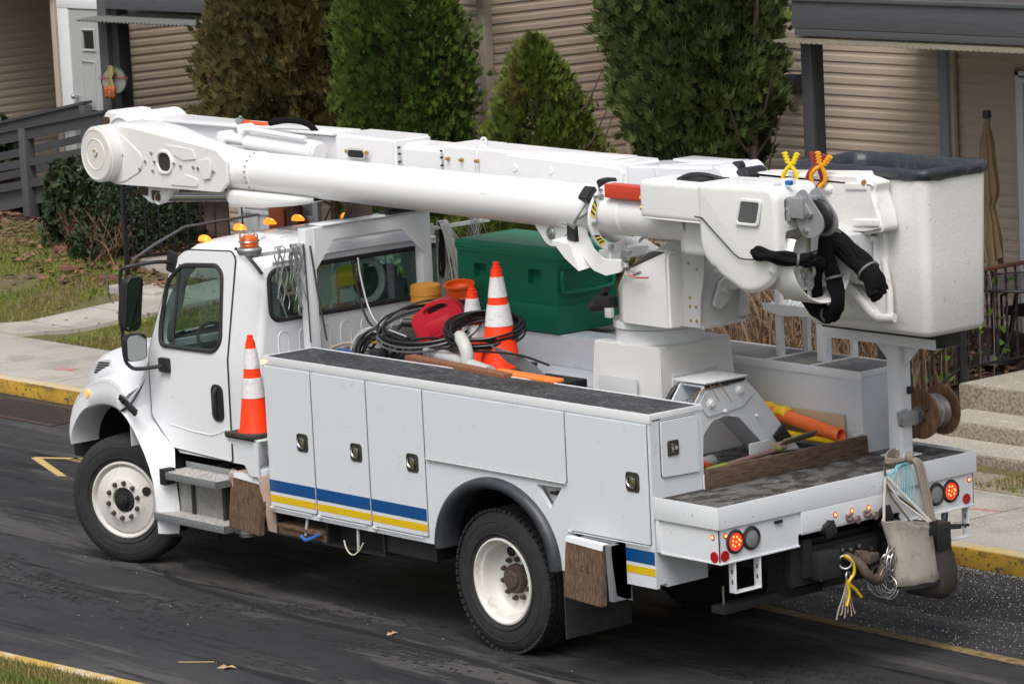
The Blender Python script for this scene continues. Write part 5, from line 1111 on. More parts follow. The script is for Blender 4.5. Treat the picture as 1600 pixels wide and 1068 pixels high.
# wheel chocks of wood in their holders
def chock(x, y, z, label, w_, h_, recess):
    t = thing('wheel_chock', label, 'wheel chock', (x, y, z), 'wooden wheel chock boards')
    P = lambda u, v, d: (x + u, y + d + (v - h_ / 2) * .16, z + v)
    m = MB(); m.raw([P(0, 0, 0), P(w_, -.02, 0), P(w_ - .03, h_ - .02, 0), P(-.02, h_, 0), P(0, 0, .05), P(w_, -.02, .05), P(w_ - .03, h_ - .02, .05), P(-.02, h_, .05)], [(0, 1, 2, 3), (7, 6, 5, 4), (0, 4, 5, 1), (1, 5, 6, 2), (2, 6, 7, 3), (3, 7, 4, 0)])
    bmesh.ops.recalc_face_normals(m.bm, faces=m.bm.faces); bmesh.ops.bevel(m.bm, geom=m.bm.edges[:], offset=.006, segments=2, affect='EDGES'); bmesh.ops.subdivide_edges(m.bm, edges=m.bm.edges[:], cuts=3)
    o = obj('board', m, woodz, t); rough(o, .006, 14, x)
    m = MB(); m.raw([P(-.02, h_ - .02, -.002), P(w_ - .03, h_ - .04, -.002), P(w_ - .03, h_ + .0, .0), P(-.02, h_ + .012, .0), P(-.02, h_ + .012, .055), P(w_ - .03, h_, .055)], [(0, 1, 2, 3), (3, 2, 5, 4)]); obj('painted_edge', m, wshelf, t, smooth=False)
    m = MB()
    for du, dv in ((.42, .52), (.58, .51), (.44, .60), (.57, .60)): m.cyl(P(w_ * du, h_ * dv, -.0), P(w_ * du, h_ * dv, -.006), .009, n=8)
    obj('screw', m, rusty, t)
chock(.955, -.16, .585, 'weathered wooden chock board hung in the holder behind the rear wheel', .40, .395, True)
chock(-3.00, -.10, .560, 'brown wooden chock board hung in the holder behind the fuel tank', .40, .40, False)
m = MB(); m.plate([(1.365, .60), (1.41, .60), (1.41, .985), (1.345, .985)], axis='y', at=-.13, th=.16); m.box(1.0, 1.40, -.05, .04, .955, .985); m.plate([(-.14, .985), (.04, .985), (.04, .58), (-.10, .64)], axis='x', at=1.40, th=.01); obj('chock_holder', m, mat('holder_grey', (.17, .18, .195), .6, dirt=(.35, .3, .25), dscale=9, damt=.5), T)
m = MB(); m.plate([(-.10, .985), (.12, .985), (.12, .50), (-.03, .56)], axis='x', at=-2.63, th=.012); m.box(-2.98, -2.62, -.02, .12, .965, .98); m.plate([(-.10, .975), (.12, .975), (.12, .50), (-.03, .56)], axis='x', at=-2.99, th=.012); obj('chock_holder', m, mat('rusty_white_holder', (.62, .46, .38), .6, dirt=(.3, .16, .09), dscale=5, damt=.7), T)
m = MB(); m.box(-2.80, -2.62, -.07, .10, .98, 1.03, .004)
for k in range(3): m.cyl((-2.76 + k * .05, -.06, 1.03), (-2.76 + k * .05, -.06, 1.04), .008, n=8)
obj('holder_cap', m, wshelf, T)
# planks stored in the under tray
m = MB(); m.obox((-2.30, .25, .56), (.58, .42, .05), (0, 0, .02), .004); m.obox((-2.31, .22, .60), (.56, .40, .028), (0, 0, -.03), .004); tag(obj('plank_stack', m, wood), 'short weathered planks lying in the tray hung under the front cabinets', 'planks')
# steel job box
GX0, GX1, GY0, GY1, GZ0, GZ1 = -2.37, -1.18, 1.70, 2.32, 1.942, 2.58
J = thing('job_box', 'dark green steel job box with recessed handles on the far cabinet', 'tool box', (-1.78, 2.0, GZ0))
body = MB().box(GX0 + .012, GX1 - .012, GY0 + .012, GY1 - .012, GZ0, GZ1 - .075, .006)
jb = obj('body', body, green, J, ang=20)
cts = [obj('cut', MB().box(x, x + .15, GY0 - .1, GY0 + .06, 2.30, 2.415, .012), green, J) for x in (-2.16, -1.52)]
cts.append(obj('cut', MB().box(GX1 - .04, GX1 + .05, GY0 + .05, GY1 - .06, 2.235, 2.44, .02), green, J))
build_boolean(jb, cts)
m = MB(); m.box(GX0, GX1, GY0, GY1, GZ1 - .055, GZ1 - .012, .006); V = [(GX0 + .004, GY0 + .004), (GX1 - .004, GY0 + .004), (GX1 - .004, GY1 - .004), (GX0 + .004, GY1 - .004)]
q = MB(); q.raw([(x, y, GZ1 - .012) for x, y in V] + [((x + GX0 + .6) / 2 if 0 else x + (.02 if x < -1.8 else -.02), y + (.02 if y < 2 else -.02), GZ1 + .012) for x, y in V], [(0, 1, 2, 3), (7, 6, 5, 4), (0, 4, 5, 1), (1, 5, 6, 2), (2, 6, 7, 3), (3, 7, 4, 0)]); bmesh.ops.recalc_face_normals(q.bm, faces=q.bm.faces); m._add(q.bm)
m.box(GX0 + .006, GX1 - .006, GY0 + .006, GY1 - .006, GZ1 - .075, GZ1 - .055, .002); obj('lid', m, mat('green_lid', (.006, .17, .095), .4, dirt=(.12, .26, .19), dscale=5, damt=.45, bump=.1, bscale=90), J, ang=2)
m = MB(); m.box(GX0 + .002, GX1 - .002, GY0 + .002, GY1 - .002, GZ0 + .002, 2.152, .006); obj('lower_tier', m, green, J, ang=20)
m = MB(); xh = GX1 + .008; m.tube(spline([(xh - .03, GY0 + .06, 2.40), (xh, GY0 + .055, 2.40), (xh + .01, GY0 + .04, 2.36), (xh + .01, GY0 + .05, 2.275), (xh + .01, GY0 + .10, 2.25), (xh + .01, GY1 - .13, 2.25), (xh + .01, GY1 - .07, 2.30), (xh + .01, GY1 - .07, 2.38), (xh, GY1 - .09, 2.41), (xh - .03, GY1 - .10, 2.41)], 5), .017, 10); m.box(GX1 - .02, GX1 - .004, GY0 + .06, GY1 - .08, 2.425, 2.44, .003); obj('handle', m, green, J)
for x in (-2.085, -1.445):
    m = MB(); m.box(x - .04, x + .04, GY0 + .062, GY0 + .07, 2.32, 2.40, .003); obj('lock_plate', m, green, J)
# buckets
def pail(c, r_, h, m_, label, open_=True, tilt=(0, 0)):
    t = thing('plastic_bucket', label, 'bucket', c); m = MB()
    if open_: m.lathe([(0, 0), (r_ * .86, 0), (r_ * .88, .01), (r_, h), (r_ + .01, h), (r_ + .01, h - .015), (r_ + .006, h - .02), (r_ + .006, h), (r_ - .008, h), (r_ * .87, .02), (0, .02)], (0, 0, 0), (0, 0, 1), 40)
    else: m.lathe([(0, 0), (r_, 0), (r_ + .002, h - .02), (r_ - .004, h - .006), (r_ - .015, h), (.03, h - .002), (.028, h - .006), (0, h - .006)], (0, 0, 0), (0, 0, 1), 40)
    if open_: m.lathe([(r_ * .8, h * .82), (r_ * .84, h * .84), (r_ * .97, h * .93)], (0, 0, 0), (0, 0, 1), 40)
    m.xf(Matrix.Translation(c) @ Matrix.Rotation(tilt[0], 4, 'X') @ Matrix.Rotation(tilt[1], 4, 'Y')); o_ = obj('shell', m, m_, t)
    m = MB(); m.lathe([(r_ * (.96 if open_ else 1.0) + .004, h * .7), (r_ * (.98 if open_ else 1.0) + .006, h * .72), (r_ * (.96 if open_ else 1.0) + .004, h * .74)], (0, 0, 0), (0, 0, 1), 40); m.xf(Matrix.Translation(c) @ Matrix.Rotation(tilt[0], 4, 'X') @ Matrix.Rotation(tilt[1], 4, 'Y')); obj('rim_band', m, m_, t)
pail((-2.50, 1.50, 1.98), .118, .27, org3, 'faded ochre bucket turned upside down beside the rack post', False)
pail((-2.13, 1.55, 1.96), .108, .33, mat('bucket_orange', (.80, .10, .008), .4, dirt=(.4, .08, .02), dscale=6, damt=.3), 'bright orange bucket standing open between the ochre bucket and the green job box', True, (R(8), R(6)))
m = MB(); m.box(-2.57, -1.7, 1.2, 1.95, 1.70, 1.96, .01); tag(obj('crate', m, mat('old_crate', (.10, .09, .085), .8, var=.4)), 'dark crate carrying the two orange buckets', 'crate')
# fuel can
t = thing('fuel_can', 'red plastic fuel can lying tilted among the cable coils', 'fuel can', (-1.9, 1.2, 1.98))
m = MB(); can = rpoly([(-.20, -.10), (.20, -.10), (.20, .05), (.12, .13), (-.02, .15), (-.20, .10)], [.04, .04, .04, .05, .04, .05])
m.plate(can, [rrect(.03, .095, .16, .035, .017)], axis='y', at=-.09, th=.18, bev=.022); m.box(-.10, .10, -.095, .095, -.06, .03, .01)
MX = Matrix.Translation((-1.88, 1.14, 2.06)) @ Matrix.Rotation(R(38), 4, 'Z') @ Matrix.Rotation(R(-24), 4, 'Y'); SX_ = Matrix.Diagonal((1.0, 1.0, 1.15, 1)); m.xf(MX @ SX_); obj('body', m, redp, t, ang=50)
m = MB(); m.cyl((-.20, 0, .07), (-.27, 0, .10), .03, n=16, bev=.004); m.cyl((-.27, 0, .10), (-.33, 0, .08), .014, .01); m.xf(MX @ SX_); obj('spout', m, black, t)
# cable coils
def coil(name, label, c, r0, n, m_, nrm, wob=.03, rad=.006, seed=1, ell=1.0, cat='cable coil', thick=.04, turns_pts=40):
    rr_ = random.Random(seed); t = MB(); q = Vector(nrm).normalized().to_track_quat('Z', 'Y').to_matrix().to_4x4(); pts = []
    ph = rr_.random() * 6; M_ = Matrix.Translation(c) @ q
    for k in range(n * turns_pts):
        a = 2 * PI * k / turns_pts; tn = k / turns_pts
        r_ = r0 + wob * math.sin(tn * 2.39 + ph) + wob * .4 * math.sin(a * 1.0 + tn * 1.3); h = thick * math.sin(tn * 1.7 + ph * 2) + thick * .4 * math.sin(a + tn)
        pts.append(M_ @ Vector((r_ * math.cos(a), r_ * ell * math.sin(a), h)))
    t.tube(pts, rad, 6); return tag(obj(name, t, m_), label, cat)
coil('cable_coil', 'black cable coil draped around the two cones in the cargo load', (-1.20, 1.0, 2.08), .28, 15, cable, (.18, -.22, 1), .020, .009, 3, .9, thick=.035)
coil('cable_coil', 'large loose hoops of black cable standing in front of the red fuel can', (-1.88, 1.02, 2.05), .41, 4, cable, (.12, -.34, .9), .03, .009, 5, .8, thick=.03)
coil('cable_coil', 'upright coil of black cable at the front end of the load', (-2.22, .80, 1.83), .15, 12, cable, (.55, -.75, .25), .04, .010, 8, 1.0, thick=.06)
coil('cable_coil', 'bare silver-grey cable hoops mixed into the coil at the front end of the load', (-2.30, .80, 1.84), .17, 3, cableg, (.5, -.75, .1), .02, .007, 11, 1.0, thick=.05)
coil('cable_coil', 'silver-grey stiff cable hoop lying over the red can', (-1.82, .96, 2.02), .42, 2, mat('grey_cable_dark', (.10, .10, .105), .3), (.12, -.36, .9), .02, .008, 15, .7, thick=.03)
coil('cable_coil', 'dark cable coil lying flat under the red can next to the wood plank', (-1.78, .85, 1.80), .22, 10, cable, (.3, -.5, 1), .04, .010, 21, .8, thick=.05)
sp = spline([(-2.62, .90, 2.50), (-2.60, .90, 2.36), (-2.50, .88, 2.14), (-2.35, .85, 2.02), (-2.1, .82, 1.98), (-1.7, .8, 1.94), (-1.2, .75, 1.96), (-.6, .78, 1.98), (-.25, .8, 1.93)], 8)
m = MB(); m.tube(sp, .009, 8); tag(obj('stiff_cable', m, cable), 'single stiff black cable rising in front of the rear window and trailing across the load', 'cable')
m = MB(); m.tube([p + Vector((.03, .03, .02)) for p in sp[:36]], .007, 6); tag(obj('stiff_cable', m, cableg), 'silver cable end rising beside the black one in front of the rear window', 'cable')
m = MB()
for k in range(9):
    a = k * .16; m.tube(spline([(-.95 + k * .02, .85, 2.0 - k * .012), (-.55 + .01 * k, .80, 1.96 - k * .015), (-.25, .78, 1.84 - k * .012), (-.15, .74, 1.74)], 5), .005, 5)
tag(obj('wire_bundle', m, mat('grey_wire', (.16, .165, .17), .4)), 'grey thin wires spreading behind the tallest cone base', 'wires')
# pipe, elbow, planks
pvc = mat('grey_pvc', (.50, .51, .50), .4, dirt=(.3, .27, .2), dscale=10, damt=.5)
m = MB(); m.tube(spline([(-1.22, .78, 2.05), (-1.15, .74, 2.04), (-1.08, .71, 2.0), (-1.05, .70, 1.93), (-1.06, .68, 1.80)], 5), .050, 16); tag(obj('pipe_elbow', m, pvc), 'grey plastic pipe elbow standing in front of the cone bases', 'pipe')
m = MB(); m.cyl((-1.75, .90, 1.88), (-.7, .62, 1.86), .05, n=20); tag(obj('conduit_pipe', m, pvc), 'long grey conduit pipe lying behind the cabinet top', 'pipe')
m = MB(); m.obox((-.92, .505, 1.895), (1.30, .09, .045), (0, R(0), R(-6)), .004); o = obj('plank', m, redwood); tag(o, 'reddish wooden plank resting along the inner edge of the black cabinet top', 'plank')
m = MB(); m.obox((-.16, .52, 1.90), (.72, .11, .03), (0, 0, R(-3)), .014, 3); tag(obj('cable_cover', m, mat('orange_cover', (.85, .22, .04), .45, dirt=(.5, .18, .05), dscale=9, damt=.4)), 'flat orange plastic cover lying behind the cabinet top near the tallest cone', 'line cover')
m = MB(); m.box(-.75, -.3, .75, 1.2, 1.70, 1.80, .01)
for k in range(5): m.box(-.75, -.3, .73, .75, 1.71 + k * .02, 1.72 + k * .02)
m.xf(Matrix.Translation((.0, 0, -.03))); tag(obj('rubber_base_stack', m, black), 'black ribbed rubber block beside the bases of the cones', 'rubber block')
# small hardware heap on the front deck
rr_ = random.Random(5)
t = thing('tool_heap', 'pulley blocks and small metal fittings heaped on the white deck behind the cab', 'hardware', (-2.45, .75, 1.70))
m = MB(); m.lathe([(0, 0), (.10, 0), (.105, .02), (.07, .03), (.05, .09), (.02, .11), (0, .11)], (-2.40, .70, 1.74), (0.2, -.2, 1), 20); m.lathe([(.10, -.01), (.14, -.01), (.14, .01), (.10, .01), (.10, -.01)], (-2.40, .70, 1.77), (.1, -.2, 1), 24)
for k in range(26):
    x, y = -2.56 + rr_.random() * .55, .58 + rr_.random() * .45; m.obox((x, y, 1.72 + rr_.random() * .12), (.03 + .08 * rr_.random(), .03, .02), (rr_.random(), rr_.random(), rr_.random() * 3), .004)
obj('fittings', m, mat('dirty_metal', (.16, .15, .14), .5, .5, var=.5, vscale=30), t)
m = MB(); m.box(-2.38, -2.2, .95, 1.1, 1.80, 1.92, .02); m.box(-2.12, -2.0, .62, .72, 1.74, 1.9, .02); obj('pulley_block', m, black, t)
m = MB(); m.box(-2.55, -2.3, .60, 1.15, 1.705, 1.74, .006); obj('tray', m, wshelf, t)
m = MB(); m.tube(spline([(-2.62, .66, 1.86), (-2.5, .70, 1.90), (-2.4, .78, 1.89), (-2.3, .86, 1.92), (-2.18, .92, 1.88), (-2.1, 1.0, 1.86)], 6), .012, 8); tag(obj('rope', m, rope), 'cream twisted rope lying over the metal fittings behind the cab', 'rope')
m = MB(); m.tube(spline([(-2.55, .62, 1.80), (-2.5, .6, 1.85), (-2.42, .62, 1.86), (-2.36, .66, 1.84)], 5), .020, 8); tag(obj('strap', m, mat('blue_strap', (.02, .07, .22), .7)), 'blue strap end lying beside the fittings on the deck', 'strap')
m = MB(); m.cyl((-2.42, .78, 1.90), (-2.22, .80, 1.92), .010, n=8); tag(obj('screwdriver', m, yel), 'thin yellow-handled tool lying on the fittings', 'tool')
# wires hung on the side bars of the rack
def hangers(name, label, y0, y1, n, zlo, zhi, seed, wavy=True, m_=galv, x=-2.815, rad=.0048):
    rr_ = random.Random(seed); m = MB()
    for k in range(n):
        y = y0 + (y1 - y0) * rr_.random(); L_ = zlo + (zhi - zlo) * rr_.random(); ph = rr_.random() * 6; sp_ = (rr_.random() - .5) * .15; pts = []
        for s_ in (-1, 1):
            pass
        ztop = 2.64; leg1 = []; leg2 = []; N1 = int(L_ / .02)
        for j in range(N1): 
            z = ztop - j * .02; wv = .014 * math.sin(j * .62 + ph) if wavy else 0; leg1.append((x + .022 + .02 * (1 if wavy else .5) + j * .0005, y + wv + sp_ * (j * .02) , z))
        L2 = L_ * (.5 + .5 * rr_.random())
        for j in range(int(L2 / .02)):
            z = ztop - j * .02; wv = .010 * math.sin(j * .75 + ph + 2) if wavy else 0; leg2.append((x - .03, y + .02 + wv - sp_ * .7 * (j * .02), z))
        m.tube(leg1[::-1] + [(x + .03, y + .004, 2.652), (x, y + .01, 2.662), (x - .025, y + .016, 2.652)] + leg2, rad, 5)
    return tag(obj(name, m, m_), label, 'wires')
hangers('wire_grip', 'wavy grey preformed wire grips hung over the bar beside the amber beacon', .26, .575, 13, .28, .62, 6)
m = MB(); m.tube([(-2.765, .555, 2.66), (-2.76, .56, 2.3), (-2.76, .565, 1.9)], .006, 6); m.tube([(-2.745, .60, 2.64), (-2.74, .64, 2.3), (-2.735, .70, 1.9)], .008, 6); tag(obj('wire_grip', m, mat('dark_wire', (.10, .10, .105), .4, .5)), 'two long dark straight wires hanging to the cabinet top beside the left rack post', 'wires')
rr_ = random.Random(9); m = MB()
for k in range(30):
    y = 1.90 + .09 * rr_.random(); d = rr_.random(); m.tube(spline([(-2.88, y + .02 + .1 * d, 1.9 + .1 * rr_.random()), (-2.86, y + .03 * d, 2.4), (-2.84, y, 2.63), (-2.815, y + .005, 2.66), (-2.79, y + .01, 2.62), (-2.76, y + .04 + .14 * d, 2.35), (-2.74, y + .06 + .20 * d, 2.1), (-2.73, y + .08 + .26 * d, 1.92)], 4), .0055, 5)
tag(obj('wire_hank', m, mat('pale_wire', (.50, .50, .50), .4, island=.35)), 'thick hank of pale straight wires hung over the bar right of the rack', 'wires')
rr_ = random.Random(12); m = MB()
for k in range(14): m.tube([(-2.90, 1.93 + .10 * rr_.random(), 1.9), (-2.86, 1.93 + .06 * rr_.random(), 2.3), (-2.80, 1.90 + .05 * rr_.random(), 2.66)], .006, 5)
tag(obj('wire_hank', m, cable), 'black wires hanging inside the pale hank right of the rack', 'wires')
hangers('wire_grip', 'thin curly wires hung on the far end of the bar right of the rack', 2.20, 2.34, 7, .25, .5, 14, True, mat('thin_wire', (.35, .36, .38), .4, .5), rad=.003)
# insulating clamps on the console cover
def grip(c, m_, label, rot, g='plastic grip clamps on the bucket cover'):
    t = thing('grip_clamp', label, 'clamp', c, g); M_ = Matrix.Translation(c) @ Matrix.Rotation(rot, 4, 'Y') @ Matrix.Rotation(R(28), 4, 'Z')
    for s_, nm in ((-1, 'jaw'), (1, 'jaw')):
        m = MB(); m.tube(spline([(s_ * .022, 0, -.14), (s_ * .05, 0, -.09), (s_ * .04, 0, -.04), (s_ * .012, 0, 0.0), (-s_ * .016, 0, .03), (-s_ * .032, 0, .065), (-s_ * .045, 0, .10)], 4), .015, 8)
        for k in range(4): m.obox((-s_ * (.018 + k * .008), 0, .030 + k * .02), (.040, .026, .010), (0, 0, 0), .003)
        m.xf(M_); obj(nm, m, m_, t)
    m = MB(); m.lathe([(.017, -.008), (.024, 0), (.017, .008)], (0, 0, 0), (0, 1, 0), 16); m.obox((0, 0, .0), (.07, .006, .006), (0, 0, 0), .001); m.xf(M_); obj('spring', m, steel, t)
    return t
grip((1.76, 1.335, 3.41), yel, 'lemon yellow clamp clipped on the left end of the bucket cover', R(6))
grip((2.01, 1.335, 3.42), mat('clamp_red', (.30, .035, .03), .45), 'dark red clamp clipped on the middle of the bucket cover', R(14))
grip((2.09, 1.30, 3.43), mat('clamp_orange', (.85, .36, .01), .4), 'orange-yellow clamp clipped next to the dark red one', R(22))
# wire reel hung on the bucket stand
t = thing('cable_reel', 'wooden reel of bare metal strand hung on the white stand at the truck tail', 'cable reel', (2.04, 2.45, 1.60))
for y in (2.215, 2.43):
    m = MB(); m.cyl((2.04, y, 1.60), (2.04, y + .018, 1.60), .178, n=48, bev=.003); o_ = obj('flange', m, ply, t)
    if y < 2.3:
        m = MB()
        for dx, dz in ((.05, -.04), (.07, .03)): m.cyl((2.04 + dx, y - .001, 1.6 + dz), (2.04 + dx, y - .003, 1.6 + dz), .010, n=12)
        obj('bolt_hole', m, chassis, o_)
m = MB(); m.cyl((2.04, 2.23, 1.60), (2.04, 2.43, 1.60), .09, n=24); obj('drum', m, ply, t)
m = MB(); rr_ = random.Random(2); pts = []
for k in range(22 * 24): a = 2 * PI * k / 24; tn = k / 24; pts.append((2.04 + (.112 + .004 * math.sin(tn * 7)) * math.cos(a), 2.24 + .008 * tn + .006 * math.sin(a + tn), 1.60 + (.112 + .004 * math.sin(tn * 7)) * math.sin(a)))
m.tube(pts, .006, 6); obj('strand', m, mat('strand_metal', (.5, .46, .44), .35, .8), t)
# plank across the well, line covers, shovel
m = MB(); m.obox((1.745, 1.215, 1.385), (.045, 1.52, .135), (0, R(-2), 0), .004); bmesh.ops.subdivide_edges(m.bm, edges=m.bm.edges[:], cuts=4); tag(obj('tailboard_plank', m, woody), 'long dark brown plank standing on edge across the back of the load well', 'plank')
m = MB(); rows = []
for k in range(15):
    t_ = k / 14; x = .72 + .90 * t_; rows.append([(x, 1.86 + (.045 + .004 * math.sin(k * 2 + a * 3)) * math.cos(a), 1.585 - .13 * t_ + .042 * math.sin(a) * (1.1 if k % 5 else 1.2)) for a in [2 * PI * j / 20 for j in range(20)]])
m.grid(rows, closed=True); m.bm.verts.ensure_lookup_table(); o = obj('line_cover', m, mat('cover_orange', (.85, .16, .03), .5, dirt=(.5, .12, .04), dscale=10, damt=.4), solid=.006); tag(o, 'rolled orange rubber line hose lying beside the far cabinet wall', 'line cover')
m = MB(); rows = []
for k in range(12):
    t_ = k / 11; x = .55 + .55 * t_; rows.append([(x, 1.87 + .06 * math.cos(a), 1.58 - .06 * t_ + .07 * math.sin(a) + .01 * math.sin(k * 2.1)) for a in [PI * j / 10 - .6 for j in range(12)]])
m.grid(rows); o = obj('line_cover', m, mat('cover_yellow', (.80, .50, .01), .5), solid=.008); tag(o, 'torn yellow rubber sheet sticking out behind the rolled orange cover', 'line cover')
m = MB(); m.cyl((1.02, 1.84, 1.42), (1.64, 1.86, 1.40), .026, n=16); o = tag(obj('pole', m, mat('pole_yellow', (.75, .48, .01), .45)), 'yellow fibreglass pole lying below the orange line hose', 'pole')
m = MB(); m.box(.9, 1.55, 1.955, 1.975, 1.40, 1.58, .003); tag(obj('board', m, mat('tan_board', (.5, .40, .26), .8)), 'tan board leaning on the far cabinet wall behind the orange hose', 'board')
m = MB(); m.cyl((1.3, 1.93, 1.36), (1.62, 1.93, 1.36), .04, n=16); m.bm.free()
t = thing('shovel', 'round point shovel with a brown handle and green grip lying behind the plank', 'shovel', (1.66, .9, 1.45))
m = MB(); m.cyl((1.685, .56, 1.43), (1.63, 1.30, 1.462), .019, n=14); obj('handle', m, mat('brown_handle', (.16, .10, .085), .6), t)
m = MB(); m.cyl((1.69, .50, 1.426), (1.677, .70, 1.434), .026, n=14, bev=.006); m.cyl((1.637, 1.22, 1.458), (1.634, 1.25, 1.46), .021, n=14); obj('grip', m, mat('olive_green', (.16, .22, .03), .6), t)
m = MB(); rows = []
for k in range(9):
    t_ = k / 8; y = 1.28 + .36 * t_; w_ = .11 * math.sin(PI * (.12 + .85 * t_)) ** .55; rows.append([(1.60 + w_ * u - .02, y, 1.475 + .02 * t_ + .035 * u * u - .012 + w_ * u * .35) for u in [-1 + j * .2 for j in range(11)]])
m.grid(rows); obj('blade', m, mat('muddy_steel', (.22, .16, .11), .7, dirt=(.55, .5, .42), dscale=14, damt=.7), t, solid=.005)
m = MB(); m.cyl((1.45, .60, 1.40), (1.2, 1.0, 1.36), .05, n=16); tag(obj('conduit_pipe', m, mat('dull_grey', (.28, .30, .32), .5)), 'short grey pipe lying on the floor of the load well', 'pipe')
m = MB(); rows = []
for k in range(8):
    t_ = k / 7; rows.append([(1.55 - .1 * t_ + .02 * math.sin(j), .50 + .30 * t_, 1.56 - .20 * t_ + .035 * math.sin(j * 1.3 + k) - .03 * j * .3) for j in range(7)])
m.grid(rows); tag(obj('safety_net', m, mat('orange_sheet', (.9, .13, .03), .5, dirt=(.6, .3, .25), dscale=20, damt=.4), solid=.006), 'crumpled orange sheet behind the small rear door of the cabinet', 'sheet')
m = MB()
for k in range(5): m.tube(spline([(1.30, .85 + k * .03, 1.90), (1.33, .70 + .07 * k, 1.86 + .02 * k), (1.36, .60 + .12 * k, 1.80 + .03 * math.sin(k))], 5), .0025, 4)
m.tube(spline([(1.34, .56, 1.84), (1.33, .75, 1.87), (1.32, .95, 1.91), (1.30, 1.12, 1.89)], 6), .003, 4); tag(obj('twig', m, twig), 'thin bare twigs caught on top of the outrigger arch', 'twig')
# bag and bucket hung behind
t = thing('canvas_bag', 'pale canvas tool bag hung by ropes from the truck tail', 'bag', (2.42, 1.62, .56))
m = MB(); rows = []
for (z, w_, d) in ((.545, .195, .10), (.555, .205, .115), (.62, .205, .12), (.75, .20, .125), (.88, .20, .13), (.955, .205, .135), (.975, .212, .142), (.985, .212, .142), (.985, .20, .13), (.93, .195, .125), (.8, .19, .115)):
    rows.append([(2.455 + d * math.sin(a) * .8, 1.635 + (.975 - z) * .17 + w_ * math.cos(a) * (1 - .0 * abs(math.sin(a))), z - .045 * math.cos(a) * (1 if z > .7 else .2)) for a in [2 * PI * k / 48 for k in range(48)]])
m.grid(rows, closed=True); m.bm.verts.ensure_lookup_table(); m.bm.faces.new([m.bm.verts[i] for i in range(48)]); bg_ = obj('bag_body', m, canvas, t, ang=80); rough(bg_, .02, 11, 3)
m = MB(); m.lathe([(.97, 0), (1, .0)], (0, 0, 0)); m.bm.free(); m = MB(); m.plate([(2.455 + .118 * math.sin(a) * .8, 1.72 + .215 * math.cos(a)) for a in [2 * PI * k / 32 for k in range(32)]], axis='z', at=.525, th=.03, bev=.006); obj('bag_base', m, black, t)
m = MB(); m.obox((2.56, 1.78, .93), (.012, .075, .10), (0, R(6), 0), .004); m.obox((2.40, 1.47, .99), (.06, .05, .03), (0, 0, 0), .004); obj('bag_tab', m, black, t)
m = MB(); m.tube([(2.54, 1.78, .97), (2.44, 1.62, 1.18), (2.37, 1.55, 1.30)], .011, 8); m.tube([(2.41, 1.46, 1.0), (2.38, 1.50, 1.15), (2.36, 1.54, 1.30)], .010, 8); m.tube([(2.54, 1.76, .97), (2.42, 1.60, 1.14), (2.36, 1.55, 1.27)], .008, 8); obj('bag_rope', m, mat('white_rope', (.52, .49, .45), .9, bump=.5, bscale=140), t)
m = MB(); m.tube([(2.355, 1.54, 1.31), (2.36, 1.54, 1.36), (2.345, 1.54, 1.37)], .007, 6); m.tube([(2.50, 1.62, 1.0), (2.39, 1.56, 1.16), (2.36, 1.55, 1.26)], .007, 6); m.tube([(2.46, 1.80, 1.0), (2.40, 1.64, 1.14), (2.36, 1.56, 1.22)], .007, 6); obj('bag_hook', m, mat('brown_cord', (.10, .07, .03), .8), t)
t = thing('canvas_bucket', 'large dark canvas bucket hung by a looped rope right of the pale bag', 'bag', (2.36, 1.95, .46))
m = MB(); rows = []
for (z, r_) in ((.398, .06), (.402, .11), (.418, .155), (.45, .185), (.52, .20), (.62, .19), (.75, .155), (.88, .115), (.92, .12), (.92, .10), (.8, .10)):
    rows.append([(2.36 + r_ * math.sin(a) * .8, 1.93 + (z - .46) * .06 + r_ * 1.12 * math.cos(a), z - .03 * math.cos(a)) for a in [2 * PI * k / 40 for k in range(40)]])
m.grid(rows, closed=True); m.bm.verts.ensure_lookup_table(); m.bm.faces.new([m.bm.verts[i] for i in range(40)]); o_ = obj('bag_body', m, canvasd, t, ang=80); rough(o_, .015, 9, 8)
m = MB()
for dy in (0, .022, .05): m.tube(spline([(2.40, 1.91 + dy, .93), (2.38, 1.89 + dy, 1.10), (2.37, 1.86 + dy, 1.25), (2.362, 1.84 + dy, 1.34), (2.33, 1.83 + dy * .5, 1.375), (2.24, 1.84, 1.36), (2.15, 1.87, 1.36), (2.09, 1.94, 1.36 + dy * .5)], 5), .012, 8)
for k in range(4): m.tube(spline([(2.10, 1.93 - k * .01, 1.36 + k * .015), (2.14, 1.8, 1.365 + k * .015), (2.20, 1.72, 1.35 + k * .01), (2.26, 1.86, 1.36)], 5), .010, 8)
m.ball((2.31, 1.83, 1.39), .035, (1, .8, 1.2)); obj('rope_loop', m, rope, t)
cy = mat('cyan_string', (.22, .50, .56), .7); m = MB(); rr_ = random.Random(3)
for k in range(6): y = 1.62 + k * .02; m.tube(spline([(2.345, 1.55, 1.28 + .01 * k), (2.36, 1.60, 1.31), (2.352, 1.66 + .01 * k, 1.36), (2.35, y + .07, 1.345), (2.355, y + .08 + .02 * rr_.random(), 1.24), (2.37, y + .07, 1.15 - .02 * k), (2.365, y + .09, 1.06 + .08 * rr_.random())], 5), .0035, 5)
m.tube(spline([(2.35, 1.52, 1.24), (2.36, 1.58, 1.25), (2.36, 1.66, 1.34)], 5), .006, 6); tag(obj('string', m, cy), 'frayed light blue string tied on the edge of the tail shelf', 'string')
coil('wire_coil', 'loose coil of thin bare wire hanging below the pintle hook', (2.43, 1.42, .60), .085, 10, mat('wire_metal', (.4, .4, .4), .35, .8), (1, .1, .3), .03, .003, 6, 1.0, cat='wire', thick=.05)
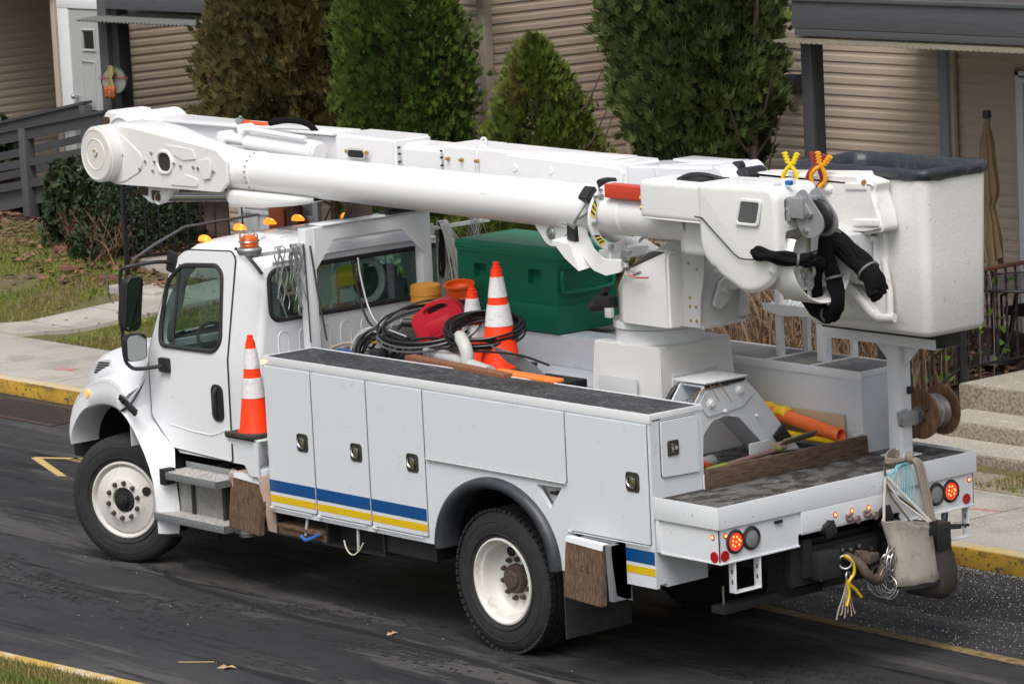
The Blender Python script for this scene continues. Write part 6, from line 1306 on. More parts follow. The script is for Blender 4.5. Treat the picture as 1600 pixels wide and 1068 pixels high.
coil('wire_coil', 'twisted grey wires bunched between the hook and the pale bag', (2.44, 1.46, .73), .05, 8, mat('wire_metal', (.4, .4, .4), .35, .8), (1, .4, -.3), .02, .006, 8, 1.6, cat='wire', thick=.04)
t = thing('rope_sling', 'yellow strap and frayed cord hung on a ring at the black bumper block', 'strap', (2.42, 1.06, .66))
m = MB(); m.lathe([(.045 + .008 * math.cos(a), .008 * math.sin(a)) for a in [k * PI / 4 for k in range(9)]], (2.42, 1.07, .80), (.6, -.6, .1), 24); m.lathe([(.03 + .007 * math.cos(a), .007 * math.sin(a)) for a in [k * PI / 4 for k in range(9)]], (2.425, 1.09, .70), (1, .3, .1), 24); obj('ring', m, galv, t)
m = MB(); m.tube(spline([(2.43, 1.05, .85), (2.45, 1.11, .80), (2.45, 1.12, .72), (2.44, 1.08, .66), (2.44, 1.14, .60), (2.44, 1.19, .54)], 5), .011, 6); m.tube(spline([(2.43, 1.07, .68), (2.43, 1.09, .58), (2.43, 1.06, .50)], 5), .010, 6); obj('strap', m, yels, t)
m = MB(); 
for k in range(6): m.tube(spline([(2.425, 1.07, .66), (2.42, 1.045 + .01 * k, .58), (2.42, .99 + .03 * k, .48 - .02 * (k % 3)), (2.42, .97 + .035 * k, .42 + .03 * (k % 2))], 4), .006, 5)
obj('frayed_cord', m, rope, t)
m = MB(); m.tube(spline([(-1.72, -.01, .60), (-1.68, -.02, .54), (-1.60, -.03, .51), (-1.53, -.02, .55), (-1.49, -.01, .61)], 6), .006, 6); tag(obj('cord', m, mat('pale_cord', (.55, .52, .42), .8)), 'short pale cord looped below the tray under the middle cabinet', 'cord')
m = MB(); m.tube(spline([(-2.24, -.01, .565), (-2.18, -.02, .545), (-2.1, -.01, .57), (-2.04, .0, .60)], 6), .014, 6); tag(obj('cord', m, mat('blue_cord', (.03, .12, .42), .7)), 'short blue cord on the tray edge under the first cabinet', 'cord')
# ================================================================ the setting
def terr(x, y):
    if y < 6.2: return .15
    z = .15 + .20 * (min(y, 9.0) - 6.2)
    return z
def nz(x, y, s=1.0, a=.02):
    from mathutils import noise as mn
    return a * mn.noise(Vector((x * s, y * s, 3.1)))
m = MB(); m.raw([(-140, -12, 0), (120, -12, 0), (120, 4.05, 0), (-140, 4.05, 0)], [(0, 1, 2, 3)]); struct(obj('road', m, asphalt()))
m = MB(); m.raw([(-400, -400, -.03), (400, -400, -.03), (400, 400, -.03), (-400, 400, -.03)], [(0, 1, 2, 3)]); struct(obj('ground', m, mat('far_ground', (.07, .085, .04), .95, var=.4, vscale=.5)))
conc = mat('concrete_sidewalk', (.40, .375, .335), .85, col2=(.31, .29, .26), c2scale=2.2, dirt=(.62, .61, .60), dscale=26, damt=.6, dlo=.57, var=.12, vscale=60, bump=.3, bscale=90)
agg = mat('exposed_aggregate', (.33, .285, .225), .9, col2=(.15, .125, .095), c2scale=34, c2lo=.42, c2hi=.62, dirt=(.62, .59, .53), dscale=38, damt=.7, dlo=.55, bump=.7, bscale=70)
aggtop = mat('aggregate_tread', (.44, .41, .36), .85, col2=(.28, .25, .21), c2scale=60, c2lo=.42, c2hi=.6, dirt=(.85, .85, .84), dscale=7, damt=.85, dlo=.56, bump=.5, bscale=80)
curbm = mat('yellow_curb_paint', (.56, .34, .035), .75, col2=(.42, .25, .035), c2scale=4, dirt=(.045, .038, .026), dscale=2.6, damt=.9, dlo=.54, dstretch=(.6, 1, 2.2), bump=.4, bscale=40, speck=(.12, .10, .07), sscale=26, slo=.60)
curbt = mat('curb_top', (.58, .44, .20), .8, col2=(.50, .44, .34), c2scale=2, c2lo=.4, c2hi=.6, dirt=(.6, .58, .5), dscale=10, damt=.5, bump=.3, bscale=40)
m = MB(); x = -60.0
while x < 40: m.box(x, x + 2.98, 4.05, 4.07, 0, .148, .006); x += 3.0
struct(obj('curb_face', m, curbm))
m = MB(); x = -60.0
while x < 40: m.box(x, x + 2.985, 4.062, 4.20, -.02, .1555, .012); x += 3.0
struct(obj('curb', m, curbt))
m = MB(); x = -60.0
while x < 40: m.box(x, x + 1.485, 4.205, 5.72, -.02, .152 + .002 * (int(x) % 2), .006); x += 1.5
struct(obj('sidewalk', m, conc))
m = MB()
WL, WR = ((-15.95, 5.70), (-14.3, 7.95)), ((-14.95, 5.70), (-13.3, 7.95))
for k in range(4):
    a, b = k / 4, (k + 1) / 4 - .006; P_ = [(WL[0][0] + (WL[1][0] - WL[0][0]) * t_, WL[0][1] + (WL[1][1] - WL[0][1]) * t_) for t_ in (a, b)] + [(WR[0][0] + (WR[1][0] - WR[0][0]) * t_, WR[0][1] + (WR[1][1] - WR[0][1]) * t_) for t_ in (b, a)]
    m.raw([(x, y, terr(x, y) + .035) for x, y in P_] + [(x, y, -.02) for x, y in P_], [(0, 1, 2, 3), (0, 4, 5, 1), (1, 5, 6, 2), (2, 6, 7, 3), (3, 7, 4, 0)])
bmesh.ops.recalc_face_normals(m.bm, faces=m.bm.faces)
struct(obj('walkway', m, conc))
# terraced lawn
def sheet(name, x0, x1, y0, y1, nx, ny, m_, dz=0.0, amp=.02, fn=terr):
    V = []; F = []
    for j in range(ny + 1):
        for i in range(nx + 1):
            x = x0 + (x1 - x0) * i / nx; y = y0 + (y1 - y0) * j / ny; V.append((x, y, fn(x, y) + dz + nz(x, y, 1.3, amp)))
    for j in range(ny):
        for i in range(nx): a = j * (nx + 1) + i; F.append((a, a + 1, a + nx + 2, a + nx + 1))
    q = MB(); q.raw(V, F); return obj(name, q, m_, ang=80)
soil = mat('lawn_soil', (.11, .105, .03), .95, col2=(.12, .095, .05), c2scale=1.6, c2lo=.45, c2hi=.62, var=.4, vscale=30, bump=.8, bscale=60)
mulch = mat('leaf_mulch', (.085, .045, .035), .95, col2=(.05, .03, .026), c2scale=12, var=.4, vscale=50, bump=1, bscale=60)
struct(sheet('lawn', -60, -8.0, 5.72, 9.0, 120, 16, soil, -.005)); struct(sheet('planting_bed', -8.0, -2.45, 5.72, 9.0, 40, 24, mulch, .0)); struct(sheet('upper_bed', -60, -8.0, 9.0, 30, 80, 20, mulch, .0, .015))
struct(sheet('side_bed', -2.45, 40, 5.72, 6.37, 60, 4, soil, .0, .01)); struct(sheet('back_bed', -8.0, -2.5, 9.0, 9.3, 8, 2, mulch))
# grass, leaves: small blades over the lawn
def scatter(name, m_, pts, fn, label, cat_='grass'):
    V = []; F = []
    for p in pts: fn(p, V, F)
    me = bpy.data.meshes.new(name); me.from_pydata(V, [], F); me.materials.append(m_); o = bpy.data.objects.new(name, me); COL.objects.link(o); o['kind'] = 'stuff'; o['label'] = label; o['category'] = cat_; return o
rg = random.Random(11)
def blade(p, V, F):
    x, y, z, h, w_ = p; a = rg.random() * PI; dx, dy = math.cos(a) * w_, math.sin(a) * w_; lx, ly = (rg.random() - .5) * h * 1.2, (rg.random() - .5) * h * 1.2; i = len(V)
    V += [(x - dx, y - dy, z - .004), (x + dx, y + dy, z - .004), (x + lx, y + ly, z + h)]; F.append((i, i + 1, i + 2))
from mathutils import noise as MN
gp = []
for k in range(90000):
    x = -26 + 18 * rg.random(); y = 5.74 + 3.3 * rg.random()
    wx = (x + 15.95) - (y - 5.7) * .733
    if -.03 < wx < 1.03: continue
    if MN.noise(Vector((x * .7, y * .9, 0))) < -.30 + .5 * max(0, (y - 7.4) / 1.6) + (.25 if x > -15.5 else 0): continue
    gp.append((x, y, terr(x, y) + nz(x, y, 1.3, .02), .025 + .035 * rg.random(), .004 + .003 * rg.random()))
grassm = mat('grass_blades', (.145, .20, .028), .8, col2=(.20, .175, .055), c2scale=1.1, c2lo=.42, c2hi=.6, island=.45, spec=.2)
scatter('lawn_grass', grassm, gp, blade, 'short patchy winter lawn between the sidewalk and the shrubs')
gp = []
KY2 = lambda x: -2.42 + .066 * x - .14
for k in range(60000):
    x = -6.2 + 7.0 * rg.random(); y = KY2(x) - .02 - 1.6 * rg.random() ** 1.2
    gp.append((x, y, .15, .025 + .035 * rg.random(), .003 + .003 * rg.random()))
scatter('near_grass', mat('near_grass_blades', (.11, .17, .025), .7, col2=(.26, .20, .08), c2scale=2.2, c2lo=.42, c2hi=.58, island=.5, spec=.2), gp, blade, 'green and straw coloured grass behind the kerb at the bottom left')
gp = [(x_, y_, terr(x_, y_), .03 + .05 * rg.random(), .005) for x_, y_ in [(-.9 + 1.8 * rg.random(), 5.76 + .5 * rg.random()) for _ in range(1800)]]
scatter('path_grass', grassm, gp, blade, 'small tuft of grass at the foot of the concrete steps')
def leaf(p, V, F):
    x, y, z, s = p; a = rg.random() * 6.28; i = len(V); tl = (rg.random() - .5) * s * .9; u = (math.cos(a) * s, math.sin(a) * s); v = (-u[1] * .6, u[0] * .6)
    V += [(x - u[0], y - u[1], z), (x - v[0], y - v[1], z + tl + .01), (x + u[0], y + u[1], z + .012), (x + v[0], y + v[1], z - tl * .5 + .015)]; F.append((i, i + 1, i + 2, i + 3))
gp = []
for k in range(6500):
    x = -22 + 11 * rg.random(); y = 7.3 + 1.9 * rg.random()
    if rg.random() > .15 + .75 * (y - 7.3) / 1.7 - (.25 if x < -17.6 else 0) or -.05 < (x + 15.95) - (y - 5.7) * .733 < 1.05: continue
    gp.append((x, y, terr(x, y) + .01 + .03 * rg.random(), .03 + .035 * rg.random()))
for k in range(2600): gp.append((-8 + 5.5 * rg.random(), 6.0 + 2.8 * rg.random(), 0, .03 + .02 * rg.random()))
gp = [(x, y, terr(x, y) + .012 + (.02 * rg.random()), s) for x, y, z, s in gp]
for k in range(240): x_, y_ = -24 + 14 * rg.random(), 5.8 + 2 * rg.random(); gp.append((x_, y_, terr(x_, y_) + .03, .03))
scatter('leaf_litter', mat('dead_leaves', (.20, .10, .065), .9, island=.55, var=.2), gp, leaf, 'brown dead leaves lying under the shrubs and on the beds', 'leaves')
# foreground verge and kerb
m = MB(); m.raw([(-60, KY2(-60), .142), (18, KY2(18), .142), (18, -60, .142), (-60, -60, .142)], [(0, 1, 2, 3)]); struct(obj('verge', m, mat('verge_soil', (.10, .11, .03), .95, var=.4, vscale=20, bump=.6, bscale=60)))
KY = lambda x: -2.42 + .066 * x
kx = [-60 + 2.98 * k for k in range(26)]
m = MB()
for x in kx:
    a, b = x, x + 2.97
    m.grid([[(u, KY(u), 0) for u in (a, b)], [(u, KY(u), .142) for u in (a, b)], [(u, KY(u) - .012, .154) for u in (a, b)], [(u, KY(u) - .135, .154) for u in (a, b)], [(u, KY(u) - .145, .10) for u in (a, b)]])
struct(obj('near_curb', m, mat('near_curb_paint', (.50, .33, .07), .8, col2=(.60, .56, .48), c2scale=.8, c2lo=.47, c2hi=.53, dirt=(.3, .26, .18), dscale=9, damt=.6, bump=.3, bscale=40)))
# road markings
ypaint = mat('faded_yellow_line', (.23, .165, .06), .85, dirt=(.06, .055, .048), dscale=14, damt=.95, dlo=.46)
m = MB(); m.raw([(-9.0, 2.35, .004), (14, 1.75, .004), (14, 1.87, .004), (-9.0, 2.47, .004)], [(0, 1, 2, 3)]); struct(obj('yellow_line', m, ypaint))
ypale = mat('pale_yellow_mark', (.50, .36, .14), .85, dirt=(.1, .09, .06), dscale=12, damt=.6, dlo=.56)
m = MB(); m.raw([(-9.36, 2.25, .004), (-9.30, 2.21, .004), (-7.62, 3.2, .004), (-7.68, 3.24, .004)], [(0, 1, 2, 3)]); m.raw([(-9.36, 2.21, .0045), (-9.26, 2.26, .0045), (-8.3, 1.90, .0045), (-8.37, 1.85, .0045)], [(0, 1, 2, 3)]); struct(obj('parking_mark', m, ypale))
m = MB(); m.box(-12.4, -10.6, 3.25, 3.98, .003, .007); gr = tag(obj('drain_grate', m, mat('grate_rust', (.075, .045, .04), .8, var=.5, vscale=20, bump=.4, bscale=40)), 'rusty street drain grate in the gutter by the yellow curb', 'drain grate')
m = MB()
for k in range(20): m.box(-12.35 + k * .088, -12.31 + k * .088, 3.32, 3.9, .0072, .010)
obj('grate_bar', m, iron, gr); 
m = MB(); m.box(-12.7, -10.3, 3.15, 3.25, .002, .006); m.bm.free()
m = MB(); m.raw([(-.95, 4.95, .1555), (-.05, 5.15, .1555), (.0, 5.22, .1555), (-.95, 5.06, .1555)], [(0, 1, 2, 3)]); struct(obj('spray_paint_mark', m, mat('faded_red_spray', (.42, .13, .12), .85, dirt=(.45, .38, .34), dscale=9, damt=.7, dlo=.45)))
m = MB(); m.obox((-12.55, 4.75, .157), (.22, .12, .002), (0, 0, .3)); struct(obj('spray_paint_mark', m, mat('faded_red_spray', (0, 0, 0))))
# tyre prints: rows of tread lugs pressed in wet dirt, and a smeared tar line
rt3 = random.Random(77); V = []; F = []
def track(path, wd, rows_, drop, fade=1.0):
    sp_ = spline([(x, y, 0) for x, y in path], 30); acc = 0
    for i in range(1, len(sp_) - 1):
        d = sp_[i] - sp_[i - 1]; acc += d.length
        if acc < .052: continue
        acc = 0; t_ = d.normalized(); n_ = Vector((-t_.y, t_.x, 0))
        for r_ in range(rows_):
            if rt3.random() < drop + .12 + .45 * (MN.noise(sp_[i] * .9 + Vector((0, r_, 0))) > 0): continue
            o_ = (r_ / (rows_ - 1) - .5) * wd + .004 * (rt3.random() - .5); c = sp_[i] + n_ * o_ + t_ * (.02 * (r_ % 2)); a, b = t_ * (.013 + .008 * rt3.random()), n_ * (.012 + .006 * rt3.random()); k = len(V)
            V.extend([c - a - b + Vector((0, 0, .003)), c + a - b * .8 + Vector((0, 0, .003)), c + a + b + Vector((0, 0, .003)), c - a * .8 + b + Vector((0, 0, .003))]); F.append((k, k + 1, k + 2, k + 3))
track([(-7, -1.9), (-4.68, -1.15), (-3.46, -.49), (-2.47, -.13), (-1.56, .19), (-.62, .20), (.3, .0)], .26, 7, .30)
track([(-8, -1.0), (-5.5, -.75), (-3.5, -.60), (-2.0, -.55), (-.5, -.42), (1.2, -.5), (3, -.9)], .24, 6, .30)
track([(.2, 1.1), (.84, 1.07), (1.85, 1.03), (2.8, 1.10), (4, 1.2)], .22, 6, .12); track([(.3, .72), (1.0, .70), (1.85, .66), (2.8, .70), (4, .8)], .20, 5, .2)
track([(-9, .2), (-6.5, -.2), (-4.8, -.62), (-3.0, -1.0), (-1, -1.2), (1.5, -1.4)], .25, 6, .42)
me = bpy.data.meshes.new('tyre_print'); me.from_pydata(V, [], F); me.materials.append(mat('wet_print', (.016, .016, .017), .7)); o = bpy.data.objects.new('tyre_print', me); COL.objects.link(o); o['kind'] = 'structure'
m = MB(); sp_ = spline([(-4.3, .18, .002), (-3.95, -.02, .002), (-3.0, -.14, .002), (-2.06, -.2, .002), (-.84, -.20, .002), (.8, -.33, .002), (2.5, -.7, .002)], 14)
m.grid([[(p.x, p.y - (.035 + .03 * MN.noise(p * 2)) * min(1, i / 12), .002) for i, p in enumerate(sp_)], [(p.x, p.y + (.05 + .04 * MN.noise(p * 3)) * min(1, i / 12), .002) for i, p in enumerate(sp_)]]); struct(obj('tar_smear', m, mat('tar', (.012, .012, .013), .6, dirt=(.03, .03, .032), dscale=12, damt=1, dlo=.48, dstretch=(.5, 3, 1))))
# fallen leaves and sticks on the asphalt, singled out
def oneleaf(x, y, s, label, a=0.3):
    q = MB(); pts = []
    for k in range(10): r_ = s * (1 if k % 2 == 0 else .42); b = a + 2 * PI * k / 10; pts.append((x + r_ * math.cos(b), y + r_ * .8 * math.sin(b), .010 + .012 * math.sin(k * 1.7)))
    q.raw(pts + [(x, y, .012)], [(k, (k + 1) % 10, 10) for k in range(10)]); tag(obj('fallen_leaf', q, mat('tan_leaf', (.42, .27, .14), .8)), label, 'leaf')
oneleaf(-1.22, -1.48, .09, 'curled tan leaf lying alone on the road near the bottom kerb'); oneleaf(-1.1, -.1, .06, 'small rust coloured leaf on the dark road between the wheels', 1.0)
m = MB(); m.tube([(-1.62, -1.62, .008), (-1.5, -1.53, .010), (-1.42, -1.45, .008)], .004, 5); tag(obj('twig', m, mat('straw', (.5, .4, .15), .8)), 'thin straw coloured twig on the road beside the tan leaf', 'twig')
# stone grit thrown along the gutter
def chip(p, V, F):
    x, y, z, s = p; i = len(V); V += [(x - s, y, z), (x + s * .5, y - s, z), (x + s * .5, y + s, z), (x, y, z + s * 1.2)]; F += [(i, i + 1, i + 3), (i + 1, i + 2, i + 3), (i + 2, i, i + 3)]
gp = []
for k in range(7000):
    x = -1.5 + 6 * rg.random(); y = 4.04 - 1.9 * rg.random() ** 1.9; gp.append((x, y, .001, .0018 + .003 * rg.random() ** 2))
for k in range(4000):
    x = -2.5 + 6 * rg.random(); y = 4.2 + 1.5 * rg.random(); gp.append((x, y, .156, .002 + .003 * rg.random() ** 2))
for k in range(90): gp.append((-6 + 7 * rg.random(), -2 + 3.5 * rg.random(), .001, .002 + .003 * rg.random() ** 2))
scatter('road_grit', mat('salt_grit', (.72, .74, .78), .5), gp, chip, 'white salt and stone grit scattered over the road and sidewalk', 'grit')
# concrete steps
m = MB(); 
for (y0, z0, z1, xl) in ((6.38, .10, .265, -2.33), (6.85, .10, .40, -2.42), (7.36, .10, .61, -2.52)): m.box(xl, 2.5, y0, 7.45 if z1 < .6 else 9.9, z0, z1, .014, 3)
st = tag(obj('concrete_steps', m, agg), 'three exposed aggregate concrete steps climbing to the porch at the right', 'steps')
m = MB()
for (y0, y1, z1, xl) in ((6.395, 6.845, .265, -2.32), (6.865, 7.355, .40, -2.41), (7.375, 9.0, .61, -2.51)): m.box(xl, 2.49, y0, y1, z1 + .0015, z1 + .004)
obj('tread', m, aggtop, st)
m = MB(); m.box(-1.3, .6, 5.74, 6.38, .05, .158, .006); struct(obj('landing_pad', m, agg))

# ---------------------------------------------------------------- siding buildings
def siding_wall(p0, p1, z0, z1, course=.105):
    """horizontal dutch lap siding from p0 to p1; outward normal is to the right-hand side seen from p0 to p1 (clockwise)"""
    p0, p1 = Vector((*p0, 0)), Vector((*p1, 0)); d = (p1 - p0).normalized(); n = Vector((d.y, -d.x, 0)); q = MB(); z = z0; rows = []
    prof = []
    while z < z1:
        prof += [(z, .011), (z + course * .50, .009), (z + course * .62, .003), (z + course * .97, .0), (z + course, .0)]; z += course
    for (zz, o_) in prof: rows.append([p0 + n * o_ + Vector((0, 0, zz)), p1 + n * o_ + Vector((0, 0, zz))])
    q.grid(rows); return q
def trimpost(x, y, z0, z1, w_=.09): return MB().box(x - w_ / 2, x + w_ / 2, y - w_ / 2, y + w_ / 2, z0, z1, .004)
# right-hand house
RY = 9.25
RH = thing('apartment_house', 'beige sided house at the right with a grey deck over its porch', 'house', (-2, RY + 1, .6))
obj('siding', siding_wall((-8.4, RY), (-4.40, RY), .5, 6.5), siding, RH, smooth=False); obj('siding', siding_wall((-4.30, RY + .06), (3, RY + .06), .5, 6.5), siding, RH, smooth=False)
m = MB(); m.box(-8.4, 3, RY + .10, RY + 6, .0, 6.8); obj('wall', m, mat('wall_core', (.35, .29, .24), .8), RH)
m = MB(); m.box(-4.41, -4.30, RY - .07, RY - .005, .6, 3.72, .006); obj('downspout', m, bgrey, RH)
m = MB(); m.box(-4.30, -4.255, RY - .03, RY + .02, .6, 3.72, .004); m.box(-4.44, -4.41, RY - .03, RY + .0, .6, 3.72, .004); obj('corner_trim', m, trimb, RH)
DY0, DZ0, DZ1 = 7.55, 3.555, 3.87
m = MB(); m.box(-4.62, 3, DY0, DY0 + .05, DZ0 + .07, DZ1, .004); m.box(-4.60, 3, DY0 + .004, DY0 + .05, DZ0, DZ0 + .066, .003); m.box(-4.64, 3, DY0 - .025, DY0 + .05, DZ1, DZ1 + .035, .004); m.box(-4.62, -4.57, DY0 + .05, RY, DZ0, DZ1, .004); deck = obj('deck_fascia', m, gpaint, RH)
m = MB()
for k in range(11): m.box(-4.57, 3, DY0 + .06 + k * .155, DY0 + .06 + k * .155 + .115, DZ1 - .03, DZ1 - .005)
m.box(-3.3, 3, DY0 + .06, RY, DZ1 - .002, DZ1 + .01); obj('deck_boards', m, gpaintd, deck)  # closed sheet over the right end only, to darken the wall below
corr = mat('corrugated_plastic', (.20, .175, .13), .45, dirt=(.08, .06, .04), dscale=6, damt=.7)
def translucent(m_, col, k_):
    t_ = m_.node_tree; b_ = t_.nodes['Principled BSDF']; o_ = t_.nodes['Material Output']; tl = t_.nodes.new('ShaderNodeBsdfTranslucent'); tl.inputs[0].default_value = (*col, 1); mx = t_.nodes.new('ShaderNodeMixShader'); mx.inputs[0].default_value = k_
    t_.links.new(b_.outputs[0], mx.inputs[1]); t_.links.new(tl.outputs[0], mx.inputs[2]); t_.links.new(mx.outputs[0], o_.inputs[0])
translucent(corr, (.8, .78, .7), .55)
def corrugated(x0, x1, y0, y1, z0, z1, pitch=.07, amp=.011):
    q = MB(); n_ = int((x1 - x0) / pitch * 6); q.grid([[(x0 + (x1 - x0) * i / n_, y, z + amp * math.sin((x0 + (x1 - x0) * i / n_) / pitch * 2 * PI)) for i in range(n_ + 1)] for y, z in ((y0, z0), (y1, z1))]); return q
obj('corrugated_sheet', corrugated(-4.68, 3, DY0 - .20, RY - .05, DZ0 - .035, DZ0 + .0), corr, RH, solid=.004)
m = MB(); m.box(-4.60, -4.46, 7.62, 7.76, .61, DZ0 - .03, .006); m.box(-4.455, -4.445, 7.63, 7.75, .61, DZ0 - .03); post_ = obj('porch_post', m, gpaintd, RH)
m = MB(); m.box(-6.40, -6.22, RY - .03, RY - .0, 2.78, 2.99, .004); vn = obj('vent_plate', m, trimb, RH)
m = MB(); m.plate([(RY - .03, 2.985), (RY - .03, 2.80), (RY - .13, 2.80), (RY - .15, 2.90), (RY - .11, 2.985)], axis='x', at=-6.385, th=.15, bev=.006)
obj('vent_hood', m, black, vn)
m = MB()
for k in range(4): m.box(-6.37, -6.25, RY - .145 + .0 * k, RY - .135, 2.805 + k * .018, 2.813 + k * .018)
obj('louvre', m, mat('louvre_grey', (.05, .05, .055), .5), vn)
GLX = -3.50
m = MB(); m.box(GLX, GLX + .045, RY - .01, RY + .045, .6, 3.12, .003); m.box(GLX + .05, GLX + .10, RY - .03, RY + .045, .64, 3.06, .003); m.box(GLX, GLX + 1.9, RY - .01, RY + .045, 3.075, 3.12, .003); m.box(GLX + .1, GLX + 1.8, RY - .025, RY + .045, 3.01, 3.06, .003); m.box(GLX + .1, GLX + 1.8, RY - .02, RY + .045, .64, .72, .003); m.box(GLX + .93, GLX + .99, RY - .02, RY + .045, .7, 3.0, .003); dr = obj('patio_door', m, wtrim, RH)
m = MB(); m.box(GLX + .1, GLX + 1.8, RY + .0, RY + .02, .7, 3.01); obj('pane', m, darkglass, dr)
m = MB(); m.box(GLX - .02, GLX - .001, RY - .02, RY + .045, .6, 3.14, .003); obj('door_casing', m, trimb, dr)
# middle house with the shaded recess
MY = 9.6; MX1 = -11.45
MH = thing('apartment_house', 'beige sided house behind the row of arborvitae with a deep shaded recess', 'house', (-13, MY + 1, .6))
obj('siding', siding_wall((-16.3, MY), (MX1, MY), .55, 6.5), siding, MH, smooth=False); obj('siding', siding_wall((MX1, MY), (MX1, MY + 2.0), .55, 6.5), siding, MH, smooth=False); obj('siding', siding_wall((MX1, MY + 2.0), (-7.0, MY + 2.0), .55, 6.5), siding, MH, smooth=False)
m = MB(); m.box(-16.3, MX1 - .06, MY + .06, MY + 6, 0, 6.8); m.box(MX1 - .06, -7, MY + 2.06, MY + 6, 0, 6.8); m.box(-8.4, -7.0, RY + .1, MY + 2.1, 0, 6.8); obj('wall', m, mat('wall_core', (0, 0, 0)), MH)
m = MB(); m.box(MX1 - .06, MX1 + .05, MY - .05, MY + .06, .5, 6.5, .004); m.box(MX1 + .0, MX1 + .06, MY + 1.93, MY + 2.0, .5, 6.5, .004); obj('corner_trim', m, trimb, MH)
m = MB(); m.box(MX1 - .2, -7.9, MY - .25, MY - .20, 3.66, 4.0, .004); m.box(MX1 + .6, -7.9, MY + .7, MY + 2, 3.95, 4.0); m.box(MX1 + .3, -7.9, MY - .19, MY - .1, 3.72, 3.74); obj('balcony_beam', m, gpaintd, MH)
m = MB(); m.box(-12.75, -12.52, MY - .10, MY - .02, 1.45, 2.0, .01); m.cyl((-12.62, MY - .06, .7), (-12.62, MY - .06, 1.45), .02); obj('meter_box', m, mat('blue_grey_box', (.20, .235, .26), .5), MH)
m = MB(); m.box(-16.05, -15.95, MY - .05, MY + .02, .6, 2.0, .004); m.box(-14.62, -14.52, MY - .05, MY + .02, .6, 2.0, .004); m.box(-15.95, -14.62, MY - .045, MY + .02, 1.9, 2.0); m.box(-15.95, -14.62, MY - .06, MY + .02, .98, 1.02, .003); wf = obj('low_window_frame', m, wtrim, MH)
m = MB(); m.box(-15.95, -14.62, MY - .03, MY - .01, 1.02, 1.9); obj('blind', m, mat('grey_blind', (.30, .31, .30), .7), wf)
m = MB(); m.box(-15.95, -14.62, MY - .04, MY + .0, .6, .98); obj('sill_panel', m, wtrim, wf)
# far-left house: door, porch post, ramp
AY = 10.45
AH = thing('apartment_house', 'brown sided house at the far left with the grey door and porch post', 'house', (-21, AY + 1, .6))
def PXT(x, y): return (x, y)
obj('siding', siding_wall((-20.98, AY), (-19.52, AY), .6, 6.5), siding, AH, smooth=False); obj('siding', siding_wall((-19.50, AY), (-19.50, AY + 3.4), .6, 6.5), siding, AH, smooth=False); obj('siding', siding_wall((-19.50, AY + 3.4), (-12, AY + 3.4), .6, 6.5), siding, AH, smooth=False)
obj('siding', siding_wall((-23.4, AY + .3), (-23.4, AY + 3.0), .6, 6.5), siding, AH, smooth=False); obj('siding', siding_wall((-23.4, AY + 3.0), (-20.98, AY + 3.0), .6, 6.5), siding, AH, smooth=False)
obj('siding', siding_wall((-27.0, AY + .3), (-23.4, AY + .3), .6, 6.5), siding, AH, smooth=False)
m = MB(); m.box(-20.92, -19.56, AY + .06, AY + 8, 0, 6.8); m.box(-19.56, -12, AY + 3.46, AY + 8, 0, 6.8); m.box(-23.46, -20.9, AY + 3.06, AY + 8, 0, 6.8); m.box(-30, -23.46, AY + .36, AY + 8, 0, 6.8); obj('wall', m, mat('wall_core', (0, 0, 0)), AH)
m = MB(); m.box(-21.02, -20.92, AY - .04, AY + .06, .6, 6.5, .004); m.box(-19.56, -19.46, AY - .04, AY + .06, .6, 6.5, .004); m.box(-23.38, -23.30, AY + 2.92, AY + 3.0, .6, 6.5, .004); obj('corner_trim', m, trimb, AH)
m = MB(); m.box(-28, -20.95, 10.0, AY + 3, 3.78, 3.95, .004); obj('porch_ceiling', m, gpaintd, AH)
DX0, DX1, DZ_, DT = -20.62, -19.72, 1.10, 3.14
m = MB(); m.box(DX0 - .24, DX0, AY - .045, AY + .02, DZ_, DT + .10, .005); m.box(DX0 - .24, DX1 + .14, AY - .05, AY + .02, DT + .02, DT + .13, .005); m.box(DX1, DX1 + .14, AY - .045, AY + .02, DZ_, DT + .02, .005); fd = obj('door_frame', m, wtrim, AH)
m = MB(); m.plate([(DX0, DZ_), (DX1, DZ_), (DX1, DT), (DX0, DT)], [[(DX0 + .30, 2.66), (DX0 + .54, 2.66), (DX0 + .54, 2.88), (DX0 + .30, 2.88)]], axis='y', at=AY - .035, th=.03); m.tube([(DX0 + .25, AY - .038, 1.90), (DX0 + .25, AY - .038, 2.50), (DX0 + .52, AY - .038, 2.50), (DX0 + .52, AY - .038, 1.90)], .014, 6, closed=True); m.tube([(DX0 + .25, AY - .038, 1.25), (DX0 + .25, AY - .038, 1.75), (DX0 + .52, AY - .038, 1.75), (DX0 + .52, AY - .038, 1.25)], .014, 6, closed=True)
m.tube([(DX0 + .28, AY - .038, 2.64), (DX0 + .28, AY - .038, 2.90), (DX0 + .56, AY - .038, 2.90), (DX0 + .56, AY - .038, 2.64)], .02, 6, closed=True); dd = obj('door', m, doorm, AH)
m = MB(); m.box(DX0 + .29, DX0 + .55, AY - .026, AY - .020, 2.65, 2.89); obj('pane', m, darkglass, dd)
m = MB(); m.cyl((DX0 + .10, AY - .035, 2.06), (DX0 + .10, AY - .09, 2.06), .02, n=12); m.ball((DX0 + .10, AY - .11, 2.06), .035, (1, .8, 1)); m.cyl((DX0 + .08, AY - .10, 2.06), (DX0 + .20, AY - .10, 2.05), .014); obj('handle', m, galv, dd)
m = MB(); m.box(DX0 - .38, DX0 - .22, AY - .03, AY + .0, 3.26, 3.56, .01); lm = obj('lamp_plate', m, trimb, AH)
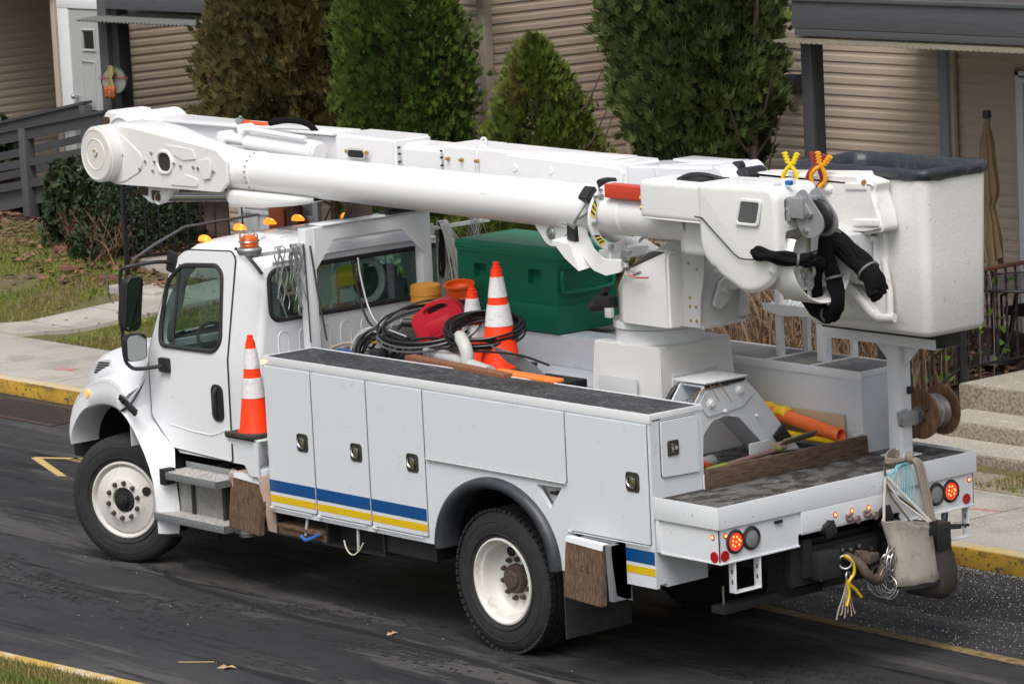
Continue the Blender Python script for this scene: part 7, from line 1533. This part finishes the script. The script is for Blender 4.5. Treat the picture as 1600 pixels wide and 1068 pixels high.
m = MB(); m.ball((DX0 - .36, AY - .14, 3.50), .075, (1, 1, 1)); m.cyl((DX0 - .34, AY - .02, 3.44), (DX0 - .36, AY - .12, 3.50), .02); obj('flood_lamp', m, mat('lamp_glass', (.5, .52, .53), .2, .3), lm)
m = MB(); m.cyl((DX0 - .56, AY - .16, 3.47), (DX0 - .42, AY - .12, 3.44), .03, .06, 14); m.ball((DX0 - .33, AY - .1, 3.36), .05); obj('lamp_shade', m, black, lm)
PY = 9.62
m = MB(); m.box(-18.80, -18.62, PY, PY + .18, .6, 3.549, .005); obj('porch_post', m, gpaint, AH); m = MB(); m.box(-18.615, -18.46, PY + .05, PY + .22, .6, 3.45, .005); obj('porch_post_pack', m, gpaintd, AH)
m = MB(); m.box(-18.60, -12.3, PY - .02, PY + .05, 3.27, 3.43, .004); m.box(-18.60, -12.3, PY + .0, PY + .05, 3.435, 3.47); m.box(-18.82, -18.61, PY - .04, PY + .2, 3.55, 6.2, .004); m.box(-16.9, -16.84, PY, PY + .06, 3.47, 4.2); obj('balcony_beam', m, gpaint, AH)
m = MB(); m.box(-18.55, -12.3, PY + .06, AY + 3.3, 3.50, 3.56); obj('balcony_floor', m, gpaintd, AH)
obj('corrugated_sheet', corrugated(-18.80, -13.5, PY - .32, PY + 1.2, 3.15, 3.25, .08, .012), mat('clear_corrugated', (.11, .113, .11), .4, dirt=(.08, .07, .055), dscale=8, damt=.5), AH, solid=.004)
# round harvest sign on the post
t = thing('wall_sign', 'round glass harvest plaque with a dried corn bundle hung on the porch post', 'plaque', (-18.36, 9.55, 2.4))
SX, SY, SZ = -18.38, 9.52, 2.42
m = MB(); m.lathe([(.165 + .012 * math.cos(a), .012 * math.sin(a)) for a in [k * PI / 4 for k in range(9)]], (SX, SY, SZ), (.55, -1, 0), 40); rim_ = obj('rim', m, mat('dark_green_rim', (.02, .06, .04), .5), t)
m = MB(); m.lathe([(0, 0), (.16, 0), (.16, .006), (0, .006)], (SX, SY, SZ), (.55, -1, 0), 40); obj('disc', m, mat('pale_glass', (.24, .24, .22), .3), t)
rr_ = random.Random(4); m = MB(); m2 = MB()
for k in range(40):
    a = (rr_.random() - .5); m.tube([(SX + a * .16, SY - .04, SZ + .18 + .03 * rr_.random() - abs(a) * .12), (SX + a * .04, SY - .05, SZ + .03), (SX + a * .20, SY - .06, SZ - .14)], .009, 4)
obj('straw', m, mat('straw_green', (.25, .23, .08), .9, island=.4), t)
for k in range(9): m2.ball((SX + (k % 3 - 1) * .075, SY - .07, SZ - .10 - .035 * (k // 3)), .042, (.8, .7, 1.1), 10)
obj('dried_corn', m2, mat('corn_red', (.34, .09, .03), .6, island=.3), t)
def textobj(name, txt, size, loc, rot, m_, parent):
    c = bpy.data.curves.new(name, 'FONT'); c.body = txt; c.size = size; c.align_x = 'CENTER'; c.align_y = 'CENTER'; c.extrude = .001; c.shear = .3
    o = bpy.data.objects.new(name, c); COL.objects.link(o); bpy.context.view_layer.update(); me = bpy.data.meshes.new_from_object(o); bpy.data.objects.remove(o)
    me.transform(Matrix.Translation(Vector(loc) - OFF[parent.name]) @ Matrix.Rotation(rot[2], 4, 'Z') @ Matrix.Rotation(rot[0], 4, 'X')); me.materials.append(m_); o = bpy.data.objects.new(name, me); COL.objects.link(o); o.parent = parent; return o
lett = mat('lettering_red', (.30, .06, .05), .6); nrm = math.atan2(.55, 1)
textobj('lettering', 'Give', .085, (SX - .10, SY - .075, SZ + .04), (PI / 2, 0, nrm), lett, t); textobj('lettering', 'Thanks', .075, (SX + .085, SY + .022, SZ + .04), (PI / 2, 0, nrm), lett, t)
# ramp with railings
t = thing('access_ramp', 'weathered grey wooden access ramp with railings leading to the grey door', 'ramp', (-21, 9.4, .7))
rampm = mat('ramp_rail_paint', (.060, .060, .066), .6, var=.2, vscale=5, stretch=(8, 1, 1), bump=.1, bscale=30)
deckw = mat('ramp_boards', (.24, .235, .23), .85, col2=(.15, .145, .14), c2scale=6, stretch=(1, 6, 1), var=.2, bump=.4, bscale=40)
m = MB()
for k in range(46): x = -26 + k * .15; zz = .15 + (x + 26) * .167; m.box(x, x + .14, 9.22, 10.40, zz - .05, zz, .003)
obj('deck_boards', m, deckw, t)
m = MB(); m.plate([(-24.5, .28), (-19.1, 1.24), (-19.1, 1.0), (-24.5, .04)], axis='y', at=9.17, th=.04); m.box(-19.1, -18.6, 9.22, 10.4, 1.05, 1.24); obj('stringer', m, gpaint, t)
def rail(x0, x1, y, zt0, zt1, nm='railing'):
    m = MB()
    def bar(za, zb, h, yy, th): m.raw([(x0, yy, za - h), (x1, yy, zb - h), (x1, yy, zb), (x0, yy, za), (x0, yy + th, za - h), (x1, yy + th, zb - h), (x1, yy + th, zb), (x0, yy + th, za)], [(0, 1, 2, 3), (7, 6, 5, 4), (0, 4, 5, 1), (1, 5, 6, 2), (2, 6, 7, 3), (3, 7, 4, 0)])
    bar(zt0, zt1, .035, y - .05, .14); bar(zt0 - .04, zt1 - .04, .13, y - .02, .035); bar(zt0 - .40, zt1 - .40, .10, y - .02, .035); bar(zt0 - .66, zt1 - .66, .10, y - .02, .035); bmesh.ops.recalc_face_normals(m.bm, faces=m.bm.faces); return obj(nm, m, rampm, t, smooth=False)
rail(-25.0, -19.8, 9.12, 1.05, 1.85); rail(-19.8, -18.0, 9.12, 1.85, 2.13)
m = MB(); m.box(-19.86, -19.72, 9.06, 9.20, .60, 1.82, .005); obj('railing_post', m, gpaint, t); m = MB(); m.box(-22.4, -22.28, 9.06, 9.20, .50, 1.42, .005); obj('railing_post', m, gpaint, t)
rail(-25.5, -20.1, 10.25, 1.09, 2.03, 'far_railing')
m = MB(); m.box(-20.2, -20.08, 10.20, 10.32, 1.0, 1.98, .005); obj('railing_post', m, gpaint, t)
# broom handle leaning on the wall
m = MB(); m.cyl((-22.12, 11.3, 1.2), (-22.05, 11.6, 2.72), .016, n=10); bro = tag(obj('broom', m, mat('blue_grey_handle', (.25, .29, .33), .4)), 'broom with a blue-grey handle leaning on the brown wall above the ramp', 'broom')
m = MB(); m.cyl((-22.05, 11.6, 2.72), (-22.045, 11.63, 2.86), .024, n=10); obj('grip', m, black, bro); m = MB(); m.box(-22.3, -21.95, 11.2, 11.35, 1.1, 1.25, .01); obj('brush', m, mat('blue_brush', (.06, .10, .2), .8), bro)
# porch furniture glimpsed through the rails
m = MB()
for x in (-21.3, -20.9): 
    for y in (11.0, 11.4): m.cyl((x, y, 1.0), (x, y, 1.75), .015, n=8)
for k in range(6): m.tube([(-21.3 + k * .08, 11.42, 1.3), (-21.3 + k * .08, 11.45, 1.8)], .008, 5)
m.box(-21.35, -20.85, 10.95, 11.45, 1.38, 1.41, .01); m.tube([(-21.34, 11.44, 1.3), (-21.34, 11.46, 1.82), (-20.86, 11.46, 1.82), (-20.86, 11.44, 1.3)], .014, 8); tag(obj('patio_chair', m, iron), 'black metal chair seen through the ramp railing beside the door', 'chair')
# iron railings
def iron_fence(p0, p1, z0f, h, n, label, twist=False, grp=None, posts=(0, 1), cap_m=None, low=.12):
    t = thing('iron_railing', label, 'railing', (p0[0], p0[1], z0f(0)), grp); P = lambda s_, z: (p0[0] + (p1[0] - p0[0]) * s_, p0[1] + (p1[1] - p0[1]) * s_, z)
    m = MB(); m.tube([P(k / 10, z0f(k / 10) + h) for k in range(11)], .019, 6); obj('top_rail', m, cap_m or iron, t); m = MB(); m.tube([P(k / 10, z0f(k / 10) + low) for k in range(11)], .014, 6); obj('bottom_rail', m, iron, t)
    for k in range(n):
        s_ = (k + .5) / n; m = MB(); z = z0f(s_)
        if twist:
            b = MB(); hh = h - low; rows = [[(.013 * math.cos(a + j * .5), .013 * math.sin(a + j * .5), hh * j / 24) for a in (0, PI / 2, PI, 3 * PI / 2)] for j in range(25)]; b.grid(rows, closed=True); b.xf(Matrix.Translation(P(s_, z + low))); m._add(b.bm)
        else: m.cyl(P(s_, z + low), P(s_, z + h), .011, n=6)
        obj('baluster', m, iron, t)
    for s_ in posts:
        m = MB(); x, y, z = P(s_, z0f(s_)); m.box(x - .022, x + .022, y - .022, y + .022, z - .12, z + h + .01, .003); obj('railing_post', m, iron, t)
    return t
iron_fence((-15.75, 7.75), (-15.75, 11.6), lambda s_: .55 + .10 * s_, .92, 20, 'black iron railing in front of the dark hedge left of the white window', posts=(0, 1))
iron_fence((-2.54, 6.45), (-2.54, 7.42), lambda s_: .22 + .40 * s_, .92, 7, 'sloping black iron handrail beside the lower concrete steps, behind the cable reel', True, cap_m=iron)
iron_fence((-2.54, 7.46), (-2.54, 9.2), lambda s_: .61, .95, 14, 'level black iron railing with rusty top rail along the porch landing', True, cap_m=ironr)
m = MB(); m.tube([(-15.72, 7.8, .66), (-15.70, 8.1, .80), (-15.65, 8.5, .96), (-15.65, 9.6, .98)], .016, 8); tag(obj('handrail', m, mat('grey_handrail', (.12, .12, .13), .4)), 'sloping grey handrail low in front of the black railing left of the cab', 'handrail')
m = MB(); m.box(-15.85, -14.2, 8.0, 9.55, .4, .64, .02); m.box(-15.55, -14.6, 7.30, 7.95, .3, .45, .02); tag(obj('stoop', m, conc), 'low concrete stoop at the end of the walkway behind the truck mirror', 'stoop')
m = MB(); m.box(-15.0, -14.7, 9.2, 9.5, .82, 1.15, .03); tag(obj('flower_pot', m, mat('terracotta', (.30, .07, .03), .7)), 'red terracotta planter by the wall behind the iron railing', 'planter')
# closed parasol, table and chairs on the porch
t = thing('patio_umbrella', 'closed tan patio umbrella standing on the porch right of the bucket', 'umbrella', (-3.02, 8.35, .61))
UX, UYY = -3.02, 8.35
m = MB(); rows = []
for (z, r_, f) in ((2.80, .026, 0), (2.74, .036, .05), (2.6, .050, .12), (2.4, .066, .18), (2.2, .082, .25), (2.10, .072, .25), (2.02, .048, .18), (1.9, .064, .22), (1.75, .075, .3), (1.6, .08, .35), (1.5, .085, .4)):
    rows.append([(UX + r_ * (1 + f * math.sin(8 * a + z * 4)) * math.cos(a), UYY + r_ * (1 + f * math.sin(8 * a + z * 4)) * math.sin(a), z + (.05 * math.sin(4 * a + 1) if z < 1.7 or abs(z - 2.2) < .02 else 0)) for a in [2 * PI * k / 64 for k in range(64)]])
m.grid(rows, closed=True); cn = obj('canopy', m, mat('tan_canvas', (.20, .135, .075), .85, var=.2, bump=.2, bscale=120), t, ang=60); rough(cn, .022, 7, 4)
m = MB(); m.cyl((UX, UYY, .62), (UX, UYY, 2.85), .02, n=12); m.cyl((UX, UYY, 2.80), (UX, UYY, 2.87), .04, .035, 16, .008); m.cyl((UX, UYY, .62), (UX, UYY, .70), .22, .16, 24); obj('pole', m, black, t)
t = thing('patio_table', 'dark glass topped patio table around the umbrella pole', 'table', (-2.7, 8.5, .61))
m = MB(); m.cyl((-2.75, 8.5, 1.33), (-2.75, 8.5, 1.345), .55, n=40); obj('table_top', m, mat('smoked_glass', (.05, .055, .06), .1), t); m = MB(); m.lathe([(.55 + .015 * math.cos(a), .015 * math.sin(a)) for a in [k * PI / 4 for k in range(9)]], (-2.75, 8.5, 1.335), (0, 0, 1), 40)
for a in range(4): m.tube([(-2.75 + .1 * math.cos(a * PI / 2), 8.5 + .1 * math.sin(a * PI / 2), 1.33), (-2.75 + .2 * math.cos(a * PI / 2), 8.5 + .2 * math.sin(a * PI / 2), .9), (-2.75 + .42 * math.cos(a * PI / 2), 8.5 + .42 * math.sin(a * PI / 2), .62)], .014, 8)
obj('table_frame', m, iron, t)
cush = mat('plum_cushion', (.045, .022, .024), .85)
for (x, y, lab) in ((-3.75, 8.3, 'dark cushioned patio chair left of the umbrella pole'), (-3.0, 8.95, 'dark cushioned patio chair right of the umbrella pole')):
    t = thing('patio_chair', lab, 'chair', (x, y, .61)); m = MB(); m.box(x - .24, x + .24, y - .24, y + .24, .97, 1.05, .03, 3); m.obox((x, y + .26, 1.25), (.44, .06, .5), (R(-8), 0, 0), .025); obj('cushion', m, cush, t)
    m = MB()
    for sx in (-.25, .25): m.tube([(x + sx, y - .24, .61), (x + sx, y - .24, 1.15), (x + sx, y + .2, 1.2), (x + sx, y + .30, 1.55)], .013, 8); m.tube([(x + sx, y + .25, .61), (x + sx, y + .2, 1.2)], .013, 8)
    m.tube([(x - .25, y + .30, 1.55), (x, y + .31, 1.6), (x + .25, y + .30, 1.55)], .013, 8); obj('frame', m, iron, t)
# wire trellis with a leafy climber
t = thing('trellis', 'green wire garden trellis with climbing leaves at the iron railing', 'trellis', (-2.85, 7.6, .6))
m = MB()
for k in range(5): m.cyl((-2.9, 7.30 + k * .12, .6), (-2.9, 7.30 + k * .12, 1.65 + .09 * math.sin(k * PI / 4)), .005, n=5)
m.tube([(-2.9, 7.30 + .48 * k / 12, 1.65 + .10 * math.sin(PI * k / 12)) for k in range(13)], .006, 5)
for z in (.9, 1.2, 1.45): m.tube([(-2.9, 7.3, z), (-2.9, 7.78, z)], .004, 5)
m.tube([(-2.9, 7.3, 1.45), (-2.9, 7.54, 1.74), (-2.9, 7.78, 1.45)], .004, 5); m.tube([(-2.9, 7.3, 1.74), (-2.9, 7.54, 1.5), (-2.9, 7.78, 1.74)], .004, 5); obj('frame', m, mat('dark_green_wire', (.01, .035, .025), .5), t)
V = []; F = []
for k in range(90):
    y = 6.6 + 1.5 * rg.random(); z = .65 + 1.0 * rg.random() ** 1.3; x = -2.8 + .25 * rg.random(); s = .03 + .03 * rg.random(); a = rg.random() * 6.28; i = len(V)
    u = Vector((math.cos(a), math.sin(a) * .6, rg.random() - .5)) * s; v = u.cross(Vector((rg.random() - .5, 1, rg.random() - .2))).normalized() * s * .7; c = Vector((x, y, z))
    V += [c - u, c - v * .9, c + u * 1.1, c + v]; F.append((i, i + 1, i + 2, i + 3))
me = bpy.data.meshes.new('leaves'); me.from_pydata([v - Vector((-2.85, 7.6, .6)) for v in V], [], F); me.materials.append(mat('fresh_leaf', (.13, .24, .04), .5, island=.35)); o = bpy.data.objects.new('leaves', me); COL.objects.link(o); o.parent = t
m = MB()
for k in range(9): y = 6.7 + k * .17; m.tube(spline([(-2.75, y, .55), (-2.78 + .06 * rg.random(), y + .08 * (rg.random() - .5), 1.0), (-2.8, y + .3 * (rg.random() - .5), 1.4), (-2.78, y + .5 * (rg.random() - .5), 1.9 + .2 * rg.random())], 5), .005, 4)
obj('stem', m, twigd, t)

# ---------------------------------------------------------------- vegetation
def sprays(cx, cy, z0, H, prof, n, size, seed, lobes=.18, col_fn=None, droop=.0, gaps=.22, fan=4):
    """a crown of many flat scale-leaf sprays; prof(t) radius at relative height"""
    r_ = random.Random(seed); V = []; F = []
    k = 0
    while k < n:
        t_ = r_.random() ** 1.05; a = r_.random() * 2 * PI; R0 = prof(t_)
        if r_.random() > (R0 / .9) ** .6 + .12: continue
        nn = MN.noise(Vector((math.cos(a) * 1.9, math.sin(a) * 1.9, t_ * H * 1.25 + seed * 3.3))); n2 = MN.noise(Vector((math.cos(a) * 5.2, math.sin(a) * 5.2, t_ * H * 3.4 + seed)))
        n3 = MN.noise(Vector((math.cos(a) * 9.5, math.sin(a) * 9.5, t_ * H * 7 + seed * 2)))
        R1 = R0 * (1 + lobes * nn * 2.1 + lobes * 1.5 * n2 + lobes * .9 * n3) * (1 + (.16 * r_.random() if r_.random() < .12 else 0))
        depth = r_.random() ** 2.2
        if gaps and n2 < -gaps and depth < .5 : 
            k += 1; continue
        rr = R1 * (1 - .55 * depth) + (.05 * (r_.random() - .5)); x = cx + rr * math.cos(a); y = cy + rr * math.sin(a); z = z0 + t_ * H + .05 * (r_.random() - .5)
        # spray axis: outward and up
        up_ = .9 + .7 * r_.random() - droop; ax = Vector((math.cos(a) * (.6 + .5 * r_.random()) + .5 * (r_.random() - .5), math.sin(a) * (.6 + .5 * r_.random()) + .5 * (r_.random() - .5), up_)).normalized()
        sd_ = ax.cross(Vector((r_.random() - .5, r_.random() - .5, r_.random() - .5))).normalized(); s = size * (.6 + .8 * r_.random()); c = Vector((x, y, z)); i = len(V)
        # fan of pointed leaflets
        V.append(c); 
        for j in range(fan):
            th = (j - (fan - 1) / 2) * .36 + .2 * (r_.random() - .5); L_ = s * (1 - .18 * abs(j - (fan - 1) / 2)) * (.8 + .4 * r_.random()); d = ax * math.cos(th) + sd_ * math.sin(th); pw = ax.cross(sd_).cross(d).normalized() * s * .085; base_i = len(V)
            V.extend([c + d * L_ * .45 + pw, c + d * L_, c + d * L_ * .45 - pw]); F.append((i, base_i, base_i + 1, base_i + 2))
        k += 1
    return V, F
def evergreen(label, cx, cy, z0, H, prof, n, size, m_, seed, lobes=.18, trunks=((0, 0),), gaps=.22, cat_='tree', kind_='arborvitae', clear=.0, fan=4, core=.55, group=None):
    t = thing(kind_, label, cat_, (cx, cy, z0), group)
    V, F = sprays(cx, cy, z0 + clear, H - clear, prof, n, size, seed, lobes, gaps=gaps, fan=fan)
    me = bpy.data.meshes.new('crown'); me.from_pydata([v - Vector((cx, cy, z0)) for v in V], [], F); me.materials.append(m_); o = bpy.data.objects.new('crown', me); COL.objects.link(o); o.parent = t
    r_ = random.Random(seed + 50); m = MB()
    for (dx, dy) in trunks:
        top_ = z0 + H * .8; pts = spline([(cx + dx, cy + dy, z0 - .1), (cx + dx * 1.3 + .05, cy + dy, z0 + H * .3), (cx + dx * 1.6, cy + dy * 1.3, z0 + H * .55), (cx + dx * 1.8, cy + dy * 1.5, top_)], 4); nn_ = len(pts)
        m.tube(pts, .06, 8, rads=[.065 * (1 - .8 * i / nn_) * (1 if len(trunks) > 1 else 1.3) for i in range(nn_)])
        for k in range(int(26 / len(trunks)) + 6):
            tt = .12 + .8 * r_.random(); b = pts[int(tt * (nn_ - 1))]; a = r_.random() * 6.28; R0 = prof(min(max((b.z - z0 - clear) / (H - clear), 0.02), 1)) * .75
            m.tube([b, b + Vector((math.cos(a) * R0 * .5, math.sin(a) * R0 * .5, .18)), b + Vector((math.cos(a) * R0, math.sin(a) * R0, .5 + .3 * r_.random()))], .014, 5, rads=[.018, .012, .004])
    obj('trunk', m, bark, t); return t
leaf_o = mat('olive_foliage', (.135, .105, .038), .75, col2=(.080, .084, .030), c2scale=1.7, c2lo=.42, c2hi=.58, island=.5, spec=.25)
leaf_g = mat('bright_foliage', (.085, .132, .022), .7, col2=(.055, .098, .018), c2scale=2.2, c2lo=.42, c2hi=.6, island=.45, spec=.25)
leaf_y = mat('yellow_green_foliage', (.105, .15, .024), .7, col2=(.15, .125, .04), c2scale=2.2, c2lo=.5, c2hi=.66, island=.45, spec=.25)
leaf_d = mat('dark_foliage', (.078, .105, .028), .75, col2=(.050, .074, .022), c2scale=1.9, c2lo=.42, c2hi=.6, island=.5, spec=.25)
leaf_h = mat('hedge_foliage', (.022, .040, .012), .6, col2=(.014, .028, .010), c2scale=2.5, island=.5, spec=.3)
def pcol(R_, top=.35): return lambda t_: R_ * (1 - max(0, (t_ - .55) / .45) ** 1.5 * (1 - top)) * (.90 + .10 * math.sin(min(t_ * 3, 1.57)))
def pcone(R_): return lambda t_: R_ * (1 - t_) ** .72 * (1.0 if t_ > .06 else .9) + .03
evergreen('broad olive-brown arborvitae left of the bright green one', -13.62, 8.75, .65, 5.2, pcol(.97, .85), 42000, .105, leaf_o, 3, .16, ((-.3, 0), (.3, .1), (0, -.2)), fan=6, clear=1.0)
evergreen('bright green arborvitae between the olive-brown one and the short pointed one', -11.33, 8.35, .65, 4.1, pcol(.66, .25), 27000, .085, leaf_g, 5, .15, ((0, 0), (.2, .1)), fan=6, clear=.6)
evergreen('short yellow-green pointed arborvitae between the two taller green ones', -9.0, 8.20, .6, 2.75, lambda t_: min(.86, .985 * (1 - t_) ** .63) + .01, 24000, .075, leaf_y, 8, .13, ((0, 0), (-.2, 0), (.2, .1)), fan=6)
evergreen('dark green arborvitae in front of the grey porch post, with bare lower trunks', -6.20, 7.80, .55, 4.9, lambda t_: .69 * (1 - max(0, (t_ - .6) / .4) ** 1.6 * .75) * (.62 + .38 * min(1, t_ * 3.2)), 40000, .105, leaf_d, 12, .17, ((.0, 0), (.22, .05), (.42, .1), (-.2, 0)), gaps=.30, clear=1.35, fan=6)
# clipped and loose shrubs at left
def shrub(label, cx, cy, z0, rx, ry, H, n, size, m_, seed, kind_='shrub', fan=3):
    t = thing(kind_, label, 'shrub', (cx, cy, z0)); r_ = random.Random(seed); V = []; F = []
    for k in range(n):
        a = r_.random() * 6.28; t_ = r_.random(); ph = math.acos(1 - t_) ; d = 1 - .5 * r_.random() ** 2; nn = 1 + .22 * MN.noise(Vector((math.cos(a) * 2.2, math.sin(a) * 2.2, ph * 2.5 + seed)))
        x = cx + rx * math.sin(ph) ** .7 * math.cos(a) * d * nn; y = cy + ry * math.sin(ph) ** .7 * math.sin(a) * d * nn; z = z0 + H * math.cos(ph) ** .8 * d * nn
        c = Vector((x, y, z)); s = size * (.6 + .8 * r_.random()); u = Vector((r_.random() - .5, r_.random() - .5, r_.random() - .2)).normalized() * s; v = u.cross(Vector((r_.random() - .5, r_.random() - .5, r_.random() - .5))).normalized() * s * .45; i = len(V)
        V += [c - u, c - v, c + u, c + v]; F.append((i, i + 1, i + 2, i + 3))
    me = bpy.data.meshes.new('crown'); me.from_pydata([v - Vector((cx, cy, z0)) for v in V], [], F); me.materials.append(m_); o = bpy.data.objects.new('crown', me); COL.objects.link(o); o.parent = t
    m = MB()
    for k in range(16): a = r_.random() * 6.28; m.tube([(cx + .1 * math.cos(a), cy + .1 * math.sin(a), z0 - .05), (cx + rx * .5 * math.cos(a), cy + ry * .5 * math.sin(a), z0 + H * .5), (cx + rx * .7 * math.cos(a), cy + ry * .7 * math.sin(a), z0 + H * .75)], .01, 5)
    obj('stem', m, bark, t); return t
shrub('loose dark rhododendron-like shrub beside the ramp post', -18.1, 8.75, .62, .50, .5, .95, 1700, .06, leaf_h, 31)
shrub('dense dark green rounded hedge shrub behind the black railing', -16.75, 8.75, .60, .85, .55, .92, 9500, .028, leaf_h, 33)
shrub('low dark shrub right of the hedge, behind the cab roof lamps', -17.0, 8.35, .55, .55, .4, .5, 2500, .035, leaf_h, 35)
shrub('low green bush at the left edge beyond the ramp railing', -23.6, 10.9, .8, .6, .5, .8, 2500, .06, leaf_h, 36)
shrub('green bush behind the green job box under the boom', -9.6, 7.2, .35, .9, .6, 1.05, 5200, .05, leaf_g, 37)
# bare twiggy shrubs
def bare(label, x0, x1, y0, y1, z0, H, n, seed, m_, cat_='shrub', lean=.5, rad=.008):
    r_ = random.Random(seed); m = MB()
    for k in range(n):
        x = x0 + (x1 - x0) * r_.random(); y = y0 + (y1 - y0) * r_.random(); h = H * (.55 + .5 * r_.random()); lx, ly = (r_.random() - .5) * lean * 2, (r_.random() - .5) * lean; z = z0(x, y) if callable(z0) else z0
        p = [Vector((x, y, z)), Vector((x + lx * .25, y + ly * .25, z + h * .4)), Vector((x + lx * .6 + .1 * (r_.random() - .5), y + ly * .6, z + h * .75)), Vector((x + lx, y + ly, z + h))]
        s_ = spline(p, 3); m.tube(s_, rad, 5, rads=[rad * (1.5 - 1.2 * i / len(s_)) * (.6 + .9 * ((k * 7) % 5) / 4) for i in range(len(s_))])
        for j in range(4):
            b = s_[3 + (j * 2) % 6]; q = b + Vector(((r_.random() - .5) * .45, (r_.random() - .5) * .3, .12 + .25 * r_.random())); m.tube([b, (b + q) / 2 + Vector((0, 0, .02)), q], rad * .4, 4)
    return tag(obj('bare_shrub', m, m_), label, cat_)
bare('wide tangle of bare brown stems behind the far cabinets and the bucket', -5.6, -2.75, 6.5, 7.9, terr, 1.15, 330, 41, twig, rad=.011)
bare('pale dry stems with seed heads in front of the dark arborvitae trunks', -6.4, -4.6, 6.9, 7.3, terr, 1.75, 60, 42, twigd, lean=.35, rad=.006)
bare('tan dead stems standing in the leaf litter left of the railing', -17.1, -16.3, 7.9, 8.3, terr, .50, 14, 43, mat('dead_stem', (.24, .13, .08), .9, island=.4), lean=.5, rad=.006)
bare('short rust coloured dead stems at the edge of the hedge', -17.9, -17.4, 8.2, 8.6, terr, .35, 12, 44, mat('rust_stem', (.17, .07, .045), .9, island=.4), lean=.4, rad=.007)
m = MB(); s_ = spline([(-13.5, 9.1, .6), (-13.35, 9.05, 1.2), (-13.2, 9.0, 1.9), (-13.15, 9.0, 2.4)], 4); m.tube(s_, .07, 8); tag(obj('tree_trunk', m, bark), 'dark bare trunk beside the blue-grey meter box behind the rack', 'tree')
m = MB()
for (x, y, lab_) in ((-17.75, 8.25, 'flat red edging brick in the leaf litter farthest left, below the loose shrub'), (-16.9, 7.75, 'red edging brick among the dead leaves in front of the dead tan stems'), (-15.9, 7.62, 'red edging brick at the foot of the black railing post')):
    m = MB(); m.obox((x, y, terr(x, y) + .02), (.26, .11, .07), (0, .1, rg.random()), .01); tag(obj('edging_brick', m, mat('brick_red', (.20, .085, .06), .9, var=.4, dirt=(.1, .07, .05), dscale=9, damt=.6)), lab_, 'brick')

for o in [o for o in bpy.data.objects if o.type == 'MESH' and o.parent and o.name.split('.')[0] in ('corner_trim', 'access_plate', 'rubber_pad', 'bolt', 'lug_nut', 'reflector', 'taped_paper', 'tray_prop', 'tank_strap', 'step_slot', 'bolt_hole', 'hose_fitting', 'screw', 'pin', 'wall', 'railing_post', 'top_rim', 'side_bar', 'antenna_mount', 'mirror_bracket', 'tailboard_bracket', 'pulley_block', 'bag_tab', 'bag_hook', 'foot_plate', 'rubber_bumper', 'hydraulic_rod', 'grip', 'blue_stripe', 'yellow_stripe', 'door_casing', 'elbow_housing', 'lamp_shade', 'ring', 'sheave', 'strap', 'latch_linkage')]:
    split_pieces(o)
# keep every part that is a child of a thing free of stray transforms
bpy.context.view_layer.update()
